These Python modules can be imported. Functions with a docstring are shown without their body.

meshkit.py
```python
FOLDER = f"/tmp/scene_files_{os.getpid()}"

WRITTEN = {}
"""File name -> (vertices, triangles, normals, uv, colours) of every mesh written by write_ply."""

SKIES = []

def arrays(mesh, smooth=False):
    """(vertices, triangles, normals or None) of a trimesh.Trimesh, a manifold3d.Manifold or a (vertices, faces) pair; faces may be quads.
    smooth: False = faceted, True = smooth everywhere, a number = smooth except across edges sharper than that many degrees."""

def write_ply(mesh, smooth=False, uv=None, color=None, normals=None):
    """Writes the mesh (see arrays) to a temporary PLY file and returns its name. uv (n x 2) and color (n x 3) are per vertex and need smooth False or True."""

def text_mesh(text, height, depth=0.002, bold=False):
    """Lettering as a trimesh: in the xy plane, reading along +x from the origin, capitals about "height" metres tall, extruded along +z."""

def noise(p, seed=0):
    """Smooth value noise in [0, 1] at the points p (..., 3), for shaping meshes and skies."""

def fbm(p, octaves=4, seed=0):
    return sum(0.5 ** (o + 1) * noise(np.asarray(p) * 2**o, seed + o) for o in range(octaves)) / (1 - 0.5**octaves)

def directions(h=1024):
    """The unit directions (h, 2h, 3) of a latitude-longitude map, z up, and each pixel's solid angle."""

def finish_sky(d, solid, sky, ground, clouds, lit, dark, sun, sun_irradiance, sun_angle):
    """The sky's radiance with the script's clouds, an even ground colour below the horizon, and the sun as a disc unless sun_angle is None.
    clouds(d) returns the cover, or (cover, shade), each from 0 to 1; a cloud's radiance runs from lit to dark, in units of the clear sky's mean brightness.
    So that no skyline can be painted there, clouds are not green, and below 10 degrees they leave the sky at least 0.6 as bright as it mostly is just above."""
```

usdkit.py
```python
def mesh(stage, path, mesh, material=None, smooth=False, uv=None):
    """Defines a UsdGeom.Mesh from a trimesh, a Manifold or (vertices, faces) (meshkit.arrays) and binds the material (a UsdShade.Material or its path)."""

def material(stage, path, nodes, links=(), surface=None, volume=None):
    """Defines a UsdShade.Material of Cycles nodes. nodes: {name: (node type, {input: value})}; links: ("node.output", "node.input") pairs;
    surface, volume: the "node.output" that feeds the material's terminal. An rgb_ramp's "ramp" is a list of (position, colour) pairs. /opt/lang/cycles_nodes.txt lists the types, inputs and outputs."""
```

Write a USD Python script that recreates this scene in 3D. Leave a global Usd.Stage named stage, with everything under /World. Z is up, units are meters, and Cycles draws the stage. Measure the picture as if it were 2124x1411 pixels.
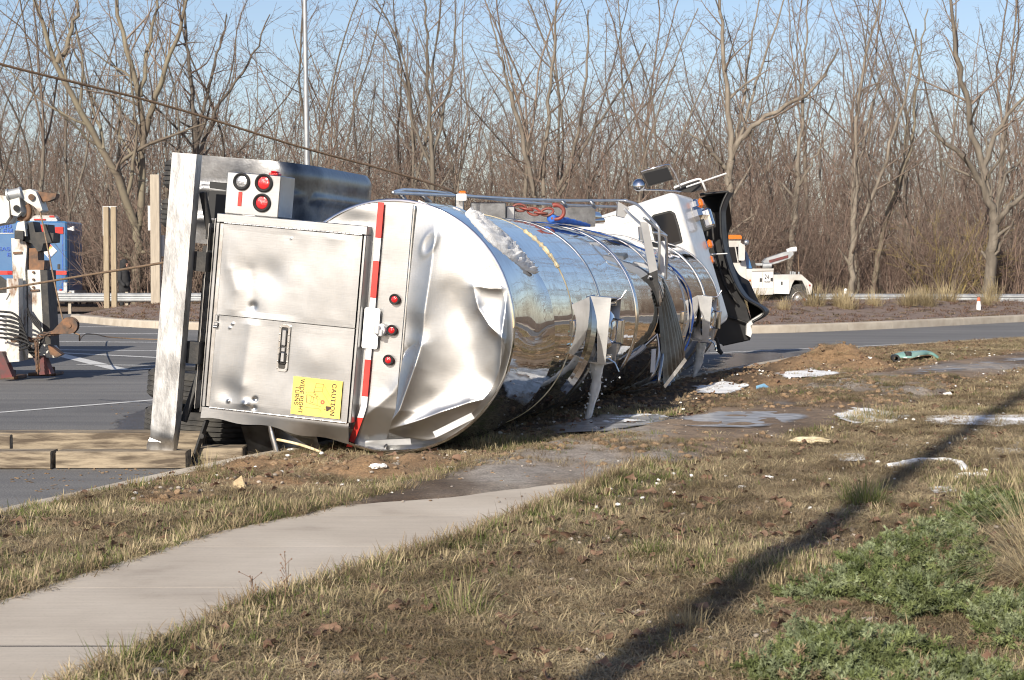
import math, re
import numpy as np, trimesh, manifold3d, usdkit, meshkit
from pxr import Usd, UsdGeom, UsdLux, UsdShade, Gf, Sdf, Vt
from trimesh import transformations as TF
from shapely.geometry import Polygon
stage = Usd.Stage.CreateInMemory()
UsdGeom.SetStageUpAxis(stage, 'Z')
UsdGeom.Xform.Define(stage, '/World'); UsdGeom.Scope.Define(stage, '/World/Looks')
rng = np.random.default_rng(7)
# ------------------------------------------------------------------ camera, sky, sun, exposure
F, CX, CY, HZ, CZ = 3780.0, 1062.0, 705.5, 550.0, 1.66
PITCH = math.atan((CY - HZ) / F)
cam = UsdGeom.Camera.Define(stage, '/World/camera')
cam.CreateHorizontalApertureAttr(36.0); cam.CreateFocalLengthAttr(36.0 * F / 2124)
cam.CreateFStopAttr(8.5); cam.CreateFocusDistanceAttr(15.5); cam.CreateExposureAttr(0.58)
cam.CreateClippingRangeAttr(Gf.Vec2f(0.1, 5000))
_M = TF.translation_matrix([0, 0, CZ]) @ TF.rotation_matrix(math.pi / 2 - PITCH, [1, 0, 0])
cam.AddTransformOp().Set(Gf.Matrix4d(_M.T.tolist()))
SUN_AZ, SUN_EL = math.radians(180 + 21), math.radians(27)      # direction towards the sun, from +y clockwise
sd = np.array([math.sin(SUN_AZ) * math.cos(SUN_EL), math.cos(SUN_AZ) * math.cos(SUN_EL), math.sin(SUN_EL)])
sun = UsdLux.DistantLight.Define(stage, '/World/sun_light')
sun.CreateIntensityAttr(1.2); sun.CreateNormalizeAttr(True); sun.CreateAngleAttr(0.5); sun.CreateColorAttr(Gf.Vec3f(1.0, 0.915, 0.78))
_z = sd; _x = np.cross([0, 0, 1], _z); _x /= np.linalg.norm(_x); _y = np.cross(_z, _x)
_S = np.eye(4); _S[:3, 0], _S[:3, 1], _S[:3, 2] = _x, _y, _z
sun.AddTransformOp().Set(Gf.Matrix4d(_S.T.tolist()))
sky = UsdLux.DomeLight.Define(stage, '/World/sky'); sky.GetPrim().SetCustomDataByKey('kind', 'structure')
skm = usdkit.material(stage, '/World/Looks/sky', {
    's': ('sky_texture', {'sky_type': 'single_scattering', 'sun_disc': False, 'sun_elevation': SUN_EL, 'sun_rotation': math.atan2(sd[0], sd[1]), 'altitude': 60.0, 'air_density': 1.0, 'aerosol_density': 0.9, 'ozone_density': 2.2}),
    't': ('texture_coordinate', {}), 'm': ('mapping', {'scale': (2.2, 2.2, 9.0)}),
    'n': ('noise_texture', {'scale': 1.1, 'detail': 5.0, 'roughness': 0.55}),
    'r': ('rgb_ramp', {'ramp': [(0, (0, 0, 0)), (0.56, (0, 0, 0)), (0.75, (0.3, 0.3, 0.3)), (1, (0.45, 0.45, 0.45))]}),
    'c': ('mix_color', {'b': (2.6, 2.5, 2.6)}), 'k': ('mix_color', {'blend_type': 'multiply', 'fac': 1.0, 'b': (1.03, 0.965, 1.01)}),
    'b': ('background_shader', {'strength': 0.084})},
    [('t.generated', 'm.vector'), ('m.vector', 'n.vector'), ('n.fac', 'r.fac'), ('r.color', 'c.fac'), ('s.color', 'k.a'), ('k.result', 'c.a'), ('c.result', 'b.color')], surface='b.background')
UsdShade.MaterialBindingAPI.Apply(sky.GetPrim()).Bind(skm)
# ------------------------------------------------------------------ pixel helpers (photograph pixels -> points)
_cp, _sp = math.cos(PITCH), math.sin(PITCH)
CAM = np.array([0, 0, CZ])
def ray(px, py):
    a, b = (px - CX) / F, (CY - py) / F
    return np.array([a, _cp + b * _sp, -_sp + b * _cp])
def W(px, py, D):
    d = ray(px, py); return CAM + d * (D / d[1])
def G(px, py, z=0.0):
    d = ray(px, py); return CAM + d * ((z - CZ) / d[2])
# ------------------------------------------------------------------ scene helpers
_used = {}
def num(parent, name):
    k = (str(parent), name); n = _used.get(k, 0); _used[k] = n + 1
    return name if n == 0 else f'{name}_{n:03d}'
def tag(p, label=None, cat=None, group=None, kind=None):
    for k, v in (('label', label), ('category', cat), ('group', group), ('kind', kind)):
        if v: p.SetCustomDataByKey(k, v)
    return p
def path_of(p): return str(p.GetPath()) if p is not None else '/World'
def thing(name, label=None, cat=None, group=None, kind=None, M=None):
    x = UsdGeom.Xform.Define(stage, '/World/' + num('/World', name))
    if M is not None: x.AddTransformOp().Set(Gf.Matrix4d(np.asarray(M).T.tolist()))
    return tag(x.GetPrim(), label, cat, group, kind)
def holder(name, parent, label=None):
    x = UsdGeom.Xform.Define(stage, path_of(parent) + '/' + num(path_of(parent), name))
    return tag(x.GetPrim(), label)
def obj(name, mesh, m, parent=None, smooth=30, label=None, cat=None, group=None, kind=None, tint=None):
    pp = path_of(parent)
    if isinstance(mesh, B): mesh = mesh.mesh()
    me = usdkit.mesh(stage, pp + '/' + num(pp, name), mesh, m, smooth=smooth)
    me.CreateDoubleSidedAttr(True)
    if tint is not None:
        UsdGeom.PrimvarsAPI(me).CreatePrimvar('tint', Sdf.ValueTypeNames.Color3fArray, 'vertex').Set(Vt.Vec3fArray.FromNumpy(np.asarray(tint, np.float32)))
    return tag(me.GetPrim(), label, cat, group, kind)
def dup(src, M, label=None, cat=None, group=None):
    name = re.sub(r'_[0-9]{3}$', '', src.GetName())
    x = UsdGeom.Xform.Define(stage, '/World/' + num('/World', name))
    x.GetPrim().GetReferences().AddInternalReference(src.GetPath())
    x.GetPrim().SetInstanceable(True)
    x.ClearXformOpOrder()
    x.AddTransformOp(opSuffix='copy').Set(Gf.Matrix4d(np.asarray(M).T.tolist()))
    return tag(x.GetPrim(), label, cat, group)
def TR(x, y, z, rz=0, s=1.0, rx=0, ry=0):
    M = TF.translation_matrix([x, y, z]) @ TF.rotation_matrix(rz, [0, 0, 1])
    if rx: M = M @ TF.rotation_matrix(rx, [1, 0, 0])
    if ry: M = M @ TF.rotation_matrix(ry, [0, 1, 0])
    return M @ np.diag([s, s, s, 1.0])
def frames(path):
    p = np.asarray(path, float); t = np.gradient(p, axis=0); t /= np.maximum(np.linalg.norm(t, axis=1, keepdims=True), 1e-9)
    ref = np.array([0, 0, 1.0]) if abs(t[0][2]) < 0.9 else np.array([1.0, 0, 0])
    us, vs, u = [], [], None
    for k in range(len(p)):
        if u is None: u = np.cross(t[k], ref)
        else: u = u - t[k] * (u @ t[k])
        u = u / np.linalg.norm(u); us.append(u); vs.append(np.cross(u, t[k]))
    return p, np.array(us), np.array(vs)
def smooth_path(pts, n=24):
    from scipy.interpolate import PchipInterpolator
    p = np.asarray(pts, float); s = np.r_[0, np.cumsum(np.linalg.norm(np.diff(p, axis=0), axis=1))]
    return PchipInterpolator(s, p, axis=0)(np.linspace(0, s[-1], n))
class B:
    def __init__(s): s.v, s.f, s.n = [], [], 0
    def add(s, v, f):
        v = np.asarray(v, float); f = np.asarray(f, int)
        if f.shape[1] == 4: f = np.vstack([f[:, [0, 1, 2]], f[:, [0, 2, 3]]])
        s.v.append(v); s.f.append(f + s.n); s.n += len(v); return s
    def mesh(s, M=None):
        m = trimesh.Trimesh(np.vstack(s.v), np.vstack(s.f), process=False)
        if M is not None: m.apply_transform(M)
        return m
    def tm(s, m, M=None):
        if hasattr(m, 'to_mesh'):
            k = m.to_mesh(); m = trimesh.Trimesh(k.vert_properties[:, :3], k.tri_verts, process=False)
        v = np.array(m.vertices)
        if M is not None: v = TF.transform_points(v, M)
        return s.add(v, m.faces)
    def box(s, c, d, R=None, ch=0.0):
        h = np.asarray(d, float) / 2; c = np.asarray(c, float)
        if ch <= 0:
            m = trimesh.creation.box(2 * h); v = m.vertices
        else:
            sg = np.array([[i, j, k] for i in (-1, 1) for j in (-1, 1) for k in (-1, 1)], float)
            v = np.vstack([sg * (h - ch * np.eye(3)[[1, 2, 0]][a] - ch * np.eye(3)[[2, 0, 1]][a]) for a in range(3)])
            m = trimesh.convex.convex_hull(v); v = m.vertices
        if R is not None: v = v @ np.asarray(R)[:3, :3].T
        return s.add(v + c, m.faces)
    def bb(s, lo, hi, ch=0.0):
        lo, hi = np.asarray(lo, float), np.asarray(hi, float)
        return s.box((lo + hi) / 2, np.abs(hi - lo), ch=ch)
    def bar(s, a, b, w, h, up=(0, 0, 1)):
        a, b = np.asarray(a, float), np.asarray(b, float); t = b - a; L = np.linalg.norm(t); t /= L
        u = np.cross(t, up); u /= np.linalg.norm(u); v = np.cross(u, t)
        return s.box((a + b) / 2, (w, L, h), R=np.stack([u, t, v], 1), ch=min(w, h) * .12)
    def tube(s, pts, r, n=10, cap=True):
        p, u, v = frames(pts); r = np.broadcast_to(np.asarray(r, float), (len(p),))
        a = np.linspace(0, 2 * np.pi, n, endpoint=False)
        V = p[:, None] + r[:, None, None] * (np.cos(a)[None, :, None] * u[:, None] + np.sin(a)[None, :, None] * v[:, None])
        i = np.arange(len(p) - 1)[:, None] * n; j = np.arange(n)[None]; k = (j + 1) % n
        f = np.stack([i + j, i + k, i + n + k, i + n + j], -1).reshape(-1, 4)
        V = V.reshape(-1, 3); f = np.vstack([f[:, [0, 1, 2]], f[:, [0, 2, 3]]])
        if cap:
            m = len(V); V = np.vstack([V, p[0], p[-1]]); e = (len(p) - 1) * n; j = np.arange(n); k = (j + 1) % n
            f = np.vstack([f, np.stack([np.full(n, m), k, j], 1), np.stack([np.full(n, m + 1), e + j, e + k], 1)])
        return s.add(V, f)
    def cyl(s, a, b, r0, r1=None, n=20):
        return s.tube([a, b], [r0, r0 if r1 is None else r1], n)
    def sweep(s, path, prof):                       # prof: closed (lateral, up) outline, swept with z up
        p = np.asarray(path, float); t = np.gradient(p, axis=0); t[:, 2] = 0; t /= np.linalg.norm(t, axis=1, keepdims=True)
        u = np.stack([t[:, 1], -t[:, 0], 0 * t[:, 0]], 1); prof = np.asarray(prof, float); n = len(prof)
        V = p[:, None] + prof[None, :, 0, None] * u[:, None] + prof[None, :, 1, None] * np.array([0, 0, 1.0])
        i = np.arange(len(p) - 1)[:, None] * n; j = np.arange(n)[None]; k = (j + 1) % n
        f = np.stack([i + j, i + k, i + n + k, i + n + j], -1).reshape(-1, 4)
        cf = trimesh.creation.triangulate_polygon(Polygon(prof), engine='earcut')
        base = len(p) * n; e = base + n
        V = np.vstack([V.reshape(-1, 3), V[0], V[-1]])
        order = [int(np.argmin(np.linalg.norm(prof - q, axis=1))) for q in cf[0]]
        cfi = np.array(order)[cf[1]]
        return s.add(V, np.vstack([f[:, [0, 1, 2]], f[:, [0, 2, 3]], base + cfi, e + cfi[:, ::-1]]))
    def ext(s, poly, d, M=None, holes=()):          # outline in xy extruded along +z, then placed by M
        m = trimesh.creation.extrude_polygon(Polygon(poly, holes).buffer(0), d, engine='earcut')
        return s.tm(m, M)
    def grid(s, P):                                 # P: (n, m, 3)
        n, m = P.shape[:2]; i = np.arange(n - 1)[:, None] * m; j = np.arange(m - 1)[None]
        f = np.stack([i + j, i + j + 1, i + m + j + 1, i + m + j], -1).reshape(-1, 4)
        return s.add(P.reshape(-1, 3), f)
    def revolve(s, prof, n=32, M=None):             # prof: (radius, height) about z
        m = trimesh.creation.revolve(np.asarray(prof, float), sections=n); return s.tm(m, M)
    def ball(s, c, r, sub=2):
        m = trimesh.creation.icosphere(sub, 1.0); return s.add(np.asarray(m.vertices) * r + np.asarray(c), m.faces)
    def lump(s, c, r, seed, sub=2, amp=0.35, fr=2.0, sq=(1, 1, 1)):
        m = trimesh.creation.icosphere(sub, 1.0); v = np.asarray(m.vertices)
        v = v * (1 + amp * (meshkit.fbm(v * fr + seed * 17.3, 3, seed) * 2 - 1))[:, None]
        return s.add(v * r * np.asarray(sq) + np.asarray(c), m.faces)
def PXY(M_origin, X, Y, Z):
    M = np.eye(4); M[:3, 0], M[:3, 1], M[:3, 2], M[:3, 3] = X, Y, Z, M_origin; return M
def pxpoly(b, pts, D, depth):                       # a silhouette at distance D, made solid over its true depth (away)
    q = np.array([W(x, y, D)[[0, 2]] for x, y in pts])
    return b.ext(q, depth, PXY((0, D, 0), (1, 0, 0), (0, 0, 1), (0, -1, 0)) @ TF.translation_matrix([0, 0, -depth]))
def hullballs(pts, rs):
    return manifold3d.Manifold.batch_hull([manifold3d.Manifold.sphere(r, 20).translate(tuple(map(float, p))) for p, r in zip(pts, np.broadcast_to(rs, (len(pts),)))])
# ------------------------------------------------------------------ materials
def lk(n): return '/World/Looks/' + n
def pm(name, c1, c2=None, rough=0.6, metal=0.0, scale=5.0, lo=0.35, hi=0.65, bump=0.0, bscale=60.0, rough2=None, coord='object', detail=6.0, stretch=(1, 1, 1), vary=0.0, **kw):
    nodes = {'t': ('texture_coordinate', {}) if coord == 'object' else ('geometry', {}), 'p': ('principled_bsdf', {'roughness': rough, 'metallic': metal, **kw})}
    links = []; src = 't.object' if coord == 'object' else 't.position'
    nodes['mp'] = ('mapping', {'scale': stretch}); links.append((src, 'mp.vector'))
    c2 = c1 if c2 is None else c2
    nodes['n'] = ('noise_texture', {'scale': scale, 'detail': detail, 'roughness': 0.6}); links.append(('mp.vector', 'n.vector'))
    nodes['r'] = ('rgb_ramp', {'ramp': [(lo, c1), (hi, c2)]}); links.append(('n.fac', 'r.fac')); col = 'r.color'
    if vary:
        nodes['oi'] = ('object_info', {}); nodes['mr'] = ('map_range', {'to_min': 1 - vary, 'to_max': 1 + vary}); nodes['hs'] = ('hsv', {})
        links += [('oi.random', 'mr.value'), ('mr.result', 'hs.value'), (col, 'hs.color')]; col = 'hs.color'
    links.append((col, 'p.base_color'))
    if rough2 is not None:
        nodes['rr'] = ('map_range', {'from_min': lo, 'from_max': hi, 'to_min': rough, 'to_max': rough2, 'clamp': True}); links += [('n.fac', 'rr.value'), ('rr.result', 'p.roughness')]
    if bump:
        nodes['bn'] = ('noise_texture', {'scale': bscale, 'detail': 5.0, 'roughness': 0.6}); nodes['b'] = ('bump', {'strength': bump, 'distance': 0.01})
        links += [('mp.vector', 'bn.vector'), ('bn.fac', 'b.height'), ('b.normal', 'p.normal')]
    return usdkit.material(stage, lk(name), nodes, links, surface='p.BSDF')
M = {}
M['alu'] = usdkit.material(stage, lk('brushed_aluminium'), {
    't': ('texture_coordinate', {}), 'm1': ('mapping', {'scale': (220, 60, 3)}), 'm2': ('mapping', {'scale': (3, 40, 130), 'rotation': (0, 0.5, 0)}),
    'n1': ('noise_texture', {'scale': 1.0, 'detail': 3.0}), 'n2': ('noise_texture', {'scale': 1.3, 'detail': 4.0}), 'n3': ('noise_texture', {'scale': 2.5, 'detail': 5.0}),
    'mx': ('mix_float', {'fac': 0.5}), 'n5': ('noise_texture', {'scale': 5.0, 'detail': 9.0, 'roughness': 0.72}), 'gr': ('rgb_ramp', {'ramp': [(0.52, (0, 0, 0)), (0.74, (0.35, 0.35, 0.35))]}), 'gm': ('mix_color', {'b': (0.2, 0.17, 0.14)}), 'b': ('bump', {'strength': 0.05, 'distance': 0.01}), 'rr': ('map_range', {'from_min': 0.3, 'from_max': 0.7, 'to_min': 0.29, 'to_max': 0.37}),
    'cr': ('rgb_ramp', {'ramp': [(0.3, (0.40, 0.404, 0.41)), (0.65, (0.505, 0.508, 0.513))]}),
    'p': ('principled_bsdf', {'metallic': 1.0, 'roughness': 0.36})},
    [('t.object', 'm1.vector'), ('t.object', 'm2.vector'), ('m1.vector', 'n1.vector'), ('m2.vector', 'n2.vector'), ('t.object', 'n3.vector'), ('n1.fac', 'mx.a'), ('n2.fac', 'mx.b'), ('mx.result', 'b.height'),
     ('b.normal', 'p.normal'), ('n3.fac', 'rr.value'), ('rr.result', 'p.roughness'), ('n3.fac', 'cr.fac'), ('cr.color', 'gm.a'), ('t.object', 'n5.vector'), ('n5.fac', 'gr.fac'), ('gr.color', 'gm.fac'), ('gm.result', 'p.base_color')], surface='p.BSDF')
M['worn_alu'] = pm('worn_aluminium', (0.44, 0.442, 0.445), (0.64, 0.64, 0.64), rough=0.3, rough2=0.42, metal=1.0, scale=6, bump=0.25, bscale=18, stretch=(2, 2, 0.6))
M['fender'] = pm('dull_aluminium', (0.15, 0.152, 0.157), (0.23, 0.233, 0.238), rough=0.24, rough2=0.34, metal=1.0, scale=4, bump=0.1)
M['steel'] = usdkit.material(stage, lk('mirror_steel'), {
    't': ('texture_coordinate', {}), 'm1': ('mapping', {'scale': (1.2, 1.6, 1.2)}), 'n1': ('noise_texture', {'scale': 1.6, 'detail': 2.0}), 'n2': ('noise_texture', {'scale': 7.0, 'detail': 5.0}),
    'b': ('bump', {'strength': 0.05, 'distance': 0.04}), 'rr': ('map_range', {'from_min': 0.4, 'from_max': 0.75, 'to_min': 0.02, 'to_max': 0.06}),
    'cr': ('rgb_ramp', {'ramp': [(0.4, (0.62, 0.617, 0.615)), (0.7, (0.5, 0.49, 0.47))]}),
    'p': ('principled_bsdf', {'metallic': 1.0})},
    [('t.object', 'm1.vector'), ('m1.vector', 'n1.vector'), ('t.object', 'n2.vector'), ('n1.fac', 'b.height'), ('b.normal', 'p.normal'), ('n2.fac', 'rr.value'), ('rr.result', 'p.roughness'), ('n2.fac', 'cr.fac'), ('cr.color', 'p.base_color')], surface='p.BSDF')
M['chrome'] = pm('chrome', (0.8, 0.8, 0.8), rough=0.08, metal=1.0)
M['satin'] = pm('satin_steel', (0.5, 0.49, 0.475), (0.62, 0.61, 0.6), rough=0.24, rough2=0.36, metal=1.0)
M['dark'] = pm('black_frame', (0.012, 0.012, 0.013), (0.05, 0.043, 0.036), rough=0.6, scale=9, lo=0.45, hi=0.8, bump=0.2)
M['blackshell'] = pm('black_fibreglass', (0.005, 0.005, 0.006), (0.014, 0.0135, 0.013), rough=0.45, rough2=0.65, scale=4, lo=.45, hi=.8)
M['rubber'] = pm('tyre_rubber', (0.025, 0.025, 0.026), (0.07, 0.066, 0.06), rough=0.85, scale=6, bump=0.2)
M['gasket'] = pm('rubber_gasket', (0.015, 0.015, 0.016), rough=0.7)
def lens(n, c, tr=0.35): return pm(n, c, rough=0.12, transmission_weight=tr, coat_weight=0.6, bump=0.35, bscale=160)
M['red_lens'] = lens('red_lens', (0.62, 0.015, 0.02)); M['clear_lens'] = pm('clear_lens', (0.35, 0.35, 0.36), (0.75, 0.75, 0.75), rough=0.1, metal=0.8, coat_weight=0.8, bump=0.5, bscale=90, scale=60); M['amber_lens'] = lens('amber_lens', (0.8, 0.2, 0.015))
M['white'] = pm('white_paint', (0.52, 0.51, 0.49), (0.68, 0.68, 0.67), rough=0.3, scale=2.5, coat_weight=0.4)
M['plastic_white'] = pm('white_plate', (0.72, 0.72, 0.72), (0.78, 0.78, 0.78), rough=0.45)
M['tape_red'] = pm('red_tape', (0.48, 0.035, 0.032), (0.55, 0.05, 0.04), rough=0.3, scale=8)
M['tape_white'] = pm('white_tape', (0.62, 0.63, 0.66), (0.72, 0.72, 0.74), rough=0.35, scale=12)
M['tape_grey'] = pm('grey_tape', (0.52, 0.53, 0.54), (0.62, 0.62, 0.63), rough=0.5, scale=10)
M['yellow'] = pm('yellow_sticker', (0.74, 0.55, 0.1), (0.78, 0.6, 0.14), rough=0.4)
M['ink'] = pm('brown_black_ink', (0.05, 0.02, 0.012), rough=0.5)
M['orange_ink'] = pm('orange_ink', (0.8, 0.12, 0.05), rough=0.5)
M['glass_dark'] = pm('dark_glass', (0.012, 0.013, 0.016), rough=0.12, specular_ior_level=0.25); M['rail'] = pm('tubular_aluminium', (0.62, 0.62, 0.62), (0.75, 0.75, 0.75), rough=0.32, metal=0.9)
M['mirror'] = pm('mirror_glass', (0.6, 0.62, 0.65), rough=0.02, metal=1.0)
M['foam'] = pm('torn_insulation', (0.66, 0.64, 0.61), (0.82, 0.815, 0.8), rough=0.9, scale=14, bump=0.8, bscale=40)
M['foam_yellow'] = pm('yellowed_insulation', (0.5, 0.38, 0.2), (0.72, 0.64, 0.46), rough=0.95, scale=12, bump=0.6)
M['red_paint'] = pm('red_hook_paint', (0.22, 0.028, 0.02), (0.12, 0.06, 0.045), rough=0.5, scale=10)
M['blue_strap'] = pm('blue_webbing', (0.02, 0.09, 0.42), (0.04, 0.16, 0.55), rough=0.8, scale=20, bump=0.3, bscale=150)
M['rope'] = pm('steel_cable', (0.13, 0.085, 0.05), (0.22, 0.15, 0.095), rough=0.6, scale=30, bump=0.5, bscale=90)
M['galv'] = pm('galvanised_steel', (0.3, 0.315, 0.33), (0.42, 0.43, 0.44), rough=0.45, rough2=0.6, metal=0.55, scale=3)
M['timber'] = pm('sawn_timber', (0.085, 0.064, 0.045), (0.3, 0.245, 0.175), rough=0.85, scale=2.6, lo=.38, hi=.6, stretch=(1, 8, 8), bump=0.3, bscale=20)
M['post'] = pm('treated_post', (0.24, 0.19, 0.125), (0.34, 0.275, 0.19), rough=0.8, scale=3, stretch=(9, 9, 0.7), bump=0.2)
M['greypost'] = pm('weathered_post', (0.3, 0.26, 0.21), (0.4, 0.35, 0.28), rough=0.85, scale=3, stretch=(9, 9, 0.7), bump=0.2)
M['sign'] = pm('sign_back', (0.42, 0.43, 0.44), (0.5, 0.5, 0.51), rough=0.5, metal=0.3)
M['wreckwhite'] = pm('rusty_white_paint', (0.17, 0.085, 0.04), (0.52, 0.51, 0.475), rough=0.5, scale=3.6, lo=0.36, hi=0.47, bump=0.1, stretch=(1.4, 1.4, .6))
M['rust'] = pm('rusty_steel', (0.05, 0.04, 0.034), (0.2, 0.1, 0.05), rough=0.75, scale=7, bump=0.3)
M['dullred'] = pm('dull_red_paint', (0.14, 0.02, 0.02), (0.05, 0.03, 0.03), rough=0.6, scale=6)
M['blue_van'] = pm('blue_truck_paint', (0.03, 0.115, 0.27), (0.045, 0.14, 0.3), rough=0.3, scale=1.5, coat_weight=0.4)
M['blue_letter'] = pm('blue_lettering', (0.015, 0.085, 0.4), rough=0.4)
M['cloth'] = pm('black_cloth', (0.014, 0.014, 0.016), (0.03, 0.03, 0.032), rough=0.9, scale=8, bump=0.3)
M['skin'] = pm('skin', (0.5, 0.27, 0.19), rough=0.55)
M['bark'] = pm('pale_bark', (0.105, 0.088, 0.07), (0.2, 0.172, 0.138), rough=0.9, scale=1.6, lo=.35, hi=.7, stretch=(3, 3, 0.9), coord='pos', vary=0.2)
M['bark_green'] = pm('mossy_bark', (0.115, 0.093, 0.07), (0.2, 0.178, 0.125), rough=0.9, scale=0.7, lo=.4, hi=.7, coord='pos', vary=0.15)
M['bark_dark'] = pm('dark_bark', (0.07, 0.058, 0.048), (0.14, 0.117, 0.094), rough=0.9, scale=1.6, stretch=(3, 3, 0.6), coord='pos', vary=0.25)
M['twig'] = pm('brown_twigs', (0.132, 0.1, 0.08), (0.215, 0.17, 0.135), rough=0.9, scale=0.5, coord='pos', vary=0.25)
M['twig_red'] = pm('reddish_twigs', (0.128, 0.087, 0.068), (0.205, 0.147, 0.117), rough=0.9, scale=0.3, coord='pos', vary=0.25)
M['twig_yellow'] = pm('olive_twigs', (0.2, 0.155, 0.06), (0.27, 0.21, 0.09), rough=0.9, scale=0.5, coord='pos', vary=0.2)
M['asphalt'] = usdkit.material(stage, lk('asphalt'), {
    'g': ('geometry', {}), 'n1': ('noise_texture', {'scale': 0.22, 'detail': 6.0}), 'n2': ('noise_texture', {'scale': 70.0, 'detail': 3.0}), 'v': ('voronoi_texture', {'scale': 55.0}),
    'm': ('mapping', {'scale': (0.5, 4, 1), 'rotation': (0, 0, 0.25)}), 'n3': ('noise_texture', {'scale': 0.6, 'detail': 4.0}),
    'r1': ('rgb_ramp', {'ramp': [(0.3, (0.12, 0.12, 0.124)), (0.7, (0.17, 0.169, 0.171))]}), 'r2': ('rgb_ramp', {'ramp': [(0.3, (0.62, 0.62, 0.62)), (0.7, (1.3, 1.28, 1.24))]}),
    'x': ('mix_color', {'blend_type': 'multiply', 'fac': 1.0}), 'r3': ('rgb_ramp', {'ramp': [(0.3, (0.76, 0.76, 0.78)), (0.5, (1, 1, 1)), (0.68, (1.14, 1.13, 1.1))]}), 'x2': ('mix_color', {'blend_type': 'multiply', 'fac': 1.0}),
    'b': ('bump', {'strength': 0.5, 'distance': 0.006}), 'p': ('principled_bsdf', {'roughness': 0.85})},
    [('g.position', 'n1.vector'), ('g.position', 'n2.vector'), ('g.position', 'v.vector'), ('g.position', 'm.vector'), ('m.vector', 'n3.vector'), ('n1.fac', 'r1.fac'), ('n2.fac', 'r2.fac'), ('r1.color', 'x.a'), ('r2.color', 'x.b'),
     ('n3.fac', 'r3.fac'), ('x.result', 'x2.a'), ('r3.color', 'x2.b'), ('x2.result', 'p.base_color'), ('v.distance', 'b.height'), ('b.normal', 'p.normal')], surface='p.BSDF')
M['line'] = pm('road_paint', (0.35, 0.35, 0.35), (0.6, 0.6, 0.59), rough=0.7, scale=9, lo=.3, hi=.5, coord='pos')
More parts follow.
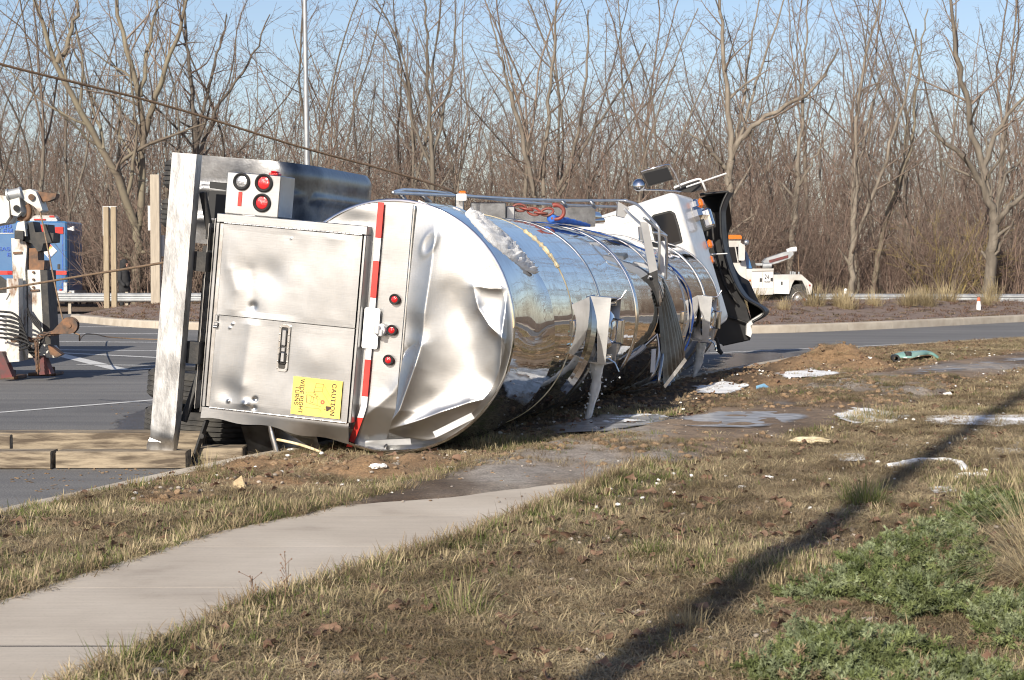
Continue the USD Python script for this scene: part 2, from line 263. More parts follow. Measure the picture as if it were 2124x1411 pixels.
M['concrete'] = usdkit.material(stage, lk('concrete'), {
    'g': ('geometry', {}), 'm': ('mapping', {'scale': (1, 30, 1), 'rotation': (0, 0, 0.02)}), 'n1': ('noise_texture', {'scale': 3.0, 'detail': 4.0}), 'n2': ('noise_texture', {'scale': 1.4, 'detail': 6.0}), 'n4': ('noise_texture', {'scale': 75.0, 'detail': 6.0, 'roughness': 0.75}),
    'r2': ('rgb_ramp', {'ramp': [(0.26, (0.29, 0.245, 0.2)), (0.4, (0.41, 0.358, 0.298)), (0.55, (0.45, 0.397, 0.332)), (0.72, (0.485, 0.432, 0.368))]}), 'r1': ('rgb_ramp', {'ramp': [(0.3, (0.9, 0.9, 0.9)), (0.7, (1.06, 1.06, 1.06))]}), 'r4': ('rgb_ramp', {'ramp': [(0.28, (0.72, 0.7, 0.68)), (0.42, (1.0, 1.0, 1.0)), (0.7, (1.08, 1.08, 1.08))]}),
    'x': ('mix_color', {'blend_type': 'multiply', 'fac': 1.0}), 'x2': ('mix_color', {'blend_type': 'multiply', 'fac': 1.0}),
    'b': ('bump', {'strength': 0.35, 'distance': 0.004}), 'p': ('principled_bsdf', {'roughness': 0.85})},
    [('g.position', 'm.vector'), ('m.vector', 'n1.vector'), ('g.position', 'n2.vector'), ('g.position', 'n4.vector'), ('n2.fac', 'r2.fac'), ('n1.fac', 'r1.fac'), ('n4.fac', 'r4.fac'), ('r2.color', 'x.a'), ('r1.color', 'x.b'), ('x.result', 'x2.a'), ('r4.color', 'x2.b'),
     ('x2.result', 'p.base_color'), ('n1.fac', 'b.height'), ('b.normal', 'p.normal')], surface='p.BSDF')
M['kerb'] = pm('kerb_concrete', (0.36, 0.31, 0.25), (0.47, 0.42, 0.35), rough=0.85, scale=2.5, coord='pos', bump=0.2)
def ground_mat(name, attr=True, base=None, wet=0.0, bump=0.8):
    nodes = {'g': ('geometry', {}), 'n1': ('noise_texture', {'scale': 9.0, 'detail': 8.0, 'roughness': 0.7}), 'n2': ('noise_texture', {'scale': 60.0, 'detail': 6.0, 'roughness': 0.7}),
             'r1': ('rgb_ramp', {'ramp': [(0.3, (0.62, 0.6, 0.58)), (0.5, (1, 1, 1)), (0.7, (1.35, 1.33, 1.28))]}), 'r2': ('rgb_ramp', {'ramp': [(0.3, (0.5, 0.5, 0.5)), (0.55, (1.05, 1.05, 1.05)), (0.7, (1.5, 1.45, 1.4))]}),
             'x1': ('mix_color', {'blend_type': 'multiply', 'fac': 1.0}), 'x2': ('mix_color', {'blend_type': 'multiply', 'fac': 1.0}),
             'b': ('bump', {'strength': bump, 'distance': 0.03}), 'p': ('principled_bsdf', {'roughness': 0.95 - wet})}
    links = [('g.position', 'n1.vector'), ('g.position', 'n2.vector'), ('n1.fac', 'r1.fac'), ('n2.fac', 'r2.fac'), ('r1.color', 'x1.b'), ('x1.result', 'x2.a'), ('r2.color', 'x2.b'), ('x2.result', 'p.base_color'), ('n2.fac', 'b.height'), ('b.normal', 'p.normal')]
    if attr:
        nodes['a'] = ('attribute', {'attribute': 'tint'}); links.append(('a.color', 'x1.a'))
    else:
        nodes['c'] = ('color', {'value': base}); links.append(('c.color', 'x1.a'))
    return usdkit.material(stage, lk(name), nodes, links, surface='p.BSDF')
M['verge'] = ground_mat('verge_soil')
M['field'] = ground_mat('winter_field', False, (0.16, 0.12, 0.08))
M['litter'] = ground_mat('leaf_litter', False, (0.15, 0.105, 0.07))
M['mulch'] = ground_mat('bark_mulch', False, (0.225, 0.17, 0.145), bump=1.0)
M['mud'] = ground_mat('wet_mud', True, wet=0.12, bump=0.8)
def wet_mat(name, col, col2, rough, thr=0.5, soft=0.06, sc=2.2, ior=1.36):
    return usdkit.material(stage, lk(name), {
        'g': ('geometry', {}), 'a': ('attribute', {'attribute': 'tint'}), 'm': ('mapping', {'scale': (1.0, 0.7, 1)}), 'n': ('noise_texture', {'scale': sc, 'detail': 7.0, 'roughness': 0.6}), 'n2': ('noise_texture', {'scale': sc * 2.7, 'detail': 4.0}),
        'sx': ('separate_color', {}), 'ad': ('math', {'math_type': 'add'}), 'mr': ('map_range', {'from_min': thr - soft + 0.5, 'from_max': thr + soft + 0.5, 'clamp': True}),
        'r': ('rgb_ramp', {'ramp': [(0.35, col), (0.65, col2)]}), 'p': ('principled_bsdf', {'roughness': rough, 'ior': ior}), 't': ('transparent_bsdf', {}), 'x': ('mix_closure', {})},
        [('g.position', 'm.vector'), ('m.vector', 'n.vector'), ('g.position', 'n2.vector'), ('a.color', 'sx.color'), ('sx.r', 'ad.value1'), ('n.fac', 'ad.value2'), ('ad.value', 'mr.value'), ('mr.result', 'x.fac'),
         ('n2.fac', 'r.fac'), ('r.color', 'p.base_color'), ('t.BSDF', 'x.closure1'), ('p.BSDF', 'x.closure2')], surface='x.closure')
M['truck_white'] = pm('weathered_white', (0.36, 0.34, 0.31), (0.5, 0.495, 0.48), rough=0.45, scale=1.6)
M['milk_film'] = wet_mat('milky_water', (0.2, 0.198, 0.2), (0.4, 0.405, 0.42), 0.25, soft=0.12)
M['milk_foam'] = wet_mat('milk_foam', (0.7, 0.71, 0.72), (0.82, 0.82, 0.82), 0.6, thr=0.48, soft=0.06, sc=6)
M['wet_shaded_road'] = wet_mat('wet_shaded_asphalt', (0.024, 0.03, 0.044), (0.042, 0.05, 0.07), 0.2, ior=1.12)  # wet asphalt; the cab's shade is put into its dark blue too
M['milk'] = pm('spilling_milk', (0.6, 0.62, 0.6), (0.74, 0.75, 0.74), rough=0.15, scale=9, transmission_weight=0.25)
def leafy(name, c1, c2, trans=0.3, scale=2.0, vary=0.3, rough=0.7):
    return usdkit.material(stage, lk(name), {
        'g': ('geometry', {}), 'n': ('noise_texture', {'scale': scale, 'detail': 4.0}), 'r': ('rgb_ramp', {'ramp': [(0.35, c1), (0.65, c2)]}), 'oi': ('object_info', {}), 'mr': ('map_range', {'to_min': 1 - vary, 'to_max': 1 + vary}), 'hs': ('hsv', {}),
        'p': ('principled_bsdf', {'roughness': rough, 'specular_ior_level': 0.3}), 't': ('translucent_bsdf', {}), 'x': ('mix_closure', {'fac': trans})},
        [('g.position', 'n.vector'), ('n.fac', 'r.fac'), ('r.color', 'hs.color'), ('oi.random', 'mr.value'), ('mr.result', 'hs.value'), ('hs.color', 'p.base_color'), ('hs.color', 't.color'), ('p.BSDF', 'x.closure1'), ('t.BSDF', 'x.closure2')], surface='x.closure')
M['straw'] = leafy('dead_straw', (0.27, 0.215, 0.12), (0.5, 0.415, 0.26))
M['thatch'] = leafy('old_thatch', (0.19, 0.14, 0.085), (0.36, 0.28, 0.18))
M['green'] = leafy('winter_green', (0.09, 0.115, 0.03), (0.2, 0.225, 0.075))
M['juniper'] = leafy('juniper_green', (0.062, 0.082, 0.024), (0.15, 0.175, 0.07), trans=0.12, scale=7, vary=.4)
M['juniper2'] = leafy('juniper_blue', (0.105, 0.132, 0.062), (0.225, 0.255, 0.145), trans=0.12, scale=7, vary=.4)
M['leaf'] = leafy('dead_leaves', (0.15, 0.085, 0.055), (0.27, 0.175, 0.12), scale=9)
M['stone'] = pm('pebble', (0.22, 0.185, 0.15), (0.36, 0.32, 0.275), rough=0.85, scale=3, vary=0.4, coord='pos')
M['clay'] = pm('clay_clods', (0.14, 0.092, 0.056), (0.24, 0.165, 0.1), rough=0.95, scale=5, vary=0.25, coord='pos', bump=0.4)
M['wood_split'] = pm('split_wood', (0.3, 0.22, 0.13), (0.56, 0.43, 0.25), rough=0.85, scale=9, stretch=(1, 6, 1), bump=0.4)
M['bumpergreen'] = pm('green_plastic', (0.13, 0.26, 0.24), (0.24, 0.36, 0.33), rough=0.3, scale=3)
# ------------------------------------------------------------------ the setting
def sstep(a, b, x):
    t = np.clip((np.asarray(x, float) - a) / (b - a), 0, 1); return t * t * (3 - 2 * t)
KY = np.array([-60, -20, 4, 11.5, 13.4, 14.6, 18, 22, 26.5, 32.9, 38, 45, 60, 90])
KX = np.array([-22, -11.3, -5.1, -3.24, -2.62, -2.2, -0.75, 0.95, 2.9, 5.75, 9.9, 18, 38, 80])
def kx(y): return np.interp(y, KY, KX)
SWY = np.array([-30, -4, 4, 6, 8.2, 10.26, 11.16, 12.2, 14, 17.4, 23.9, 28.7, 34, 44, 60])
SWL = np.array([-11.5, -5.6, -3.6, -3.0, -2.33, -1.72, -1.25, -0.72, -0.18, 1.46, 4.35, 7.0, 10.6, 20, 40])
SWR = np.array([-9.9, -4.1, -2.2, -1.75, -1.15, -0.20, 0.08, 0.45, 1.03, 2.9, 5.7, 8.35, 12.3, 22, 42])
def swl(y): return np.interp(y, SWY, SWL)
def swr(y): return np.interp(y, SWY, SWR)
_mounds = []                                          # (x, y, rx, ry, height, clay)
def mound(px, py, rpx, h, clay=1.0, asp=0.5):
    p = G(px, py, 0.14); s = F / p[1]; rx = rpx / s
    _mounds.append((p[0], p[1], rx, rx * asp * 1.6, h, clay))
mound(1735, 748, 95, 0.27); mound(1700, 745, 40, 0.1); mound(1770, 742, 34, .1); mound(1650, 768, 75, 0.16); mound(1800, 762, 70, 0.15); mound(1600, 800, 60, 0.1); mound(1500, 830, 80, 0.07); mound(1700, 800, 90, 0.07)
mound(560, 1000, 120, 0.05); mound(760, 975, 110, 0.11); mound(360, 1035, 100, 0.05); mound(640, 965, 90, 0.08); mound(880, 960, 90, 0.10); mound(1000, 955, 70, .05, .6); mound(520, 962, 70, .07, .7)
mound(1560, 790, 60, 0.1, 0.6); mound(1850, 770, 60, .06, .8)
def gz_raw(x, y):
    x, y = np.asarray(x, float), np.asarray(y, float)
    P = np.stack([x, y, 0 * x], -1)
    z = 0.125 + 0.06 * (meshkit.fbm(P * 0.9, 3, 3) - 0.5) + 0.035 * (meshkit.fbm(P * 4.0, 3, 9) - 0.5)
    lump = meshkit.fbm(P * 5.5, 4, 21)
    for (a, b, rx, ry, h, c) in _mounds:
        d = np.sqrt(((x - a) / rx) ** 2 + ((y - b) / ry) ** 2)
        z = z + h * (1 - sstep(0.1, 1.25, d + .5 * (lump - .5))) * (0.2 + 1.6 * lump)
    return z
def gz(x, y):
    z = gz_raw(x, y); x, y = np.asarray(x, float), np.asarray(y, float)
    l, r = swl(y), swr(y)
    inside = sstep(-0.12, 0.06, np.minimum(x - l, r - x))
    z = z * (1 - inside) + inside * 0.085
    k = sstep(0.0, 0.25, x - kx(y) - 0.14)
    return z * k + (1 - k) * 0.112
def clayness(x, y):
    c = 0 * np.asarray(x, float)
    for (a, b, rx, ry, h, k) in _mounds:
        c = np.maximum(c, k * (1 - sstep(0.6, 1.5, np.sqrt(((x - a) / rx) ** 2 + ((y - b) / ry) ** 2))))
    P = np.stack([x, y, 0 * np.asarray(x)], -1)
    band = (1 - sstep(0.3, 2.6, np.asarray(x) - kx(y))) * sstep(11.0, 13.5, y) * 0.55 + sstep(18, 22, y) * (1 - sstep(31, 40, y)) * 0.55 * (1 - sstep(0.5, 2.5, np.asarray(x) - swr(y)))
    return np.clip(np.maximum(c, band) * (0.35 + 1.3 * meshkit.fbm(P * 3.0, 4, 40)), 0, 1)
# far field under everything, and the road sheet
obj('ground', B().grid(np.array([[[-900, -900, -0.06], [900, -900, -0.06]], [[-900, 1500, -0.06], [900, 1500, -0.06]]], float)), M['field'], kind='structure')
road = thing('road', kind='structure')
ys = np.r_[np.linspace(-60, 60, 121), 62]
left = np.stack([np.full(len(ys), -70.0), ys, 0 * ys], 1); right = np.stack([np.minimum(kx(ys) + 0.05, 60), ys, 0 * ys], 1)
obj('asphalt', B().grid(np.stack([left, right], 1)), M['asphalt'], road)
def line(p, q, w, z=0.004):
    p, q = np.array([*p[:2], z]), np.array([*q[:2], z]); t = (q - p) / np.linalg.norm(q - p); n = np.array([-t[1], t[0], 0]) * w / 2
    obj('lane_line', B().add([p - n, q - n, q + n, p + n], [[0, 1, 2, 3]]), M['line'], road)
def pl(x0, y0, x1, y1, w=0.12): line(G(x0, y0), G(x1, y1), w)
pl(104, 677.5, 276, 678.5, .2); pl(100, 692.5, 345, 693, .22); pl(100, 709.3, 345, 710.5, .2); pl(100, 726, 345, 728, .2); pl(98, 731, 345, 743, .18); pl(118, 735, 252, 767.5, .28); pl(252, 768, 400, 761, .16); pl(160, 757, 330, 758.5, .13)
pl(-60, 861, 420, 822, .11); pl(1470, 733, 1800, 718, .12); pl(1800, 718, 2300, 693.5, .12)
# near kerb, in sections
kerb_prof = [(-0.07, -0.1), (0.08, -0.1), (0.08, 0.115), (0.065, 0.125), (-0.045, 0.125), (-0.065, 0.10)]
kerb = thing('kerb', kind='structure')
yk = np.linspace(2.0, 46, 23)
for a, b in zip(yk[:-1], yk[1:]):
    yy = np.linspace(a + 0.004, b - 0.004, 6); xx = kx(yy) + 0.07
    obj('kerb_stone', B().sweep(np.stack([xx, yy, 0 * yy], 1), kerb_prof), M['kerb'], kerb)
# the verge: one fine sheet
yv = np.r_[np.linspace(-40, 5, 24)[:-1], np.geomspace(5.0, 46, 420)]
tv = np.r_[0, np.geomspace(0.05, 1, 12)[:-1], np.linspace(1, 11, 300)[:-1], np.geomspace(11, 75, 24)] + 0.145
Y, T = np.meshgrid(yv, tv, indexing='ij'); X = kx(Y) + T
Z = gz(X, Y)
P3 = np.stack([X, Y, Z], -1)
cl = clayness(X, Y)[..., None]
fb = meshkit.fbm(np.stack([X, Y, 0 * X], -1) * 1.3, 4, 70)[..., None]; fb2 = meshkit.fbm(np.stack([X, Y, 0 * X], -1) * 0.45, 3, 77)[..., None]
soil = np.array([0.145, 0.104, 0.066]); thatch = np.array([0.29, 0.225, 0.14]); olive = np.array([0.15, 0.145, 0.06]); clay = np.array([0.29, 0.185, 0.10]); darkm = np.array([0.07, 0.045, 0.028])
col = soil + (thatch - soil) * np.clip((fb - 0.3) * 2.6, 0, 1)
col = col + (olive - col) * np.clip((fb2 - 0.5) * 4, 0, 0.6)
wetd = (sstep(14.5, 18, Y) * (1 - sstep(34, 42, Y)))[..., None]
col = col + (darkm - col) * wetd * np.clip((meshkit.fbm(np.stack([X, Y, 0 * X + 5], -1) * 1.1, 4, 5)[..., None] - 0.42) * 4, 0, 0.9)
col = col + (clay - col) * np.clip(cl * 1.5, 0, 1)
mw = (np.exp(-np.maximum(np.maximum(swl(Y) - X, X - swr(Y)), 0) / .45) * sstep(12.2, 14.5, Y))[..., None]; mudc = np.array([.12, .08, .052]); col = col + (mudc - col) * np.clip(mw * 1.6 * np.clip((meshkit.fbm(np.stack([X, Y, 0 * X + 2], -1) * 2.2, 4, 6)[..., None] - .3) * 3, 0, 1), 0, .95)
und = (sstep(14.5, 16.5, Y) * (1 - sstep(26, 29, Y)) * (1 - sstep(-.3, .5, X - (.1 + (Y - 14.7) * .245 + .9))))[..., None]; col = col + (np.array([.05, .034, .022]) - col) * .85 * und  # dark mud along the tank, with the tank's shade tinted in
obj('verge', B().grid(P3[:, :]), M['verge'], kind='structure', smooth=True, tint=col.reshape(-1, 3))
# sidewalk slabs
walk = thing('sidewalk', kind='structure')
jy = [5746 / (v - 550) for v in (1800, 1560, 1345, 1222, 1135, 1070)]
jy = [jy[0] - 4.2, jy[0] - 2.8, jy[0] - 1.4] + jy + [jy[-1] + 1.3 * k for k in range(1, 24)]
for i, (a, b) in enumerate(zip(jy[:-1], jy[1:])):
    ga = 0.008 if i == 5 else 0.002; gb = 0.008 if i == 4 else 0.002
    yy = np.linspace(a + ga, b - gb, 8)
    if b > 45: break
    wob = lambda s: 0.03 * (meshkit.fbm(np.stack([yy * 3, 0 * yy + s, 0 * yy], 1), 3, 4) - 0.5)
    l, r = swl(yy) + wob(1), swr(yy) + wob(9); e = 0.003; zt = 0.14
    fr = np.array([0, e, *np.linspace(0.1, 1.1, 6)[1:-1] * 1.0, 9, 10])
    V = []
    for s, zz in ((0, 0.02), (0, zt - e), (1, zt), (2, zt), (3, zt - e), (3, 0.02)):
        x = (l, l + e, r - e, r)[s]
        V.append(np.stack([x, yy, 0 * yy + zz], 1))
    V = np.stack(V, 1); V[0, 2:4, 2] -= e * .8; V[-1, 2:4, 2] -= e * .8
    bm = B().grid(V)
    for k, fl in ((0, 1), (-1, -1)):
        c = V[k]; bm.add(np.array([c[1], c[2], c[3], c[4], c[5], c[0]]), [[0, 1, 2], [0, 2, 3], [0, 3, 4], [0, 4, 5]])
    obj('slab', bm, M['concrete'], walk, smooth=False)
obj('joint_filler', B().bb((swl(jy[5]) + .01, jy[5] - .0075, .02), (swr(jy[5]) - .01, jy[5] + .0075, .1385)), M['gasket'], walk)  # dark strip put in as the shade of this deeper, wider joint
# mud spread over the far part of the walk
def mudz(x, y):
    wdt = swr(y) - swl(y); s = (x - swl(y)) / wdt; q = np.stack([x, y, 0 * x], -1)
    start = 11.2 + 1.3 * np.clip(s, -.2, 1.2) + 0.6 * (meshkit.fbm(q * 1.6, 3, 8) - 0.5)
    on = sstep(-0.05, 0.4, y - start); ed = sstep(-0.42, -0.02, s + .35 * (meshkit.fbm(q * 1.1, 3, 9) - .5)) * sstep(1.42, 1.02, s + .35 * (meshkit.fbm(q * 1.1 + 5, 3, 9) - .5))
    return 0.118 + (0.036 + 0.05 * (meshkit.fbm(q * 3.2, 4, 11) - 0.42) * sstep(.2, 1.5, y - start)) * on * ed + (ed - 1) * .05 * (1 if True else 0), on * ed, start
def churn(x, y):                             # dirt pushed over the walk by the wreck
    q = np.stack([x, y, 0 * x], -1); s = (x - swl(y)) / (swr(y) - swl(y))
    band = sstep(18.6, 20.0, y + .8 * (meshkit.fbm(q * .8, 3, 50) - .5)) * (1 - sstep(23.2, 24.6, y + 1.2 * (meshkit.fbm(q * .8, 3, 51) - .5))) + .5 * sstep(13.2, 14, y) * (1 - sstep(15.6, 16.6, y + 1.5 * (meshkit.fbm(q * 1.1, 3, 52) - .5)))
    return np.clip(band * np.clip((meshkit.fbm(q * 1.7, 4, 53) - .3) * 3.2, 0, 1) * sstep(-.5, 0, s) * sstep(1.5, 1.0, s), 0, 1)
_mudz0 = mudz
def mudz(x, y):
    z, o, st_ = _mudz0(x, y); return z + churn(x, y) * (.03 + .1 * meshkit.fbm(np.stack([x, y, 0 * x], -1) * 3.5, 4, 54)), o, st_
def surf(x, y):
    g = np.where((x > swl(y)) & (x < swr(y)), 0.144, gz(x, y)); return np.maximum(g, mudz(x, y)[0])
yy = np.linspace(10.9, 45, 420); ss = np.linspace(-0.5, 1.5, 60)
YM, SM = np.meshgrid(yy, ss, indexing='ij'); XM = swl(YM) + (swr(YM) - swl(YM)) * SM
pm_ = np.stack([XM, YM, 0 * XM], -1); ZM, onm, start = mudz(XM, YM)
fm = meshkit.fbm(pm_ * np.array([1.4, .6, 1]), 5, 13)[..., None]
cm = np.array([0.09, 0.058, 0.036]) + (np.array([0.27, 0.2, 0.14]) - np.array([0.09, 0.058, 0.036])) * np.clip((fm - 0.33) * 3.2, 0, 1)
pale = np.array([0.25, 0.215, 0.18]); cm = cm + (pale - cm) * (sstep(11, 12.2, YM) * (1 - sstep(13.0, 14.8, YM)))[..., None] * np.clip((fm - .3) * 3, 0, 1)
chn = churn(XM, YM)[..., None]; fr3 = meshkit.fbm(pm_ * 2.6, 4, 60)[..., None]; cm = cm + ((np.array([.13, .09, .058]) + (np.array([.3, .2, .12]) - np.array([.13, .09, .058])) * np.clip((fr3 - .35) * 3, 0, 1)) - cm) * np.clip(chn * 1.6, 0, 1)
rs = np.clip((meshkit.fbm(pm_ * np.array([1.1, .45, 1]) + 3, 5, 61)[..., None] - .54) * 7, 0, 1) * sstep(11.6, 12.6, YM)[..., None]; cm = cm + (np.array([.44, .42, .4]) - cm) * rs * .5
obj('mud', B().grid(np.stack([XM, YM, ZM], -1)), M['mud'], kind='stuff', smooth=True, tint=cm.reshape(-1, 3))
# milk on the ground
def film(name, pts, m, dz=0.012, n=46, flat=None, mask_pow=1.0):
    q = Polygon([G(x, y, 0.14 if flat is None else flat)[:2] for x, y in pts]); x0, y0, x1, y1 = q.bounds; pad = 0.12
    gx, gy = np.meshgrid(np.linspace(x0 - pad, x1 + pad, n), np.linspace(y0 - pad, y1 + pad, n), indexing='ij')
    import shapely
    pt = shapely.points(gx.ravel(), gy.ravel()); dist = shapely.distance(q.exterior, pt) * np.where(shapely.contains(q, pt), 1, -1)
    w = 0.22 * min(x1 - x0, y1 - y0)
    mk = np.clip(0.28 + dist / (1.6 * w), 0, 1).reshape(n, n)
    gzv = (np.full(gx.shape, flat) if flat is not None else (np.full(gx.shape, 0.163) if m is M['milk_film'] else surf(gx, gy))) + (0 if m is M['milk_film'] else dz)
    return obj(name, B().grid(np.stack([gx, gy, gzv], -1)), m, kind='stuff', smooth=True, tint=np.repeat(mk.reshape(-1, 1), 3, 1))
film('milk_puddle', [(1380, 872), (1480, 855), (1640, 856), (1700, 868), (1640, 885), (1560, 893), (1440, 893), (1380, 886)], M['milk_film'], 0.016)
film('milk_puddle', [(1750, 797), (1790, 782), (1900, 765), (2000, 752), (2130, 735), (2240, 725), (2240, 745), (2050, 768), (1940, 790), (1840, 802)], M['milk_film'], 0.018)
film('milk_puddle', [(1130, 890), (1240, 862), (1380, 862), (1400, 880), (1290, 900), (1150, 905)], M['milk_film'], 0.018)
film('milk_foam', [(1720, 868), (1770, 852), (1850, 852), (1900, 866), (1850, 878), (1760, 880)], M['milk_foam'], 0.022)
film('milk_foam', [(1880, 872), (1940, 862), (2060, 862), (2240, 858), (2240, 882), (2080, 888), (1950, 884)], M['milk_foam'], 0.024)
film('milk_foam', [(1430, 800), (1500, 790), (1560, 800), (1520, 815), (1440, 815)], M['milk_foam'], 0.02)
film('milk_foam', [(1600, 776), (1680, 770), (1760, 776), (1700, 786), (1620, 785)], M['milk_foam'], 0.024)
film('milk_foam', [(1230, 870), (1340, 862), (1400, 866), (1350, 880), (1250, 885)], M['milk_foam'], 0.03)
film('milk_foam', [(1720, 945), (1790, 940), (1800, 955), (1740, 960)], M['milk_foam'], 0.02)
film('milk_foam', [(1920, 1010), (1980, 1005), (1990, 1020), (1930, 1025)], M['milk_foam'], 0.02)
film('milk_foam', [(2050, 930), (2130, 915), (2130, 940), (2060, 945)], M['milk_foam'], 0.02)
film('wet_patch', [(1430, 765), (1480, 733), (1640, 730), (1780, 722), (1700, 745), (1560, 768), (1450, 785)], M['wet_shaded_road'], 0.008, flat=0.0)
film('wet_patch', [(200, 900), (250, 860), (330, 835), (480, 830), (520, 870), (420, 905)], M['wet_shaded_road'], 0.008, flat=0.0)
# median islands: a kerbed bed of mulch
nx = np.array([-13.2, -12.9, -12.2, -11, -9.2, -6, -2, 2, 5.8, 9, 12, 14.9, 20, 30]); ny = np.array([54.5, 53.4, 52.2, 50.0, 47.6, 45.4, 44.0, 43.5, 44.2, 46.6, 49.9, 53.2, 58, 68])
path = smooth_path(np.stack([nx, ny, 0 * nx], 1), 90)
bed = thing('median_island', kind='structure')
def farx(x): return np.interp(x, [-13.2, -12, 0, 3.5, 6, 40], [54.8, 58.8, 60.3, 59, 56.4, 74])
for a in range(0, 87, 3):
    seg = path[a:a + 4].copy(); d0 = (seg[1] - seg[0]); d1 = seg[-1] - seg[-2]
    seg[0] += d0 / np.linalg.norm(d0) * .006; seg[-1] -= d1 / np.linalg.norm(d1) * .006
    obj('kerb_stone', B().sweep(seg, [(0.0, -0.05), (0.0, 0.15), (-0.02, 0.19), (-0.25, 0.2), (-0.25, -0.05)]), M['kerb'], bed)
gxm, sm_ = np.meshgrid(path[:, 0], np.linspace(0, 1, 60), indexing='ij')
yn = np.interp(gxm, path[:, 0], path[:, 1]) + 0.2; yf = np.maximum(farx(gxm), yn + 0.1); gym = yn + (yf - yn) * sm_
rise = 0.42 * sstep(0, 7.5, gym - yn) * (1 - sstep(0.72, 1.0, sm_)) * np.where(gxm > 2, 1, 0.75)
zm = 0.17 + rise + 0.10 * (meshkit.fbm(np.stack([gxm * 2, gym * 2, 0 * gxm], -1), 4, 31) - 0.5)
zm[:, -1] = -0.02
def bedz(x, y):
    yn_ = np.interp(x, path[:, 0], path[:, 1]) + 0.2; yf_ = max(farx(x), yn_ + .1); s = (y - yn_) / (yf_ - yn_)
    return 0.17 + float(0.42 * sstep(0, 7.5, y - yn_) * (1 - sstep(.72, 1, s)) * (1 if x > 2 else 0.75)) + 0.1 * (float(meshkit.fbm(np.array([[x * 2, y * 2, 0]]), 4, 31)[0]) - .5)
obj('mulch', B().grid(np.stack([gxm, gym, zm], -1)), M['mulch'], bed, smooth=True)
# woodland floor beyond the guardrail
gx_, gy_ = np.meshgrid(np.linspace(-90, 90, 90), np.geomspace(63.2, 320, 60), indexing='ij')
gzf = 0.02 + 0.25 * sstep(63, 66, gy_) * (meshkit.fbm(np.stack([gx_, gy_, 0 * gx_], -1) * .2, 3, 4)) + 1.6 * sstep(70, 200, gy_)
obj('woodland_floor', B().grid(np.stack([gx_, gy_, gzf], -1)), M['litter'], kind='structure', smooth=True)
# guardrail: sections of beam on posts
W_PROF = [(0, -.155), (.03, -.14), (.078, -.1), (.078, -.06), (.015, -.02), (.015, .02), (.078, .06), (.078, .1), (.03, .14), (0, .155), (-.006, .15), (.02, .135), (.066, .095), (.066, .065), (.004, .02), (.004, -.02), (.066, -.065), (.066, -.095), (.02, -.135), (-.006, -.15)]
def guard(x0, x1, y0, y1, lab):
    g = thing('guardrail', lab, 'guardrail'); n = max(1, int(round((x1 - x0) / 3.81)))
    for k in range(n):
        a = np.array([x0 + (x1 - x0) * k / n, y0 + (y1 - y0) * k / n, 0.55]); b = np.array([x0 + (x1 - x0) * (k + 1) / n, y0 + (y1 - y0) * (k + 1) / n, 0.55])
        pth = np.linspace(a + [0, 0, 0], b + [0.02, 0, 0], 4); pth[:, 1] += (k % 2) * 0.012
        obj('beam', B().sweep(pth, W_PROF), M['galv'], g)
        for f in (0.12, 0.62):
            c = a + (b - a) * f
            obj('post', B().bb((c[0] - .05, c[1] + .1, -.1), (c[0] + .05, c[1] + .2, .74)).bb((c[0] - .04, c[1] + .02, .45), (c[0] + .04, c[1] + .1, .66)), M['greypost'], g)
guard(-17.6, 2.0, 62.4, 62.2, 'galvanised guardrail crossing behind the twin wooden posts at left')
guard(8.6, 17.4, 61.0, 60.2, 'galvanised guardrail running right from the rear of the white tow truck')
# ------------------------------------------------------------------ trees
def seg_mesh(S, n):
    S = np.asarray(S, float); p0, p1, r0, r1 = S[:, :3], S[:, 3:6], S[:, 6], S[:, 7]
    t = p1 - p0; t /= np.maximum(np.linalg.norm(t, axis=1, keepdims=True), 1e-9)
    ref = np.where(np.abs(t[:, 2:3]) < 0.9, np.array([[0, 0, 1.0]]), np.array([[1.0, 0, 0]])); u = np.cross(t, ref); u /= np.linalg.norm(u, axis=1, keepdims=True); v = np.cross(u, t)
    a = np.linspace(0, 2 * np.pi, n, endpoint=False); ca, sa = np.cos(a), np.sin(a)
    ring = ca[None, :, None] * u[:, None] + sa[None, :, None] * v[:, None]
    V = np.stack([p0[:, None] + r0[:, None, None] * ring, p1[:, None] + r1[:, None, None] * ring], 1).reshape(-1, 3)
    b = np.arange(len(S))[:, None] * 2 * n; j = np.arange(n)[None]; k = (j + 1) % n
    f = np.stack([b + j, b + k, b + n + k, b + n + j], -1).reshape(-1, 4)
    return V, np.vstack([f[:, [0, 1, 2]], f[:, [0, 2, 3]]])
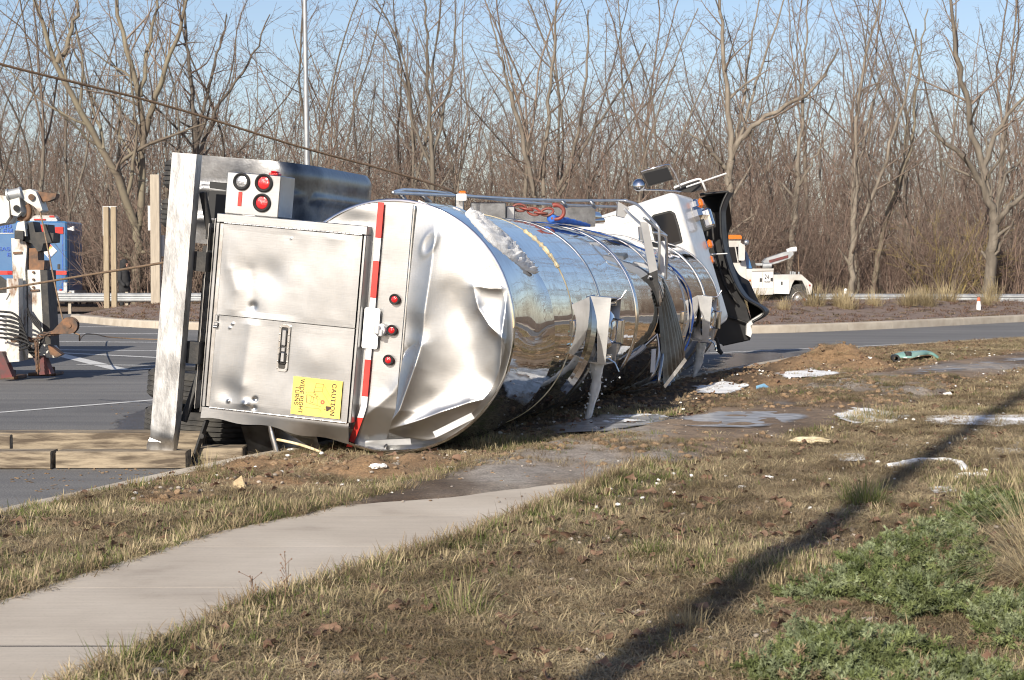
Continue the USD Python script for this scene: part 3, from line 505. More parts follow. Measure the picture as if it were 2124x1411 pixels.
class Tree:
    def __init__(s, seed): s.r = np.random.default_rng(seed); s.big, s.mid, s.twig = [], [], []
    def put(s, pts, rad):
        if rad[0] > 0.05: s.big.append((np.asarray(pts), np.asarray(rad))); return
        for i in range(len(pts) - 1):
            (s.mid if rad[i] > 0.02 else s.twig).append([*pts[i], *pts[i + 1], rad[i], rad[i + 1]])
    def kids(s, pts, rad, lev, dens, start, up, ratio=0.5):
        pts = np.asarray(pts); L = np.linalg.norm(np.diff(pts, axis=0), axis=1); cs = np.r_[0, np.cumsum(L)]; tot = cs[-1]
        n = max(1, int(dens[lev] * tot * (1 - start) + s.r.random()))
        for k in range(n):
            t = start + (1 - start) * (k + s.r.random()) / n; d = t * tot; i = min(np.searchsorted(cs, d) - 1, len(pts) - 2); i = max(i, 0)
            p = pts[i] + (pts[i + 1] - pts[i]) * ((d - cs[i]) / max(L[i], 1e-6)); ax = (pts[i + 1] - pts[i]) / max(L[i], 1e-6)
            q = s.r.normal(size=3); q -= ax * (q @ ax); q /= np.linalg.norm(q) + 1e-9
            ang = math.radians(s.r.uniform(28, 66)); dr = ax * math.cos(ang) + q * math.sin(ang)
            ln = tot * ratio * s.r.uniform(0.55, 1.15) * (1.1 - 0.55 * t); rr = np.interp(d, cs, rad) * s.r.uniform(0.3, 0.58)
            s.grow(p, dr, ln, max(rr, 0.007), lev + 1, dens, up)
    def grow(s, p, d, L, r, lev, dens, up):
        n = max(2, min(7, int(L / 0.45))); pts = [np.asarray(p, float)]; d = np.asarray(d, float)
        for k in range(n):
            d = d + s.r.normal(size=3) * 0.13 + np.array([0, 0, up]); d /= np.linalg.norm(d); pts.append(pts[-1] + d * L / n)
        rad = np.maximum(np.linspace(r, r * 0.35, n + 1), 0.0055); s.put(pts, rad)
        if lev < len(dens): s.kids(pts, rad, lev, dens, 0.22, up)
    def meshes(s):
        trunk = B()
        for q, rr in s.big: trunk.tube(q, rr, 7, cap=False)
        crown = B()
        if s.mid: crown.add(*seg_mesh(s.mid, 4))
        if s.twig: crown.add(*seg_mesh(s.twig, 3))
        return trunk, crown
def make_tree(seed, H, r, lean=0.0, forks=2, dens=(0, 1.7, 2.5, 3.4), fork_at=0.3, spread=0.28, up=0.07):
    t = Tree(seed); g = t.r
    d = np.array([lean, g.normal() * .04, 1.0]); d /= np.linalg.norm(d)
    base = np.array([0, 0, -0.15]); h0 = H * fork_at; n = 6
    pts = [base]; 
    for k in range(n):
        d = d + g.normal(size=3) * [0.035, 0.035, 0]; d /= np.linalg.norm(d); pts.append(pts[-1] + d * h0 / n)
    rad = np.linspace(r * 1.15, r * 0.85, n + 1); rad[0] *= 1.2; t.put(pts, rad)
    t.kids(pts, rad * .5, 1, dens, 0.5, up, 0.55)
    for k in range(forks):
        a = 2 * np.pi * (k + g.random() * .5) / forks; dd = d + np.array([math.cos(a), math.sin(a) * .7, 0]) * spread * g.uniform(.5, 1.3); dd /= np.linalg.norm(dd)
        L = (H - h0) * g.uniform(.8, 1.05); m = 12; q = [pts[-1]]
        for j in range(m):
            dd = dd + g.normal(size=3) * [0.1, 0.1, 0] + np.array([0, 0, 0.035]); dd /= np.linalg.norm(dd); q.append(q[-1] + dd * L / m)
        rr = np.linspace(r * 0.85 / forks ** .45, 0.02, m + 1); t.put(q, rr); t.kids(q, rr, 1, dens, 0.15, up, 0.36)
    return t
def plant(name, t, M0, label, cat='tree', group=None, mats=('bark', 'twig')):
    x = thing(name, label, cat, group, M=M0); a, b = t.meshes()
    if a.v: obj('trunk', a, M[mats[0]], x, smooth=True)
    obj('crown', b, M[mats[1]], x, smooth=True)
    return x
def px_tree(seed, D, limbs, dens=(0, 1.7, 2.5, 3.4), up=0.06, ratio=0.4):
    """limbs: [(radius at start and end in px, [(px, py, depth offset), ...]), ...]; the first point of the first limb is the base"""
    t = Tree(seed); b = W(limbs[0][1][0][0], limbs[0][1][0][1], D)
    for (r0, r1), pts in limbs:
        q = np.array([W(x, y, D + dz) for x, y, dz in pts]) - b; q = smooth_path(q, 16); q[1:-1] += t.r.normal(size=(14, 3)) * 0.035
        rad = .78 * np.linspace(r0, r1, 16) * D / F; t.put(q, rad); t.kids(q, rad, 1, dens, 0.3 if pts is limbs[0][1] else 0.12, up, ratio)
    b = b.copy(); return t, b
def sig(name, seed, D, limbs, label, mats, **k):
    t, b = px_tree(seed, D, limbs, **k); return plant(name, t, TR(*b), label, mats=mats)
sig('fork_tree', 1, 66, [((15, 11), [(283, 640, 0), (284, 560, 0), (285, 470, 0)]), ((12, 4), [(285, 480, 0), (262, 410, -.3), (215, 310, -.6), (160, 215, -1), (112, 120, -1.2), (85, 40, -1.5), (50, -60, -1.5)]),
    ((8, 2), [(118, 130, -1.2), (150, 60, -1), (165, -40, -1)]), ((11, 4), [(286, 470, 0), (292, 400, .3), (296, 300, .4), (292, 215, .5), (265, 110, .4), (245, 20, .6), (235, -80, .6)]),
    ((9, 3), [(296, 290, .4), (325, 200, 0), (355, 110, -.4), (385, 20, -.5), (400, -60, -.5)]), ((7, 2), [(292, 200, .5), (310, 90, .9), (330, 0, 1.2), (345, -80, 1.2)]), ((6, 1.5), [(262, 405, 0), (245, 330, .8), (250, 260, 1.2), (240, 120, 1.4)]),
    ((5, 1.2), [(215, 310, -.6), (180, 170, .4), (140, 60, 1), (120, -30, 1)])],
    'large pale forked tree whose left limb leans far left behind the twin wooden posts', ('bark_green', 'twig'))
sig('fork_tree', 2, 65, [((17, 13), [(2052, 625, 0), (2056, 540, 0), (2064, 460, 0)]), ((12, 4), [(2064, 465, 0), (2046, 400, 0), (2000, 330, -.4), (1950, 285, -.7), (1930, 270, -.8)]), ((10, 3), [(2050, 410, 0), (2042, 350, .3), (2062, 285, .4), (2100, 230, .3), (2150, 180, .3)]),
    ((10, 3), [(2044, 360, .3), (2022, 290, .4), (2008, 215, .3), (1985, 120, .1), (1975, 40, 0), (1965, -60, 0)]), ((9, 3), [(2064, 462, 0), (2090, 430, -.4), (2130, 400, -.5), (2200, 350, -.5)]), ((6, 2), [(2066, 455, 0), (2085, 370, .5), (2120, 330, .6), (2170, 290, .6)]),
    ((5, 1.5), [(2055, 540, 0), (2085, 490, -.3), (2105, 455, -.5)])],
    'stout pale grey tree forking into a wide Y at the right edge', ('bark', 'twig'), dens=(0, 1.6, 2.4, 3.2))
sig('fork_tree', 3, 67, [((13, 10), [(1500, 640, 0), (1503, 520, 0), (1512, 420, 0), (1518, 330, 0)]), ((9, 3), [(1518, 335, 0), (1512, 250, 0), (1505, 160, .2), (1498, 60, .3), (1490, -60, .3)]), ((8, 2.5), [(1520, 315, 0), (1560, 265, -.3), (1620, 225, -.5), (1680, 190, -.6), (1740, 100, -.6)]),
    ((6, 2), [(1505, 350, 0), (1470, 310, -.4), (1420, 270, -.6)]), ((5, 1.5), [(1520, 320, 0), (1540, 220, .6), (1555, 110, 1), (1580, -30, 1)]), ((5, 1.5), [(1530, 300, 0), (1565, 190, .8), (1600, 80, 1), (1640, -40, 1)])],
    'tall pale tree rising right behind the white cab and its open hood', ('bark', 'twig'), dens=(0, 1.6, 2.4, 3.2))
sig('slanting_tree', 4, 66.5, [((10, 7), [(1632, 640, 0), (1640, 520, 0), (1650, 430, 0), (1655, 330, 0)]), ((5, 1.5), [(1655, 335, 0), (1665, 200, .3), (1672, 80, .4), (1680, -40, .5)]), ((4, 1.5), [(1650, 400, 0), (1690, 330, -.3), (1720, 280, -.3)])],
    'slim pale tree slanting just right of the tow truck boom', ('bark', 'twig'))
sig('slanting_tree', 5, 66, [((9, 7), [(1766, 640, 0), (1768, 520, 0), (1778, 390, 0)]), ((6, 2), [(1778, 395, 0), (1772, 300, 0), (1780, 200, .2), (1800, 100, .3), (1830, -20, .3)]), ((6, 2), [(1772, 500, 0), (1820, 390, -.4), (1850, 290, -.5), (1880, 190, -.5), (1900, 60, -.5)]), ((4, 1.5), [(1780, 380, 0), (1800, 250, .6), (1840, 130, .8)])],
    'two-stemmed pale tree above the middle of the right guardrail', ('bark', 'twig'))
sig('slanting_tree', 6, 67.5, [((8, 6), [(1808, 640, 0), (1830, 490, 0), (1850, 420, 0), (1880, 330, 0)]), ((5, 1.5), [(1880, 335, 0), (1895, 260, .2), (1905, 150, .2), (1925, 20, .2)]), ((4, 1.2), [(1840, 460, 0), (1870, 380, .5), (1878, 270, .7), (1910, 120, .7)])],
    'olive-tinged slender tree leaning right beside the two-stemmed tree', ('bark_green', 'twig'))
sig('woodland_tree', 7, 69, [((9, 7), [(905, 660, 0), (900, 480, 0), (897, 330, 0)]), ((6, 2), [(897, 335, 0), (890, 200, 0), (885, 90, 0), (880, -60, 0)]), ((5, 1.5), [(897, 360, 0), (855, 250, .3), (830, 150, .4), (770, 60, .4)]), ((5, 1.5), [(897, 330, 0), (925, 220, .5), (940, 120, .6), (945, -30, .6)])],
    'grey tree with steep limbs left of the middle, above the tank rear', ('bark', 'twig'))
sig('woodland_tree', 8, 68, [((8, 6), [(1115, 660, 0), (1110, 430, 0), (1085, 300, 0), (1060, 190, 0)]), ((4, 1.5), [(1060, 195, 0), (1035, 110, 0), (1015, 20, 0)]), ((7, 2), [(1128, 440, 0), (1132, 300, .3), (1140, 180, .4), (1152, 60, .5), (1150, -50, .5)]), ((6, 2), [(1140, 430, .2), (1190, 310, -.2), (1215, 170, -.3), (1220, 20, -.3)]), ((5, 2), [(1150, 430, 0), (1210, 310, .2), (1285, 190, .2), (1340, 90, .2)])],
    'cluster of grey stems fanning out behind the middle of the tank', ('bark', 'twig'))
sig('woodland_tree', 9, 69, [((11, 9), [(412, 660, 0), (410, 450, 0), (405, 250, 0)]), ((7, 2), [(405, 255, 0), (390, 130, 0), (380, -50, 0)]), ((6, 2), [(406, 280, 0), (440, 160, .4), (470, 30, .5)]), ((6, 1.5), [(408, 330, 0), (455, 220, .4), (520, 120, .4), (560, 30, .4)])],
    'dark upright tree rising behind the tall silver bumper', ('bark_dark', 'twig_red'))
# woodland stock: variants, then copies
stock, stock_names = [], []
kinds = [dict(H=13, r=.085, forks=2, spread=.42), dict(H=14, r=.10, forks=3, spread=.5, fork_at=.2), dict(H=11, r=.07, forks=1, spread=.15, lean=.12), dict(H=14, r=.085, forks=2, spread=.55, fork_at=.32, lean=-.08), dict(H=10, r=.055, forks=3, spread=.6, fork_at=.12), dict(H=15, r=.09, forks=3, spread=.38, fork_at=.42)]
labs = ['grey bare tree with two steep limbs standing in the wood behind the guardrail', 'bare tree with three fanning limbs standing in the wood behind the guardrail', 'thin leaning sapling standing in the wood behind the guardrail', 'dark bare tree with high wide fork standing in the wood behind the guardrail', 'many-stemmed bare tree branching near the ground in the wood behind the guardrail', 'tall straight bare tree with high twiggy crown in the wood behind the guardrail']
grps = ['two-limbed woodland trees', 'fanning woodland trees', 'leaning woodland saplings', 'dark forked woodland trees', 'many-stemmed woodland trees', 'tall straight woodland trees']
tm = [('bark', 'twig'), ('bark', 'twig_red'), ('bark', 'twig'), ('bark_dark', 'twig_red'), ('bark_dark', 'twig'), ('bark', 'twig')]
tr = np.random.default_rng(11); first = [None] * 6
spots = []
for k in range(80):
    D = 68 + 24 * (k / 80) ** 1.1 + tr.uniform(-1, 1); px = -150 + 2420 * ((k * 0.618034) % 1) + tr.uniform(-20, 20)
    spots.append((px, D))
for k, (px, D) in enumerate(spots):
    v = k % 6; p = W(px, 600, D); s = tr.uniform(.8, 1.15)
    MM = TR(p[0], D, 0.1 + float(1.6 * sstep(70, 200, D)), tr.uniform(0, 6.28), s)
    if first[v] is None:
        first[v] = plant('bare_tree', make_tree(100 + v, **kinds[v]), MM, labs[v], group=grps[v], mats=tm[v])
    else: dup(first[v], MM, labs[v], 'tree', grps[v])
def instancer(name, protos, pos, rot, scl, idx, parent=None, kind='stuff', label=None, cat=None):
    pp = path_of(parent); x = UsdGeom.PointInstancer.Define(stage, pp + '/' + num(pp, name)); paths = []
    for k, (m, mt) in enumerate(protos):
        o = obj(f'shape_{k}' if False else 'shape', m, M[mt], x.GetPrim(), smooth=True); paths.append(o.GetPath())
    x.CreatePrototypesRel().SetTargets(paths)
    x.CreatePositionsAttr(Vt.Vec3fArray.FromNumpy(np.asarray(pos, np.float32)))
    q = np.asarray(rot, np.float32)
    x.CreateOrientationsAttr(Vt.QuathArray([Gf.Quath(float(a[0]), float(a[1]), float(a[2]), float(a[3])) for a in q]))
    sc = np.asarray(scl, np.float32); sc = np.repeat(sc[:, None], 3, 1) if sc.ndim == 1 else sc
    x.CreateScalesAttr(Vt.Vec3fArray.FromNumpy(sc)); x.CreateProtoIndicesAttr(Vt.IntArray([int(i) for i in idx]))
    return tag(x.GetPrim(), label, cat, kind=kind)
def qz(a): return np.stack([np.cos(a / 2), 0 * a, 0 * a, np.sin(a / 2)], 1)
def joined(t): 
    a, b = t.meshes(); o = B()
    if a.v: m = a.mesh(); o.add(m.vertices, m.faces)
    m = b.mesh(); o.add(m.vertices, m.faces); return o
# far wood reading as one mass, the dense undergrowth, and the wood at the viewer's right and back (seen mirrored in the tank)
wood = [(joined(make_tree(200 + v, H=h, r=.055, forks=f, spread=.55, fork_at=.15, dens=(0, 1.6, 2.4, 3.0))), m) for v, (h, f, m) in enumerate([(10, 2, 'twig_red'), (11, 3, 'twig'), (9, 2, 'twig_red')])]
n = 500; D = tr.uniform(81, 150, n); px = tr.uniform(-300, 2420, n)
pos = np.stack([(px - CX) / F * D, D, 0.1 + 1.6 * sstep(70, 200, D)], 1)
instancer('far_wood', wood, pos, qz(tr.uniform(0, 6.28, n)), tr.uniform(.8, 1.2, n), tr.integers(0, 3, n))
def bush(seed, H, stems, dens=(0, 1.6, 3.0)):
    t = Tree(seed)
    for k in range(stems):
        a = t.r.uniform(0, 6.28); l = t.r.uniform(.05, .55); d = np.array([math.cos(a) * l, math.sin(a) * l, 1.0]); d /= np.linalg.norm(d)
        t.grow(np.array([math.cos(a), math.sin(a), 0]) * t.r.uniform(0, .6) - [0, 0, .1], d, H * t.r.uniform(.6, 1.1), 0.022, 1, dens, 0.02)
    return joined(t)
under = [(bush(300, 3.4, 12), 'twig_red'), (bush(301, 4.6, 10), 'twig'), (bush(302, 2.4, 15), 'twig_red'), (bush(303, 5.6, 8), 'twig_red')]
n = 700; D = 65.5 + 55 * tr.random(n) ** 1.6; px = tr.uniform(-250, 2380, n); ok = ~((px < 215) & (D < 71)); D, px = D[ok], px[ok]; n = len(D); pos = np.stack([(px - CX) / F * D, D, 0.1 + 1.6 * sstep(70, 200, D)], 1)
instancer('undergrowth', under, pos, qz(tr.uniform(0, 6.28, n)), tr.uniform(.7, 1.25, n), tr.integers(0, 4, n))
t = Tree(77)
for k in range(26):
    a = t.r.uniform(0, 6.28); d = np.array([math.cos(a) * .5, math.sin(a) * .5, 1.0]); d /= np.linalg.norm(d); t.grow(np.array([math.cos(a) * .4, math.sin(a) * .4, 0]), d, t.r.uniform(2.5, 4.2), 0.02, 1, (0, 2.0, 3.4), 0.0)
p = W(1955, 640, 67); plant('olive_bush', t, TR(p[0], 67, 0), 'olive yellow twiggy bush left of the wide Y-forked tree at right', 'bush', mats=('bark', 'twig_yellow'))
n = 190; a = np.linspace(-0.55, 2.9, n) + tr.uniform(-.01, .01, n); R = tr.uniform(60, 90, n); R[:30] += 25
pos = np.stack([6 + np.cos(a - 1.2) * R, 6 + np.sin(a - 1.2) * R, 0 * a - 0.05], 1); keep = ~((np.abs(np.arctan2(pos[:, 0], pos[:, 1])) < 0.36) & (pos[:, 1] > 0)) & (pos[:, 0] * np.sin(SUN_AZ) + pos[:, 1] * np.cos(SUN_AZ) < 55); keep &= (pos[:, 0] > 25)
pos = pos[keep]; n = len(pos)
instancer('distant_wood', wood, pos, qz(tr.uniform(0, 6.28, n)), tr.uniform(1.0, 1.35, n), tr.integers(0, 3, n))
# ------------------------------------------------------------------ the overturned tank trailer
R0, LEN = 1.02, 12.35
T0 = W(812, 677, 14.7)
TM = TF.translation_matrix(T0) @ TF.rotation_matrix(math.radians(-14.2), [0, 0, 1]) @ TF.rotation_matrix(math.radians(-0.75), [1, 0, 0]) @ TF.rotation_matrix(math.radians(5.0), [0, 1, 0])
TI = np.linalg.inv(TM)
_co = (TI @ np.r_[CAM, 1])[:3]
def lray(px, py): return TI[:3, :3] @ ray(px, py)
def L(px, py, a=0.0):                      # trailer point in the plane a metres forward of the rear head
    d = lray(px, py); return _co + d * ((a - _co[1]) / d[1])
def LU(px, py, u): d = lray(px, py); return _co + d * ((u - _co[0]) / d[0])
def LW(px, py, w): d = lray(px, py); return _co + d * ((w - _co[2]) / d[2])
def LC(px, py, R=R0):                      # on the tank's round side
    d = lray(px, py); o = _co; A = d[0] ** 2 + d[2] ** 2; Bq = o[0] * d[0] + o[2] * d[2]; C = o[0] ** 2 + o[2] ** 2 - R * R
    q = Bq * Bq - A * C; t = (-Bq - math.sqrt(max(q, 0))) / A; return o + d * t
trailer = thing('tank_trailer', 'overturned mirror-polished tank trailer with dented rear end lying on its side', 'tank trailer', M=TM)
def crush(V):                              # the lower rear corner is bent in where it struck the ground
    V = np.array(V, float); t = np.clip((-0.66 - V[..., 2]) / 0.36, 0, 1.1); f = np.exp(-np.clip(V[..., 1] - 0.2, 0, 9) / .3)
    V[..., 0] -= 0.13 * t ** 1.2 * f * (1 - sstep(0.0, 0.55, V[..., 0])) * sstep(-.75, -.35, V[..., 0]); V[..., 1] += 0.10 * t ** 1.3 * f * (1 - sstep(0.1, 0.7, V[..., 0])) * sstep(-.75, -.3, V[..., 0]); return V
# round shell, panel by panel
def shell(a0, a1, r0, r1, bulge=0.0, n=96, m=14, seed=1, wav=0.004):
    th = np.linspace(0, 2 * np.pi, n + 1); aa = np.linspace(a0, a1, m); P = np.zeros((m, n + 1, 3))
    for i, a in enumerate(aa):
        s = (a - a0) / (a1 - a0); r = r0 + (r1 - r0) * s + bulge * math.sin(math.pi * s)
        nz = meshkit.fbm(np.stack([np.cos(th) * 1.6 + seed, np.sin(th) * 1.6, 0 * th + a * 0.9], 1), 3, seed) - .5; nz[-1] = nz[0]
        rr = r + wav * nz * 2; P[i] = np.stack([np.cos(th) * rr, np.full(n + 1, a), np.sin(th) * rr], 1)
    return P
def P_edge(P, w=0.012):                    # turn the edges in, so that panels read as sheet with thickness
    def inn(r, k):
        c = r.copy(); q = c[:, [0, 2]]; c[:, [0, 2]] = q * (1 - w / np.linalg.norm(q, axis=1, keepdims=True)); c[:, 1] += k; return c
    return np.concatenate([inn(P[0], 0)[None], P, inn(P[-1], 0)[None]])
P1 = shell(0.015, 1.30, R0, R0 + 0.035, seed=2, wav=.006, n=140, m=24)
th1 = np.arctan2(P1[..., 2], P1[..., 0]); a1_ = P1[..., 1]
dent1 = 0.10 * np.exp(-((th1 - 0.95) / 0.42) ** 2) * np.exp(-((a1_ - 1.25) / 0.4) ** 2) + 0.035 * np.exp(-((th1 - 0.15) / .3) ** 2) * np.exp(-((a1_ - .8) / .5) ** 2)
s1 = 1 - dent1 / R0; P1[..., 0] *= s1; P1[..., 2] *= s1
P1[..., 1] += -0.25 * np.exp(-((th1 - 1.0) / .35) ** 2) * sstep(.5, 1.3, a1_) + .12 * np.exp(-((th1 + .35) / .5) ** 2) * sstep(.4, 1.3, a1_)
shellm = B().grid(P_edge(P1)); obj('shell_panel', shellm, M['steel'], trailer, smooth=40, label='rearmost polished panel, torn open along its front edge')
for k, (a0, a1, r) in enumerate([(1.02, 2.24, 1.0), (2.29, 3.62, 0.998), (3.66, 5.52, 0.998), (5.62, 7.4, 0.996), (7.42, 9.0, .996), (9.02, 10.9, .996), (10.93, 12.25, .994)]):
    obj('shell_panel', B().grid(P_edge(shell(a0, a1, r, r, seed=5 + k, wav=.005))), M['steel'], trailer, smooth=40)
obj('inner_tank', B().grid(shell(0.3, 12.2, 0.95, 0.95, wav=0)), M['dark'], trailer, smooth=True)
def ringband(a, w, r, mt, name='band', t=0.012):
    th = np.linspace(0, 2 * np.pi, 97); pr = [(a - w / 2, r - t), (a - w / 2, r), (a - w / 6, r + t * .7), (a + w / 6, r + t * .7), (a + w / 2, r), (a + w / 2, r - t)]
    obj(name, B().grid(np.stack([np.stack([np.cos(th) * q, 0 * th + y, np.sin(th) * q], 1) for y, q in pr])), M[mt], trailer, smooth=40)
for a, w, r, mt in [(2.265, .05, .997, 'foam_yellow'), (3.64, .05, 1.0, 'satin'), (5.535, .045, 1.004, 'chrome'), (5.6, .045, 1.004, 'chrome'), (7.41, .025, 1.0, 'satin'), (9.01, .025, 1.0, 'satin'), (10.915, .05, 1.0, 'satin'), (12.27, .05, .997, 'satin')]: ringband(a, w, r, mt)
ringband(0.004, 0.02, R0 + 0.002, 'steel', 'rim')
fr = np.linspace(0, 1, 12); th = np.linspace(0, 2 * np.pi, 65)
obj('front_head', B().grid(np.stack([np.stack([np.cos(th) * .985 * math.cos(f * 1.55), 0 * th + 12.27 + .22 * math.sin(f * 1.55), np.sin(th) * .985 * math.cos(f * 1.55)], 1) for f in fr])), M['satin'], trailer, smooth=True)
# dented flat rear head
def uw(x, y): q = L(x, y); return q[[0, 2]]
def dseg(U, Wd, pts):
    d = np.full(U.shape, 9.0); tt = np.zeros(U.shape); n = len(pts) - 1
    for i in range(n):
        a, b = pts[i], pts[i + 1]; e = b - a; t = np.clip(((U - a[0]) * e[0] + (Wd - a[1]) * e[1]) / (e @ e), 0, 1)
        q = np.hypot(U - a[0] - t * e[0], Wd - a[1] - t * e[1]); m = q < d; d = np.where(m, q, d); tt = np.where(m, (i + t) / n, tt)
    return d, tt
def crease(U, Wd, px, amp, wid, fade=(1, 1)):
    d, t = dseg(U, Wd, [uw(x, y) for x, y in px]); return amp * (np.exp(-np.sqrt(d * d + 6e-5) / wid)) * (fade[0] + (fade[1] - fade[0]) * t) * (.45 + .55 * np.minimum(1, np.minimum(t, 1 - t) / .25))
from scipy.interpolate import LinearNDInterpolator, RegularGridInterpolator
from scipy.ndimage import gaussian_filter
def _head_field():                         # folded sheet: heights towards the viewer at the fold points, plus dents
    K = [(880, 718, .085), (884, 660, .072), (893, 590, .06), (904, 500, .046), (906, 440, .03), (846, 640, .0), (846, 560, -.004), (850, 470, .0), (862, 700, -.015), (862, 672, -.018), (846, 722, .004), (818, 748, .02), (776, 838, .03), (740, 905, .02),
         (858, 775, .07), (832, 850, .062), (803, 910, .05), (838, 760, -.012), (808, 815, -.012), (785, 880, -.005), (950, 560, .018), (940, 470, .012), (975, 690, -.022), (955, 640, -.024), (930, 700, .02), (930, 780, .012), (985, 770, -.012),
         (1048, 600, .026), (1046, 660, .032), (1044, 702, .045), (1038, 765, .036), (1029, 828, .052), (985, 592, .03), (992, 630, .034), (1016, 674, .042), (1022, 625, -.012), (1012, 648, -.008), (1062, 745, .02), (985, 833, .058), (920, 854, .06), (862, 880, .058), (822, 895, .05), (985, 858, .006), (920, 888, .004), (870, 905, .008), (930, 820, .02), (870, 850, .024), (1005, 575, -.006), (1035, 575, .004), (960, 500, .004)]
    a = np.linspace(0, 2 * np.pi, 73)[:-1]; P = np.vstack([[*uw(x, y)] for x, y, _ in K] + [np.stack([np.cos(a), np.sin(a)], 1) * R0 * 1.0, [[-.2, .3], [-.2, -.3], [-.3, 0], [-.15, .6], [-.15, -.6]]])
    H = np.r_[[k[2] for k in K], np.zeros(72), [0] * 5]
    g = np.linspace(-1.06, 1.06, 531); GU, GW = np.meshgrid(g, g, indexing='ij'); Z = LinearNDInterpolator(P, H, 0.0)(GU, GW); Z = .7 * gaussian_filter(Z, 15.0)
    Z = Z + .02 * (1 - GU ** 2 - GW ** 2) * ((GU ** 2 + GW ** 2) < 1)
    Z = Z + crease(GU, GW, [(880, 716), (886, 650), (896, 580), (906, 490), (905, 440)], 0.036, 0.06, (1, .5))
    Z = Z + crease(GU, GW, [(880, 716), (868, 760), (835, 850), (800, 915), (765, 930)], 0.058, 0.05, (1, .8)) - crease(GU, GW, [(868, 712), (850, 722), (820, 750), (775, 835), (735, 910)], 0.024, 0.035, (.7, 1))
    Z = Z + crease(GU, GW, [(1032, 822), (980, 834), (920, 854), (850, 882), (815, 895)], 0.05, 0.045) + crease(GU, GW, [(815, 895), (850, 909), (890, 914), (930, 905)], 0.016, 0.03)
    Z = Z + crease(GU, GW, [(1052, 598), (1015, 598), (985, 592)], 0.024, .03) + crease(GU, GW, [(985, 598), (995, 640), (1018, 675), (1046, 702)], 0.034, .035, (.8, 1))
    Z = Z + crease(GU, GW, [(1053, 608), (1046, 680), (1040, 760), (1030, 828)], 0.032, .03) + crease(GU, GW, [(1046, 702), (1060, 745)], .018, .03)
    c = uw(893, 505); d = np.hypot((GU - c[0]) * 1.7 - (GW - c[1]) * .5, GW - c[1]); Z = Z + .004 * np.exp(-((d - .09) / .035) ** 2)
    for (x, y, r, h_) in [(930, 600, .05, -.006), (980, 730, .06, -.007), (900, 800, .05, .006), (870, 560, .05, -.005), (1000, 790, .04, -.005), (880, 870, .03, .004), (960, 840, .03, -.004)]:
        c = uw(x, y); Z = Z + h_ * .3 * np.exp(-((GU - c[0]) ** 2 + (GW - c[1]) ** 2) / (1.7 * r * r))
    Z = Z + .003 * (meshkit.fbm(np.stack([GU * 3, GW * 3, 0 * GU], -1), 3, 6) - .5)
    return RegularGridInterpolator((g, g), Z, bounds_error=False, fill_value=0.0)
_hf = _head_field()
def head_h(U, Wd): return .95 * _hf(np.stack([U, Wd], -1)) * np.clip((R0 - np.hypot(U, Wd)) / .05, 0, 1)
_m1 = uw(848, 418)[0]; US = 0.115          # the seam rib stands at this u
nW, nU = 420, 300; ww = np.sin(np.linspace(-np.pi / 2, np.pi / 2, nW)) * R0 * .9995
ue = np.sqrt(R0 ** 2 - ww ** 2); ul = np.maximum(-ue, np.minimum(US, ue)); U = ul[:, None] + (ue - ul)[:, None] * np.linspace(0, 1, nU)[None]; WW = np.repeat(ww[:, None], nU, 1)
obj('rear_head', B().grid(crush(np.stack([U, -head_h(U, WW), WW], -1))), M['alu'], trailer, smooth=True, label='dented and creased brushed end plate')
ul = np.maximum(-ue, -R0); ur = np.minimum(ue, US + .005); U = ul[:, None] + (ur - ul)[:, None] * np.linspace(0, 1, 60)[None]; WW = np.repeat(ww[:, None], 60, 1)
hl = 0.02 * (1 - U ** 2 - WW ** 2) * 0 - 0.012 + 0.012 * np.exp(-((U + .35) ** 2 / .02 + (WW - .92) ** 2 / .006)) + 0.006 * (meshkit.fbm(np.stack([U * 2.5, WW * 2.5, 0 * U], -1), 2, 8) - .5) + 0.03 * np.clip((US - U) / .2, 0, 1) * 0
hl = hl + np.clip(crease(U, WW, [(862, 745), (815, 815), (775, 850), (750, 880)], 0.02, .07), 0, 1)
def plate_y(U_, W_): return 0.0
obj('side_plate', B().grid(crush(np.stack([U, -hl, WW], -1))), M['alu'], trailer, smooth=True)
wv = np.linspace(0.985, -0.99, 60); rib = crush(np.stack([np.full(60, US), np.full(60, -0.012), wv], 1))
obj('seam_rib', B().tube(rib, 0.017, 8), M['satin'], trailer, smooth=True)
# reflective tape down the rear plate
def patch(u0, u1, w0, w1, y=-0.019, n=6, m=6, t=0.003, bend=True):
    u = np.linspace(u0, u1, m)[None].repeat(n, 0); w = np.linspace(w0, w1, n)[:, None].repeat(m, 1); g = np.stack([u, 0 * u + y, w], -1); g2 = g.copy(); g2[..., 1] += t
    if bend: g, g2 = crush(g), crush(g2)
    return B().grid(g).grid(g2)
ut = uw(789, 460)[0]; tw = .05
def wy(y): return L(775, y)[2]
for k, (ya, yb, c) in enumerate([(419, 493, 'r'), (493, 541, 'w'), (541, 618, 'r'), (618, 640, 'w'), (722, 747, 'w'), (747, 824, 'r'), (824, 870, 'w'), (870, 936, 'r')]):
    obj('reflective_strip', patch(ut - tw / 2, ut + tw / 2, wy(ya) - .0005, wy(yb) + .0005, y=-0.024), M['tape_red' if c == 'r' else 'tape_white'], trailer, smooth=True)
def rrect(w, h, r, n=6):
    c = [(w / 2 - r, h / 2 - r), (-w / 2 + r, h / 2 - r), (-w / 2 + r, -h / 2 + r), (w / 2 - r, -h / 2 + r)]
    return [(x + r * math.cos(k * np.pi / 2 + a), y + r * math.sin(k * np.pi / 2 + a)) for k, (x, y) in enumerate(c) for a in np.linspace(0, np.pi / 2, n)]
def face(u, w, y): return PXY((u, y, w), (1, 0, 0), (0, 0, 1), (0, -1, 0))     # xy outlines drawn on the rear face, thickness towards the viewer
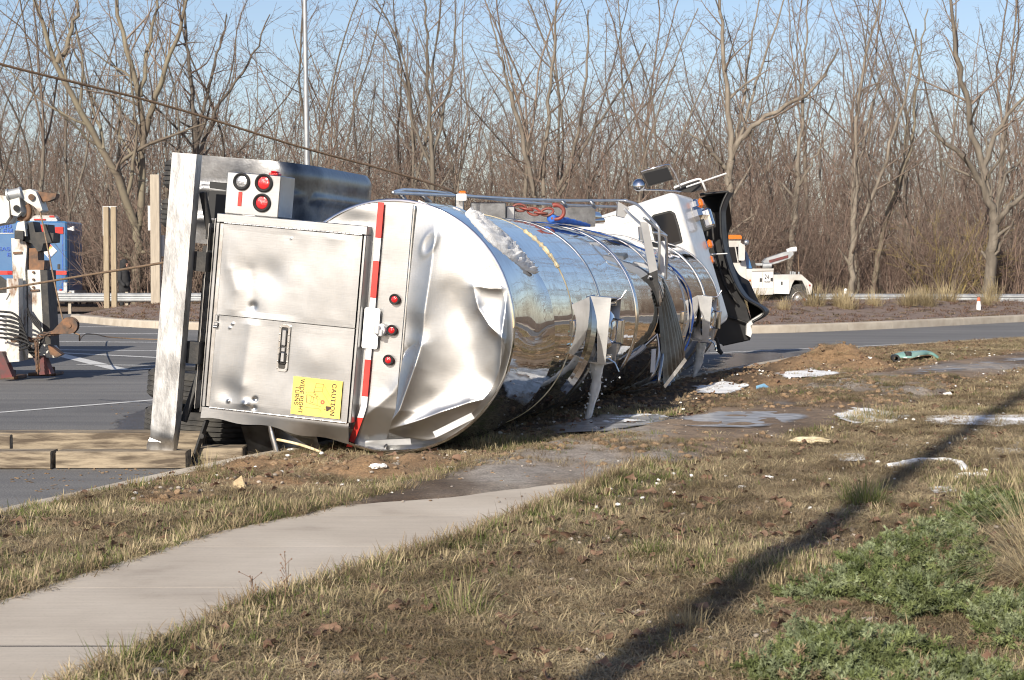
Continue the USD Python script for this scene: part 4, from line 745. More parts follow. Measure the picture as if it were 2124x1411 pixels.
q = L(772, 681); obj('blank_plate', B().ext(rrect(.135, .33, .02), .004, face(q[0], q[2], -.03)), M['plastic_white'], trailer)
q = L(793, 684); obj('electric_socket', B().revolve([(0, .05), (.048, .05), (.05, .03), (.05, 0), (0, 0)], 16, face(q[0], q[2], -.034)).bb((q[0] - .03, -.12, q[2] - .035), (q[0] + .01, -.08, q[2] + .035), ch=.006).bb((q[0] - .0, -.105, q[2] - .05), (q[0] + .035, -.085, q[2] + .005), ch=.006), M['sign'], trailer)
def lamp(px, py, r, y, lens_m, rim=.013, name='marker_lamp', parent=None):
    q = L(px, py, y); h = holder(name, parent or trailer)
    obj('rim', B().revolve([(r, 0), (r + rim, 0), (r + rim, .016), (r + rim * .5, .022), (r - .003, .016), (r - .003, 0)], 28, face(q[0], q[2], y)), M['gasket'], h, smooth=40)
    obj('lens', B().revolve([(0, .022), (r * .45, .0205), (r * .85, .015), (r - .003, .006), (r - .003, 0), (0, 0)], 28, face(q[0], q[2], y)), M[lens_m], h, smooth=40)
for px, py in ((819, 621), (813, 685), (806, 747)): lamp(px, py, .031, -.016, 'red_lens', name='round_red_lamp')
for a, b, c, d in [((866, 421), (920, 447), 7, 0), ((972, 497), (1012, 555), 8, 0), ((902, 902), (982, 862), 9, 0), ((780, 925), (860, 918), 6, 0)]:
    p, q2 = uw(*a), uw(*b); e = (q2 - p) / np.linalg.norm(q2 - p); n2 = np.array([-e[1], e[0]]); ln = np.linalg.norm(q2 - p); s_ = np.linspace(0, ln, 12)[:, None]; k_ = np.linspace(-.026, .026, 5)[None]
    uu = p[0] + e[0] * s_ + n2[0] * k_; wv_ = p[1] + e[1] * s_ + n2[1] * k_; g = np.stack([uu, -head_h(uu, wv_) - .003, wv_], -1) if c != 6 else np.stack([uu, -head_h(uu, wv_) - .004, wv_], -1)
    obj('grey_strip', B().grid(crush(g)), M['tape_grey'], trailer, smooth=True)
# rear cabinet with two doors
YC = -0.10
c00, c10, c11, c01 = L(446, 440, YC), L(762, 470, YC), L(728, 893, YC), L(420, 868, YC)
u0, u1 = (c00[0] + c01[0]) / 2, (c10[0] + c11[0]) / 2; w1, w0 = (c00[2] + c10[2]) / 2, (c01[2] + c11[2]) / 2
cab = holder('rear_cabinet', trailer)
t_ = .075
obj('frame', B().bb((u0, YC, w1 - t_), (u1, .75, w1), ch=.006).bb((u0, YC + .002, w0 + t_ + .003), (u0 + .03, .75, w1 - t_ - .003), ch=.004).bb((u1 - .028, YC - .004, w0 + t_ + .003), (u1, .1, w1 - t_ - .003), ch=.006), M['alu'], cab)
un, wn = np.meshgrid(np.linspace(u0, u1 - .02, 60), np.linspace(w0 - .02, w0 + t_, 12), indexing='ij'); s = (un - u0) / (u1 - u0)
gy_ = YC + 0.0 + .05 * np.clip((w0 + t_ - .02 - wn) / .1, 0, 1) * sstep(.1, 1, s); gw_ = wn - .07 * np.clip((w0 + t_ - wn) / .1, 0, 1) * sstep(.25, 1, s) + .012 * np.sin(s * 17) * np.clip((w0 + .04 - wn) / .06, 0, 1)
lowr = np.stack([un, gy_, gw_], -1); low2 = lowr.copy(); low2[:, 0] += 0; 
obj('buckled_sill', B().grid(lowr).grid(lowr + [0, .006, 0]), M['alu'], cab, smooth=True)
obj('box', B().bb((u0 + .032, YC + .09, w0 + .02), (u1 - .03, .74, w1 - t_ - .002)), M['alu'], cab)
obj('side_jamb', B().bb((u0 - .006, YC - .015, w0 + .03), (u0 - .001, YC + .12, w1 - .045)).bb((u0 - .055, YC - .02, w0 + .055), (u0 - .05, YC + .1, w1 - .09)), M['satin'], cab)
wm = L(600, 668, YC)[2]; wt, wb = w1 - t_ - .006, w0 + t_ + .006; dl, dr = u0 + .075, u1 - .035
obj('door_post', B().bb((u0 + .034, YC + .008, wb), (dl - .006, YC + .05, wt), ch=.003), M['satin'], cab)
def door(wa, wb_, dents, nm):
    h = holder('door', cab); n, m = 150, 120
    uu, wv_ = np.meshgrid(np.linspace(dl, dr, n), np.linspace(wa, wb_, m), indexing='ij'); y = np.zeros_like(uu) + .006 * (meshkit.fbm(np.stack([uu * 2.2, wv_ * 2.2, 0 * uu], -1), 3, 12) - .5) * 1.5
    for px, py, r, a in dents:
        q = L(px, py, YC)
        if isinstance(r, tuple):
            q2 = L(*r[0], YC); d, t = dseg(uu, wv_, [q[[0, 2]], q2[[0, 2]]]); y += .8 * a * np.exp(-np.sqrt(d * d + 6e-4) / (2.2 * r[1])) 
        else: y += a * np.exp(-((uu - q[0]) ** 2 + (wv_ - q[2]) ** 2) / r ** 2)
    ed = np.minimum(np.minimum(uu - dl, dr - uu), np.minimum(np.abs(wv_ - wa), np.abs(wb_ - wv_))); y *= np.clip(ed / .05, 0, 1)
    g = np.stack([uu, YC - .008 + y, wv_], -1)
    bk = B().grid(g); rim = np.concatenate([g[:, 0], g[-1, 1:], g[::-1, -1][1:], g[0, ::-1][1:]]); r2 = rim.copy(); r2[:, 1] = YC + .05; bk.grid(np.stack([rim, r2]))
    obj('panel', bk, M['alu'], h, smooth=50); return h
d1 = door(wm + .003, wt, [(490, 600, ((480, 560), .02), -.010), (525, 640, ((520, 560), .03), .012), (525, 635, .03, .012), (480, 655, ((500, 600), .04), -.008), (605, 495, .006, -.004), (560, 570, .12, .012), (700, 480, .1, -.006)], 'u')
d2 = door(wb, wm - .003, [(523, 665, ((505, 800), .025), -.014), (505, 800, ((500, 850), .04), -.012), (530, 828, .014, .022), (528, 848, .018, .018), (512, 838, .03, -.02), (475, 832, .012, -.012), (484, 672, .008, -.008), (478, 680, .008, -.006), (475, 810, .1, .012), (640, 740, .15, -.006)], 'l')
def hinge(wc, n=34):
    b = B(); L_ = (dr - dl) / n
    for k in range(n): b.cyl((dl + k * L_ + .002, YC - .012, wc), (dl + (k + 1) * L_ - .002, YC - .012, wc), .007, n=8)
    obj('hinge', b, M['satin'], cab, kind='stuff')
hinge(wt + .004); hinge(wb - .004)
q = L(590, 722, YC); lh = holder('latch', cab)
fr_ = Polygon(rrect(.095, .38, .025)).difference(Polygon(rrect(.06, .34, .015)))
obj('latch_frame', B().tm(trimesh.creation.extrude_polygon(fr_, .014, engine='earcut'), face(q[0], q[2], YC - .012)), M['satin'], lh)
obj('latch_recess', B().ext(rrect(.07, .35, .015), .003, face(q[0], q[2], YC - .013)), M['dark'], lh)
obj('latch_handle', B().bb((q[0] - .02, YC - .034, q[2] + .02), (q[0] + .02, YC - .018, q[2] + .15), ch=.006).bb((q[0] - .018, YC - .03, q[2] - .03), (q[0] + .018, YC - .018, q[2] + .005), ch=.004).bb((q[0] - .016, YC - .038, q[2] - .115), (q[0] + .02, YC - .02, q[2] - .035), ch=.006), M['alu'], lh)
obj('latch_grip', B().tube([(q[0] - .028, YC - .03, q[2] - .04), (q[0] - .028, YC - .03, q[2] - .125), (q[0] + .028, YC - .03, q[2] - .125), (q[0] + .028, YC - .03, q[2] - .04)], .007, 8), M['dark'], lh)
rv = B()
for k in range(7):
    for s_ in (-1, 1): rv.ball((q[0] + s_ * .039, YC - .027, q[2] - .165 + k * .055), .006, 1)
obj('rivets', rv, M['satin'], lh, kind='stuff')
q = L(447, 665, YC); obj('hasp', B().bb((q[0] - .0, YC - .03, q[2] - .04), (q[0] + .035, YC - .012, q[2] - .01), ch=.005).bb((q[0] + .005, YC - .03, q[2] + .0), (q[0] + .03, YC - .012, q[2] + .05), ch=.004).cyl((q[0], YC - .03, q[2] - .05), (q[0] + .03, YC - .03, q[2] - .05), .012), M['alu'], cab)
# caution sticker (reads turned on its side because the trailer lies on its side)
st = holder('caution_sticker', d2); tl, tr_, bl = L(612, 780, YC), L(714, 787, YC), L(607, 858, YC)
su, sw = tr_[0] - tl[0], tl[2] - bl[2]; ys_ = YC - .026
FS = PXY((tl[0] - .002, ys_, tl[2]), (0, 0, -1), (1, 0, 0), (0, -1, 0))          # x runs along the lettering, y towards the label's head
obj('sheet', B().ext([(0, 0), (sw, 0), (sw, su), (0, su)], .002, FS), M['yellow'], st)
def stext(s, x0, x1, y, h):
    m = meshkit.text_mesh(s, h, 0.0012, bold=True); b = m.bounds; k = (x1 - x0) / (b[1, 0] - b[0, 0]); m.apply_translation([-b[0, 0], 0, 0]); m.apply_scale([k, 1, 1]); m.apply_translation([x0, y, .002]); return m
tx = B(); tx.tm(stext('CAUTION', .09 * sw, .93 * sw, su * .80, su * .085), FS); tx.tm(stext('WIDE RIGHT', .05 * sw, .96 * sw, su * .155, su * .08), FS); tx.tm(stext('TURNS', .25 * sw, .75 * sw, su * .06, su * .08), FS)
obj('lettering', tx, M['ink'], st, smooth=False)
# sticker drawing, in px of the enlarged sticker (x,y) -> sheet coordinates
def sk(x, y):
    A = np.array([235, 210.]); ex = np.array([1370, 300.]) - A; ey = np.array([175, 1070.]) - A; c = np.linalg.solve(np.stack([ex, ey], 1), np.array([x, y], float) - A); return c[1] * sw, c[0] * su
dg = B()
def stroke(pts, w=.0016):
    p = [sk(*q_) for q_ in pts]
    for a, b in zip(p[:-1], p[1:]):
        a, b = np.array(a), np.array(b); e = (b - a); l = np.linalg.norm(e); e /= l; n_ = np.array([-e[1], e[0]]) * w / 2
        dg.ext([a - n_, b - n_, b + n_, a + n_], .0012, FS @ TF.translation_matrix([0, 0, .002]))
stroke([(765, 365), (935, 378), (905, 550), (720, 540), (765, 365)], .003); stroke([(750, 450), (920, 462)]); stroke([(935, 378), (1115, 700), (1105, 860), (905, 550)]); stroke([(720, 545), (870, 740)]); stroke([(560, 620), (790, 720), (800, 840), (700, 810)]); stroke([(600, 620), (840, 735)]); stroke([(550, 805), (875, 885)], .003)
stroke([(550, 620), (545, 805)], .005); stroke([(655, 665), (640, 790), (690, 805), (705, 680), (655, 665)], .003); stroke([(515, 915), (840, 940), (880, 975), (880, 1020)], .0025)
for k in range(4): stroke([(530 + k * 42, 574), (552 + k * 42, 576)], .0025)
for x, y in ((710, 570), (740, 620), (780, 665)):
    c = sk(x, y); dg.tm(trimesh.creation.annulus(.004, .0075, .0012, sections=14), FS @ TF.translation_matrix([c[0], c[1], .0026]))
c = sk(970, 950); dg.tm(trimesh.creation.annulus(.003, .006, .0012, sections=14), FS @ TF.translation_matrix([c[0], c[1], .0026]))
dg.ext([sk(990, 870), sk(1100, 880), sk(1095, 940), sk(1040, 985), sk(1000, 985), sk(1000, 930), sk(985, 920)], .0012, FS @ TF.translation_matrix([0, 0, .002]))
obj('drawing', dg, M['ink'], st, smooth=False)
c = np.array(sk(915, 785)); burst = [c + (.021 if k % 2 == 0 else .016) * np.array([math.cos(k * np.pi / 18), math.sin(k * np.pi / 18)]) for k in range(36)]
hole = [c + .006 * np.array([math.cos(k * np.pi / 8), math.sin(k * np.pi / 8)]) for k in range(16)]
obj('burst', B().ext(burst, .0014, FS @ TF.translation_matrix([0, 0, .0022]), holes=[hole]), M['orange_ink'], st, smooth=False)
# tail lamp box
YB = -0.10; a_, b_ = L(472, 356, YB), L(577, 441, YB); lb = holder('lamp_box', trailer)
obj('housing', B().bb((a_[0], YB, w1 + .004), (b_[0], .22, a_[2]), ch=.006), M['alu'], lb)
def lamp2(px, py, r, y, mt, nm):
    q = L(px, py, y)
    obj(nm + '_rim', B().revolve([(r, 0), (r + .018, 0), (r + .018, .018), (r + .008, .026), (r - .004, .016), (r - .004, 0)], 32, face(q[0], q[2], y)), M['gasket'], lb, smooth=40)
    obj(nm, B().revolve([(0, .02), (r * .5, .0185), (r * .85, .013), (r - .004, .006), (r - .004, 0), (0, 0)], 32, face(q[0], q[2], y)), M[mt], lb, smooth=40)
lamp2(502, 377, .054, YB, 'clear_lens', 'reversing_lamp'); lamp2(548, 380, .058, YB, 'red_lens', 'tail_lamp'); lamp2(544, 421, .058, YB, 'red_lens', 'brake_lamp')
q = L(498, 413, YB); obj('red_reflector', B().bb((q[0] - .017, YB - .006, q[2] - .058), (q[0] + .017, YB - .0005, q[2] + .058), ch=.002), M['tape_red'], lb)
q = L(566, 357, YB); obj('top_marker', B().bb((q[0] - .04, YB + .01, a_[2]), (q[0] + .04, YB + .1, a_[2] + .02), ch=.006).bb((q[0] - .028, YB + .015, a_[2] + .02), (q[0] + .028, YB + .09, a_[2] + .035), ch=.008), M['red_lens'], lb)
# rear bumper: a full-width box beam, crumpled at its lower end
ub0, ub1 = L(357, 318, -.30)[0], L(408, 318, -.30)[0]; wT, wB = L(382, 318, -.30)[2], L(335, 970, -.30)[2]
n = 90; wv_ = np.linspace(wT, wB, n); cr = np.clip((wB + .34 - wv_) / .34, 0, 1)
sec = [(0, 0), (1, 0), (1, 1), (0, 1)]; Pm = []
for i, w_ in enumerate(wv_):
    jag = .02 * math.sin(w_ * 40) * cr[i] + .016 * math.sin(w_ * 23 + 1) * cr[i]; k = cr[i] ** 1.3
    f0 = np.array([ub0 - .05 * k + jag * .5, -.30 + .04 * k + jag]); f1 = np.array([ub1 - .055 * k - jag * .3, -.30 + .10 * k - jag]); mid = (f0 + f1) / 2 + [0, -.045 * math.sin(cr[i] * 9) * cr[i]]
    Pm.append([[f0[0], f0[1], w_], [mid[0], mid[1], w_], [f1[0], f1[1], w_], [ub1 - .03 * k, -.19, w_], [ub0 - .04 * k, -.19, w_], [f0[0], f0[1], w_]])
bmp = B().grid(np.array(Pm)); e = np.array(Pm[0][:5]); bmp.add(e, [[0, 1, 2], [0, 2, 3], [0, 3, 4]]); e = np.array(Pm[-1][:5]); bmp.add(e, [[0, 2, 1], [0, 3, 2], [0, 4, 3]])
obj('rear_bumper', bmp, M['worn_alu'], trailer, smooth=35, label='tall scuffed bumper beam, crumpled at its lower end')
# chassis between bumper and cabinet
ch = B(); uc = L(420, 560, .1)[0]
ch.bb((ub1 - .02, -.18, .30), (u0 - .03, -.04, .46)).bb((ub1 - .02, -.18, -.46), (u0 - .03, -.04, -.28)).bb((ub1 + .03, -.06, -.52), (u0 - .07, .08, .28)).bb((u0 - .17, -.05, .30), (u0 - .02, 9.5, .40)).bb((u0 - .17, -.05, -.40), (u0 - .02, 9.5, -.30))
ch.bb((u0 - .17, .25, -.3), (u0 - .05, .33, .3)).bb((u0 - .17, 1.7, -.3), (u0 - .05, 1.8, .3))
ch.bar((ub1 + .0, -.12, .95), (u0 - .04, -.02, .48), .05, .05, up=(0, 1, 0)).bar((ub1 - .01, -.12, -.95), (u0 - .05, -.02, -.46), .05, .05, up=(0, 1, 0))
obj('chassis', ch, M['dark'], trailer)
q0, q1 = L(430, 872, -.02), L(400, 962, -.02)
obj('hanger_strap', B().bar((q0[0], -.03, q0[2]), (q1[0], -.03, q1[2]), .02, .075, up=(0, 1, 0)).cyl((q0[0] - .02, -.07, q0[2] - .13), (q0[0] - .02, -.03, q0[2] - .13), .022), M['dark'], trailer)
# wheels: tandem axles, dual tyres each side
RT = .50; UA = -2.08
def tyre(a, w, wid=.26):
    pr = [(.28, -wid / 2 + .02), (.33, -wid / 2), (.44, -wid / 2 - .004), (RT - .03, -wid / 2 + .012), (RT - .006, -wid / 2 + .035)]
    gr = []
    for x in np.linspace(-wid / 2 + .04, wid / 2 - .04, 5): gr += [(RT, x - .012 if x > -.08 else x), (RT, x + .014), (RT - .014, x + .016), (RT - .014, x + .026)]
    gr = gr[:-2]; pr = pr + gr + [(RT - .006, wid / 2 - .035), (RT - .03, wid / 2 - .012), (.44, wid / 2 + .004), (.33, wid / 2), (.28, wid / 2 - .02)]
    return B().revolve(pr, 56, TF.translation_matrix([UA, a, w])), B().revolve([(.0, -.03), (.1, -.03), (.13, .05), (.26, .06), (.285, wid / 2 - .02), (.285, -wid / 2 + .02), (.24, -wid / 2 + .03), (.2, -.03)], 30, TF.translation_matrix([UA, a, w]))
for a in (1.15, 2.3):
    for w in (1.10, .76, -.76, -1.10):
        x = holder('wheel', trailer); ty, rm = tyre(a, w); obj('tyre', ty, M['rubber'], x, smooth=25); obj('rim', rm, M['satin'], x, smooth=35)
    obj('axle', B().cyl((UA, a, -.9), (UA, a, .9), .075), M['dark'], trailer)
obj('spring_hanger', B().bb((UA + .08, .7, .42), (u0 - .1, 2.9, .5)).bb((UA + .08, .7, -.5), (u0 - .1, 2.9, -.42)).cyl((UA + .05, 1.8, -.35), (UA + .05, 1.8, .35), .1), M['dark'], trailer)
# fenders wrapping the tandem wheels
uf = -1.035                             # crown of the fender, facing the tank
def fender(wA, wBq, s, bent=0.0):
    h = holder('fender', trailer)
    prof = [(UA + .12, .44), (UA + .32, .445), (UA + .57, .455), (UA + .83, .48), (uf - .08, .58), (uf - .02, .82), (uf, 1.0), (uf, 2.15), (uf - .03, 2.35), (uf - .12, 2.46), (uf - .25, 2.5)]
    ln = np.array(prof if s > 0 else prof[3:]); d = smooth_path(np.c_[ln, 0 * ln[:, 0]], 70)[:, :2]
    out = []
    ws = np.linspace(wA, wBq, 22)
    for (u, a) in d:
        row = []
        for w in ws:
            t = (w - wA) / (wBq - wA); edge = .055 * (max(0, (t - .86) / .14)) ** 2; rb = .03 * (math.exp(-((t - .62) / .035) ** 2) + math.exp(-((t - .28) / .035) ** 2))
            row.append([u - edge + (rb if a > .8 else 0), a - (rb if a < .7 else 0), w - bent * .1])
        out.append(row)
    g = np.array(out); obj('fender_skin', B().grid(g).grid(g - [.006, -.006, 0]), M['fender'], h, smooth=40)
    return h
fender(.52, 1.27, 1); fender(-.48, -1.22, -1)
x = L(452, 440, .44); fl = L(437, 377, .44); fr2 = L(474, 500, .44)
obj('mud_flap', B().bb((fl[0], .42, fr2[2]), (fr2[0] + .1, .435, fl[2]), ch=.004), M['gasket'], trailer)  # dark sheet added in place of the lamp box's shadow on the fender
q0, q1 = L(505, 880, .25), L(600, 975, .25)
obj('torn_fender_sheet', B().grid(np.array([[L(500, 885, .25), L(560, 880, .45), L(640, 890, .5)], [L(520, 950, .22), L(580, 960, .4), L(640, 950, .5)]])), M['fender'], trailer, smooth=True)
obj('drain_pipe', B().tube([L(560, 870, .05), L(566, 905, .05), L(578, 950, .05)], .028, 14), M['satin'], trailer, smooth=True)
obj('torn_fender_sheet', B().grid(np.array([[L(585, 893, .0), L(655, 900, .0)], [L(640, 925, .04), L(665, 935, .03)]])), M['fender'], trailer)
obj('broken_hose', B().tube(smooth_path([L(575, 912, -.02), L(600, 917, -.04), L(630, 925, -.05), L(665, 938, -.03)], 20), .012, 8), M['foam_yellow'], trailer, smooth=True)
# torn cladding with the white insulation showing
lip = []
pts = [(968, 443), (985, 470), (1010, 498), (1040, 527), (1070, 550), (1108, 570)]; pts2 = [(978, 440), (1010, 458), (1045, 482), (1075, 512), (1095, 540), (1112, 566)]
A_ = smooth_path([LC(x, y, R0 - .005) for x, y in pts], 60); B2 = smooth_path([LC(x, y, R0 + .012) for x, y in pts2], 60)
rw = []
for k in range(60):
    for_ = []
    for t in np.linspace(0, 1, 12):
        p = A_[k] * (1 - t) + B2[k] * t; nrm = np.array([p[0], 0, p[2]]); nrm /= np.linalg.norm(nrm); p = nrm * (R0 + .02) + np.array([0, p[1], 0])
        for_.append(p + nrm * (.05 * math.sin(t * math.pi) * (meshkit.fbm(np.array([[k * .8, t * 9, 1.]]), 4, 5)[0] * 1.8 - .35) - .02 * (t in (0., 1.))))
    rw.append(for_)
obj('torn_insulation', B().grid(np.array(rw)), M['foam'], trailer, smooth=True)
def strip(a, r, th0, th1, w, mt, name, n=40, amp=.03):
    t = np.linspace(th0, th1, n); b = B()
    g = []
    for k, x in enumerate(t):
        row = []
        for s_ in np.linspace(-1, 1, 5):
            ww_ = w * (.6 + .9 * meshkit.noise(np.array([[k * .6, s_, 3.]]), 4)[0]); rr = r + amp * (1 - s_ * s_) * meshkit.fbm(np.array([[k * .5, s_ * 2, 0.]]), 3, 9)[0]
            row.append([math.cos(x) * rr, a + s_ * ww_, math.sin(x) * rr])
        g.append(row)
    obj(name, B().grid(np.array(g)), M[mt], trailer, smooth=True)
strip(2.265, 1.0, math.radians(35), math.radians(62), .035, 'foam_yellow', 'insulation_seam')
# manlids on the top line of the tank: a square spill box, a domed lid, clamps and pouring milk
def manlid(a, nm, sc=1.0):
    h = holder('manway', trailer, nm); u = .985; b = B()
    w_, d_ = .62 * sc, .50 * sc; t = .012
    for (lo, hi) in (((u - .05, a - d_ / 2, w_ / 2), (u + .17, a + d_ / 2, w_ / 2 + t)), ((u - .05, a - d_ / 2, -w_ / 2 - t), (u + .17, a + d_ / 2, -w_ / 2)), ((u - .12, a + d_ / 2, -w_ / 2 - t), (u + .17, a + d_ / 2 + t, w_ / 2 + t))): b.bb(lo, hi)
    b.ext([(u + .09, -w_ / 2 - t), (u + .17, -w_ / 2 - t), (u + .17, w_ / 2 + t), (u - .04, w_ / 2 + t), (u - .02, w_ / 2 - .06), (u + .06, 0)], t, PXY((0, a - d_ / 2, 0), (1, 0, 0), (0, 0, 1), (0, -1, 0)))  # rear wall tapered so its shape imitates shade over the lower part
    obj('spill_box', b, M['alu'], h)
    obj('lid', B().revolve([(0, .15), (.08, .145), (.15, .12), (.2, .08), (.22, .03), (.235, .03), (.235, 0), (0, 0)], 36, PXY((u + .04, a, 0), (0, 1, 0), (0, 0, 1), (1, 0, 0))), M['chrome'], h, smooth=35)
    for s in (-1, 1):
        c = B().cyl((u + .12, a - .14, s * .27), (u + .12, a + .16, s * .27), .02).cyl((u + .12, a + .16, s * .27), (u + .12, a + .24, s * .27), .011).tube([(u + .12, a + .05, s * .27), (u + .2, a + .08, s * .32), (u + .24, a + .1, s * .4)], .009, 8).bb((u + .09, a + .13, s * .27 - .03), (u + .15, a + .17, s * .27 + .03), ch=.006)
        obj('clamp', c, M['chrome'], h)
    obj('handle', B().tube([(u + .14, a - .04, .11), (u + .27, a - .05, .11), (u + .27, a - .05, -.11), (u + .14, a - .04, -.11)], .018, 10).bb((u + .22, a - .085, -.11), (u + .26, a - .045, .11), ch=.005), M['chrome'], h)
    return h
q = LU(1250, 690, 1.05); manlid(q[1], 'nearer domed lid pouring milk'); aM1 = q[1]
q = LU(1462, 668, 1.05); aM2 = q[1]; manlid(q[1], 'farther domed lid near the front', .95)
# curved splash strip just behind the first lid
th = np.linspace(math.radians(19), math.radians(-38), 30); g = np.stack([np.stack([np.cos(th) * r, 0 * th + aM1 - .34 + .02 * k + .10 * np.sin((th + .2) * 1.4), np.sin(th) * r], 1) for k, r in enumerate((R0 - .03, R0 - .005, R0 + .02))])
obj('splash_dam', B().grid(g).grid(g + [0, .01, 0]), M['steel'], trailer, smooth=True)
# spilling milk under each lid
for a, hh in ((aM1, .62), (aM2, .5)):
    p = TM @ np.array([1.04, a, -.33, 1]); zt, zb = p[2], .14; b = B(); n, m = 44, 9; g = []
    for i in range(n):
        s = i / (n - 1); z = zt + (zb - zt) * s; wdt = (.065 - .03 * s) * (1 + .55 * (meshkit.noise(np.array([[s * 7, 0, a]]), 3)[0] - .5))
        for_ = []
        for j in range(m):
            an = 2 * np.pi * j / (m - 1); rr = 1 + .6 * (meshkit.noise(np.array([[s * 9, math.cos(an) * 1.5, math.sin(an) * 1.5 + a]]), 7)[0] - .5)
            for_.append([p[0] - .02 - .10 * s ** 2 + math.cos(an) * wdt * rr * (1 if s < .97 else .3), p[1] - .03 + math.sin(an) * .04 * rr, z])
        g.append(for_)
    b.grid(np.array(g))
    rr_ = np.random.default_rng(int(a * 10))
    for k in range(60): s = rr_.random(); b.ball((p[0] - .02 - .1 * s * s + rr_.normal() * .1 * (1 - .3 * s), p[1] - .05 + rr_.normal() * .05, zt + (zb - zt) * s), rr_.uniform(.004, .012), 1)
    obj('milk_stream', b, M['milk'], smooth=True, label='white milk pouring from the %s domed lid of the tank' % ('nearer' if a == aM1 else 'farther'), cat='milk')
# ladder / handrail assembly over the side
def WL(px, py, D): return (TI @ np.r_[W(px, py, D), 1])[:3]
hr = holder('handrail', trailer)
def rail(pts, r=.017, name='rail', mt='rail'): obj(name, B().tube(smooth_path([WL(*p) for p in pts], 40), r, 10), M[mt], hr, smooth=True)
rail([(815, 400, 16.6), (960, 407, 18.4), (1120, 415, 20.4), (1300, 416, 22.2)]); rail([(840, 394, 17.2), (900, 398, 18.2), (1100, 421, 20.9), (1290, 430, 22.5)]); rail([(815, 400, 16.6), (828, 396, 16.9), (840, 394, 17.2)])
rail([(1290, 416, 22.2), (1310, 420, 22.1), (1345, 448, 21.6), (1362, 467, 21.4)]); rail([(1362, 467, 21.4), (1367, 476, 21.4), (1366, 560, 21.5)]); rail([(1280, 420, 22.2), (1330, 466, 21.6)]); rail([(1355, 483, 21.6), (1380, 490, 21.9), (1382, 500, 22), (1380, 580, 22.2)]); rail([(1335, 452, 22.0), (1383, 490, 22.2)])
for x, y, x2, y2, D in ((828, 400, 852, 432, 17), (868, 400, 892, 420, 17.6), (1225, 418, 1235, 430, 21.4), (1166, 418, 1176, 428, 20.8)): rail([(x, y, D), ((x + x2) / 2, (y + y2) / 2, D), (x2, y2, D + .1)], .022, 'rail_bracket', 'alu')
def LB(name, quad, D, thick, mt, label=None):       # a flat bar through four photographed corners, at its own distance
    g = np.array([WL(x, y, D) for x, y in quad]); n_ = np.cross(g[1] - g[0], g[2] - g[0]); n_ /= np.linalg.norm(n_); n_ *= np.sign(n_[1]) * thick
    V = np.vstack([g, g + n_]); obj(name, B().add(V, [[0, 1, 2, 3], [7, 6, 5, 4], [0, 4, 5, 1], [1, 5, 6, 2], [2, 6, 7, 3], [3, 7, 4, 0]]), M[mt], hr, label=label)
LB('ladder_stringer', [(1328, 460), (1344, 462), (1364, 560), (1347, 567)], 21.3, .06, 'alu'); LB('ladder_stringer', [(1347, 567), (1364, 560), (1372, 690), (1358, 700)], 21.3, .06, 'dark')
for y in (575, 628, 690): 
    q = WL(1352, y, 21.25); obj('ladder_rung', B().tube([q, q + [-.12, .02, .02], q + [-.13, .02, -.08]], .014, 8), M['satin'], hr)
rail([(1362, 690, 21.3), (1366, 740, 21.2), (1352, 780, 21.1), (1320, 800, 21.2)], .022, 'bent_pipe', 'satin'); rail([(1375, 715, 21.4), (1366, 790, 21.0), (1300, 815, 21.2)], .02, 'bent_pipe', 'satin')
LB('step_plate', [(1352, 725), (1361, 724), (1358, 772), (1349, 773)], 21.0, .05, 'plastic_white'); LB('step_bracket', [(1282, 418), (1306, 432), (1296, 452), (1280, 448)], 22.0, .25, 'alu'); LB('step_bracket', [(1326, 470), (1340, 468), (1342, 500), (1328, 498)], 21.6, .25, 'alu')
LB('rail_post', [(1368, 500), (1380, 500), (1378, 590), (1368, 590)], 22.3, .05, 'sign')
# ribbed walkway mat hanging off the side
n, m = 40, 57; g = []
top = [(1372, 575), (1385, 600), (1405, 660), (1418, 720), (1420, 745)]; bot = [(1366, 640), (1370, 700), (1374, 760), (1378, 800), (1382, 805)]
tp = smooth_path([WL(x, y, 21.6 + .4 * k / 4) for k, (x, y) in enumerate(top)], n); bt = smooth_path([WL(x, y, 21.2) for x, y in bot], n)
for i in range(n):
    g.append([tp[i] * (1 - t) + bt[i] * t + np.array([.05 * math.sin(t * math.pi) + .012 * math.sin(t * 2 * math.pi * 7), 0, 0]) for t in np.linspace(0, 1, m)])
obj('ribbed_walkway', B().grid(np.array(g)), M['fender'], trailer, smooth=True, label='dark ribbed walkway strip hanging loose from the side')
LB('walkway_edge', [(1420, 742), (1425, 748), (1380, 806), (1376, 800)], 21.1, .03, 'satin')
# side equipment behind the tank's upper edge
def wbox(x0, y0, x1, y1, D, depth, mt, name, ch_=.01):
    lo, hi = W(x0, y1, D), W(x1, y0, D); m = B().bb((lo[0], D, lo[2]), (hi[0], D + depth, hi[2]), ch=ch_).mesh(); m.apply_transform(TI); obj(name, m, M[mt], trailer)
wbox(976, 420, 1050, 470, 18.8, .5, 'fender', 'side_locker'); wbox(944, 404, 962, 445, 17.4, .08, 'alu', 'lamp_post_bracket'); wbox(946, 402, 968, 417, 17.3, .05, 'plastic_white', 'lamp_base'); wbox(951, 396, 967, 402, 17.3, .06, 'amber_lens', 'side_marker', .012)
wbox(1050, 428, 1068, 460, 19.2, .2, 'alu', 'locker_hinge'); wbox(870, 425, 930, 450, 18.6, 1.5, 'dark', 'side_rail_box')
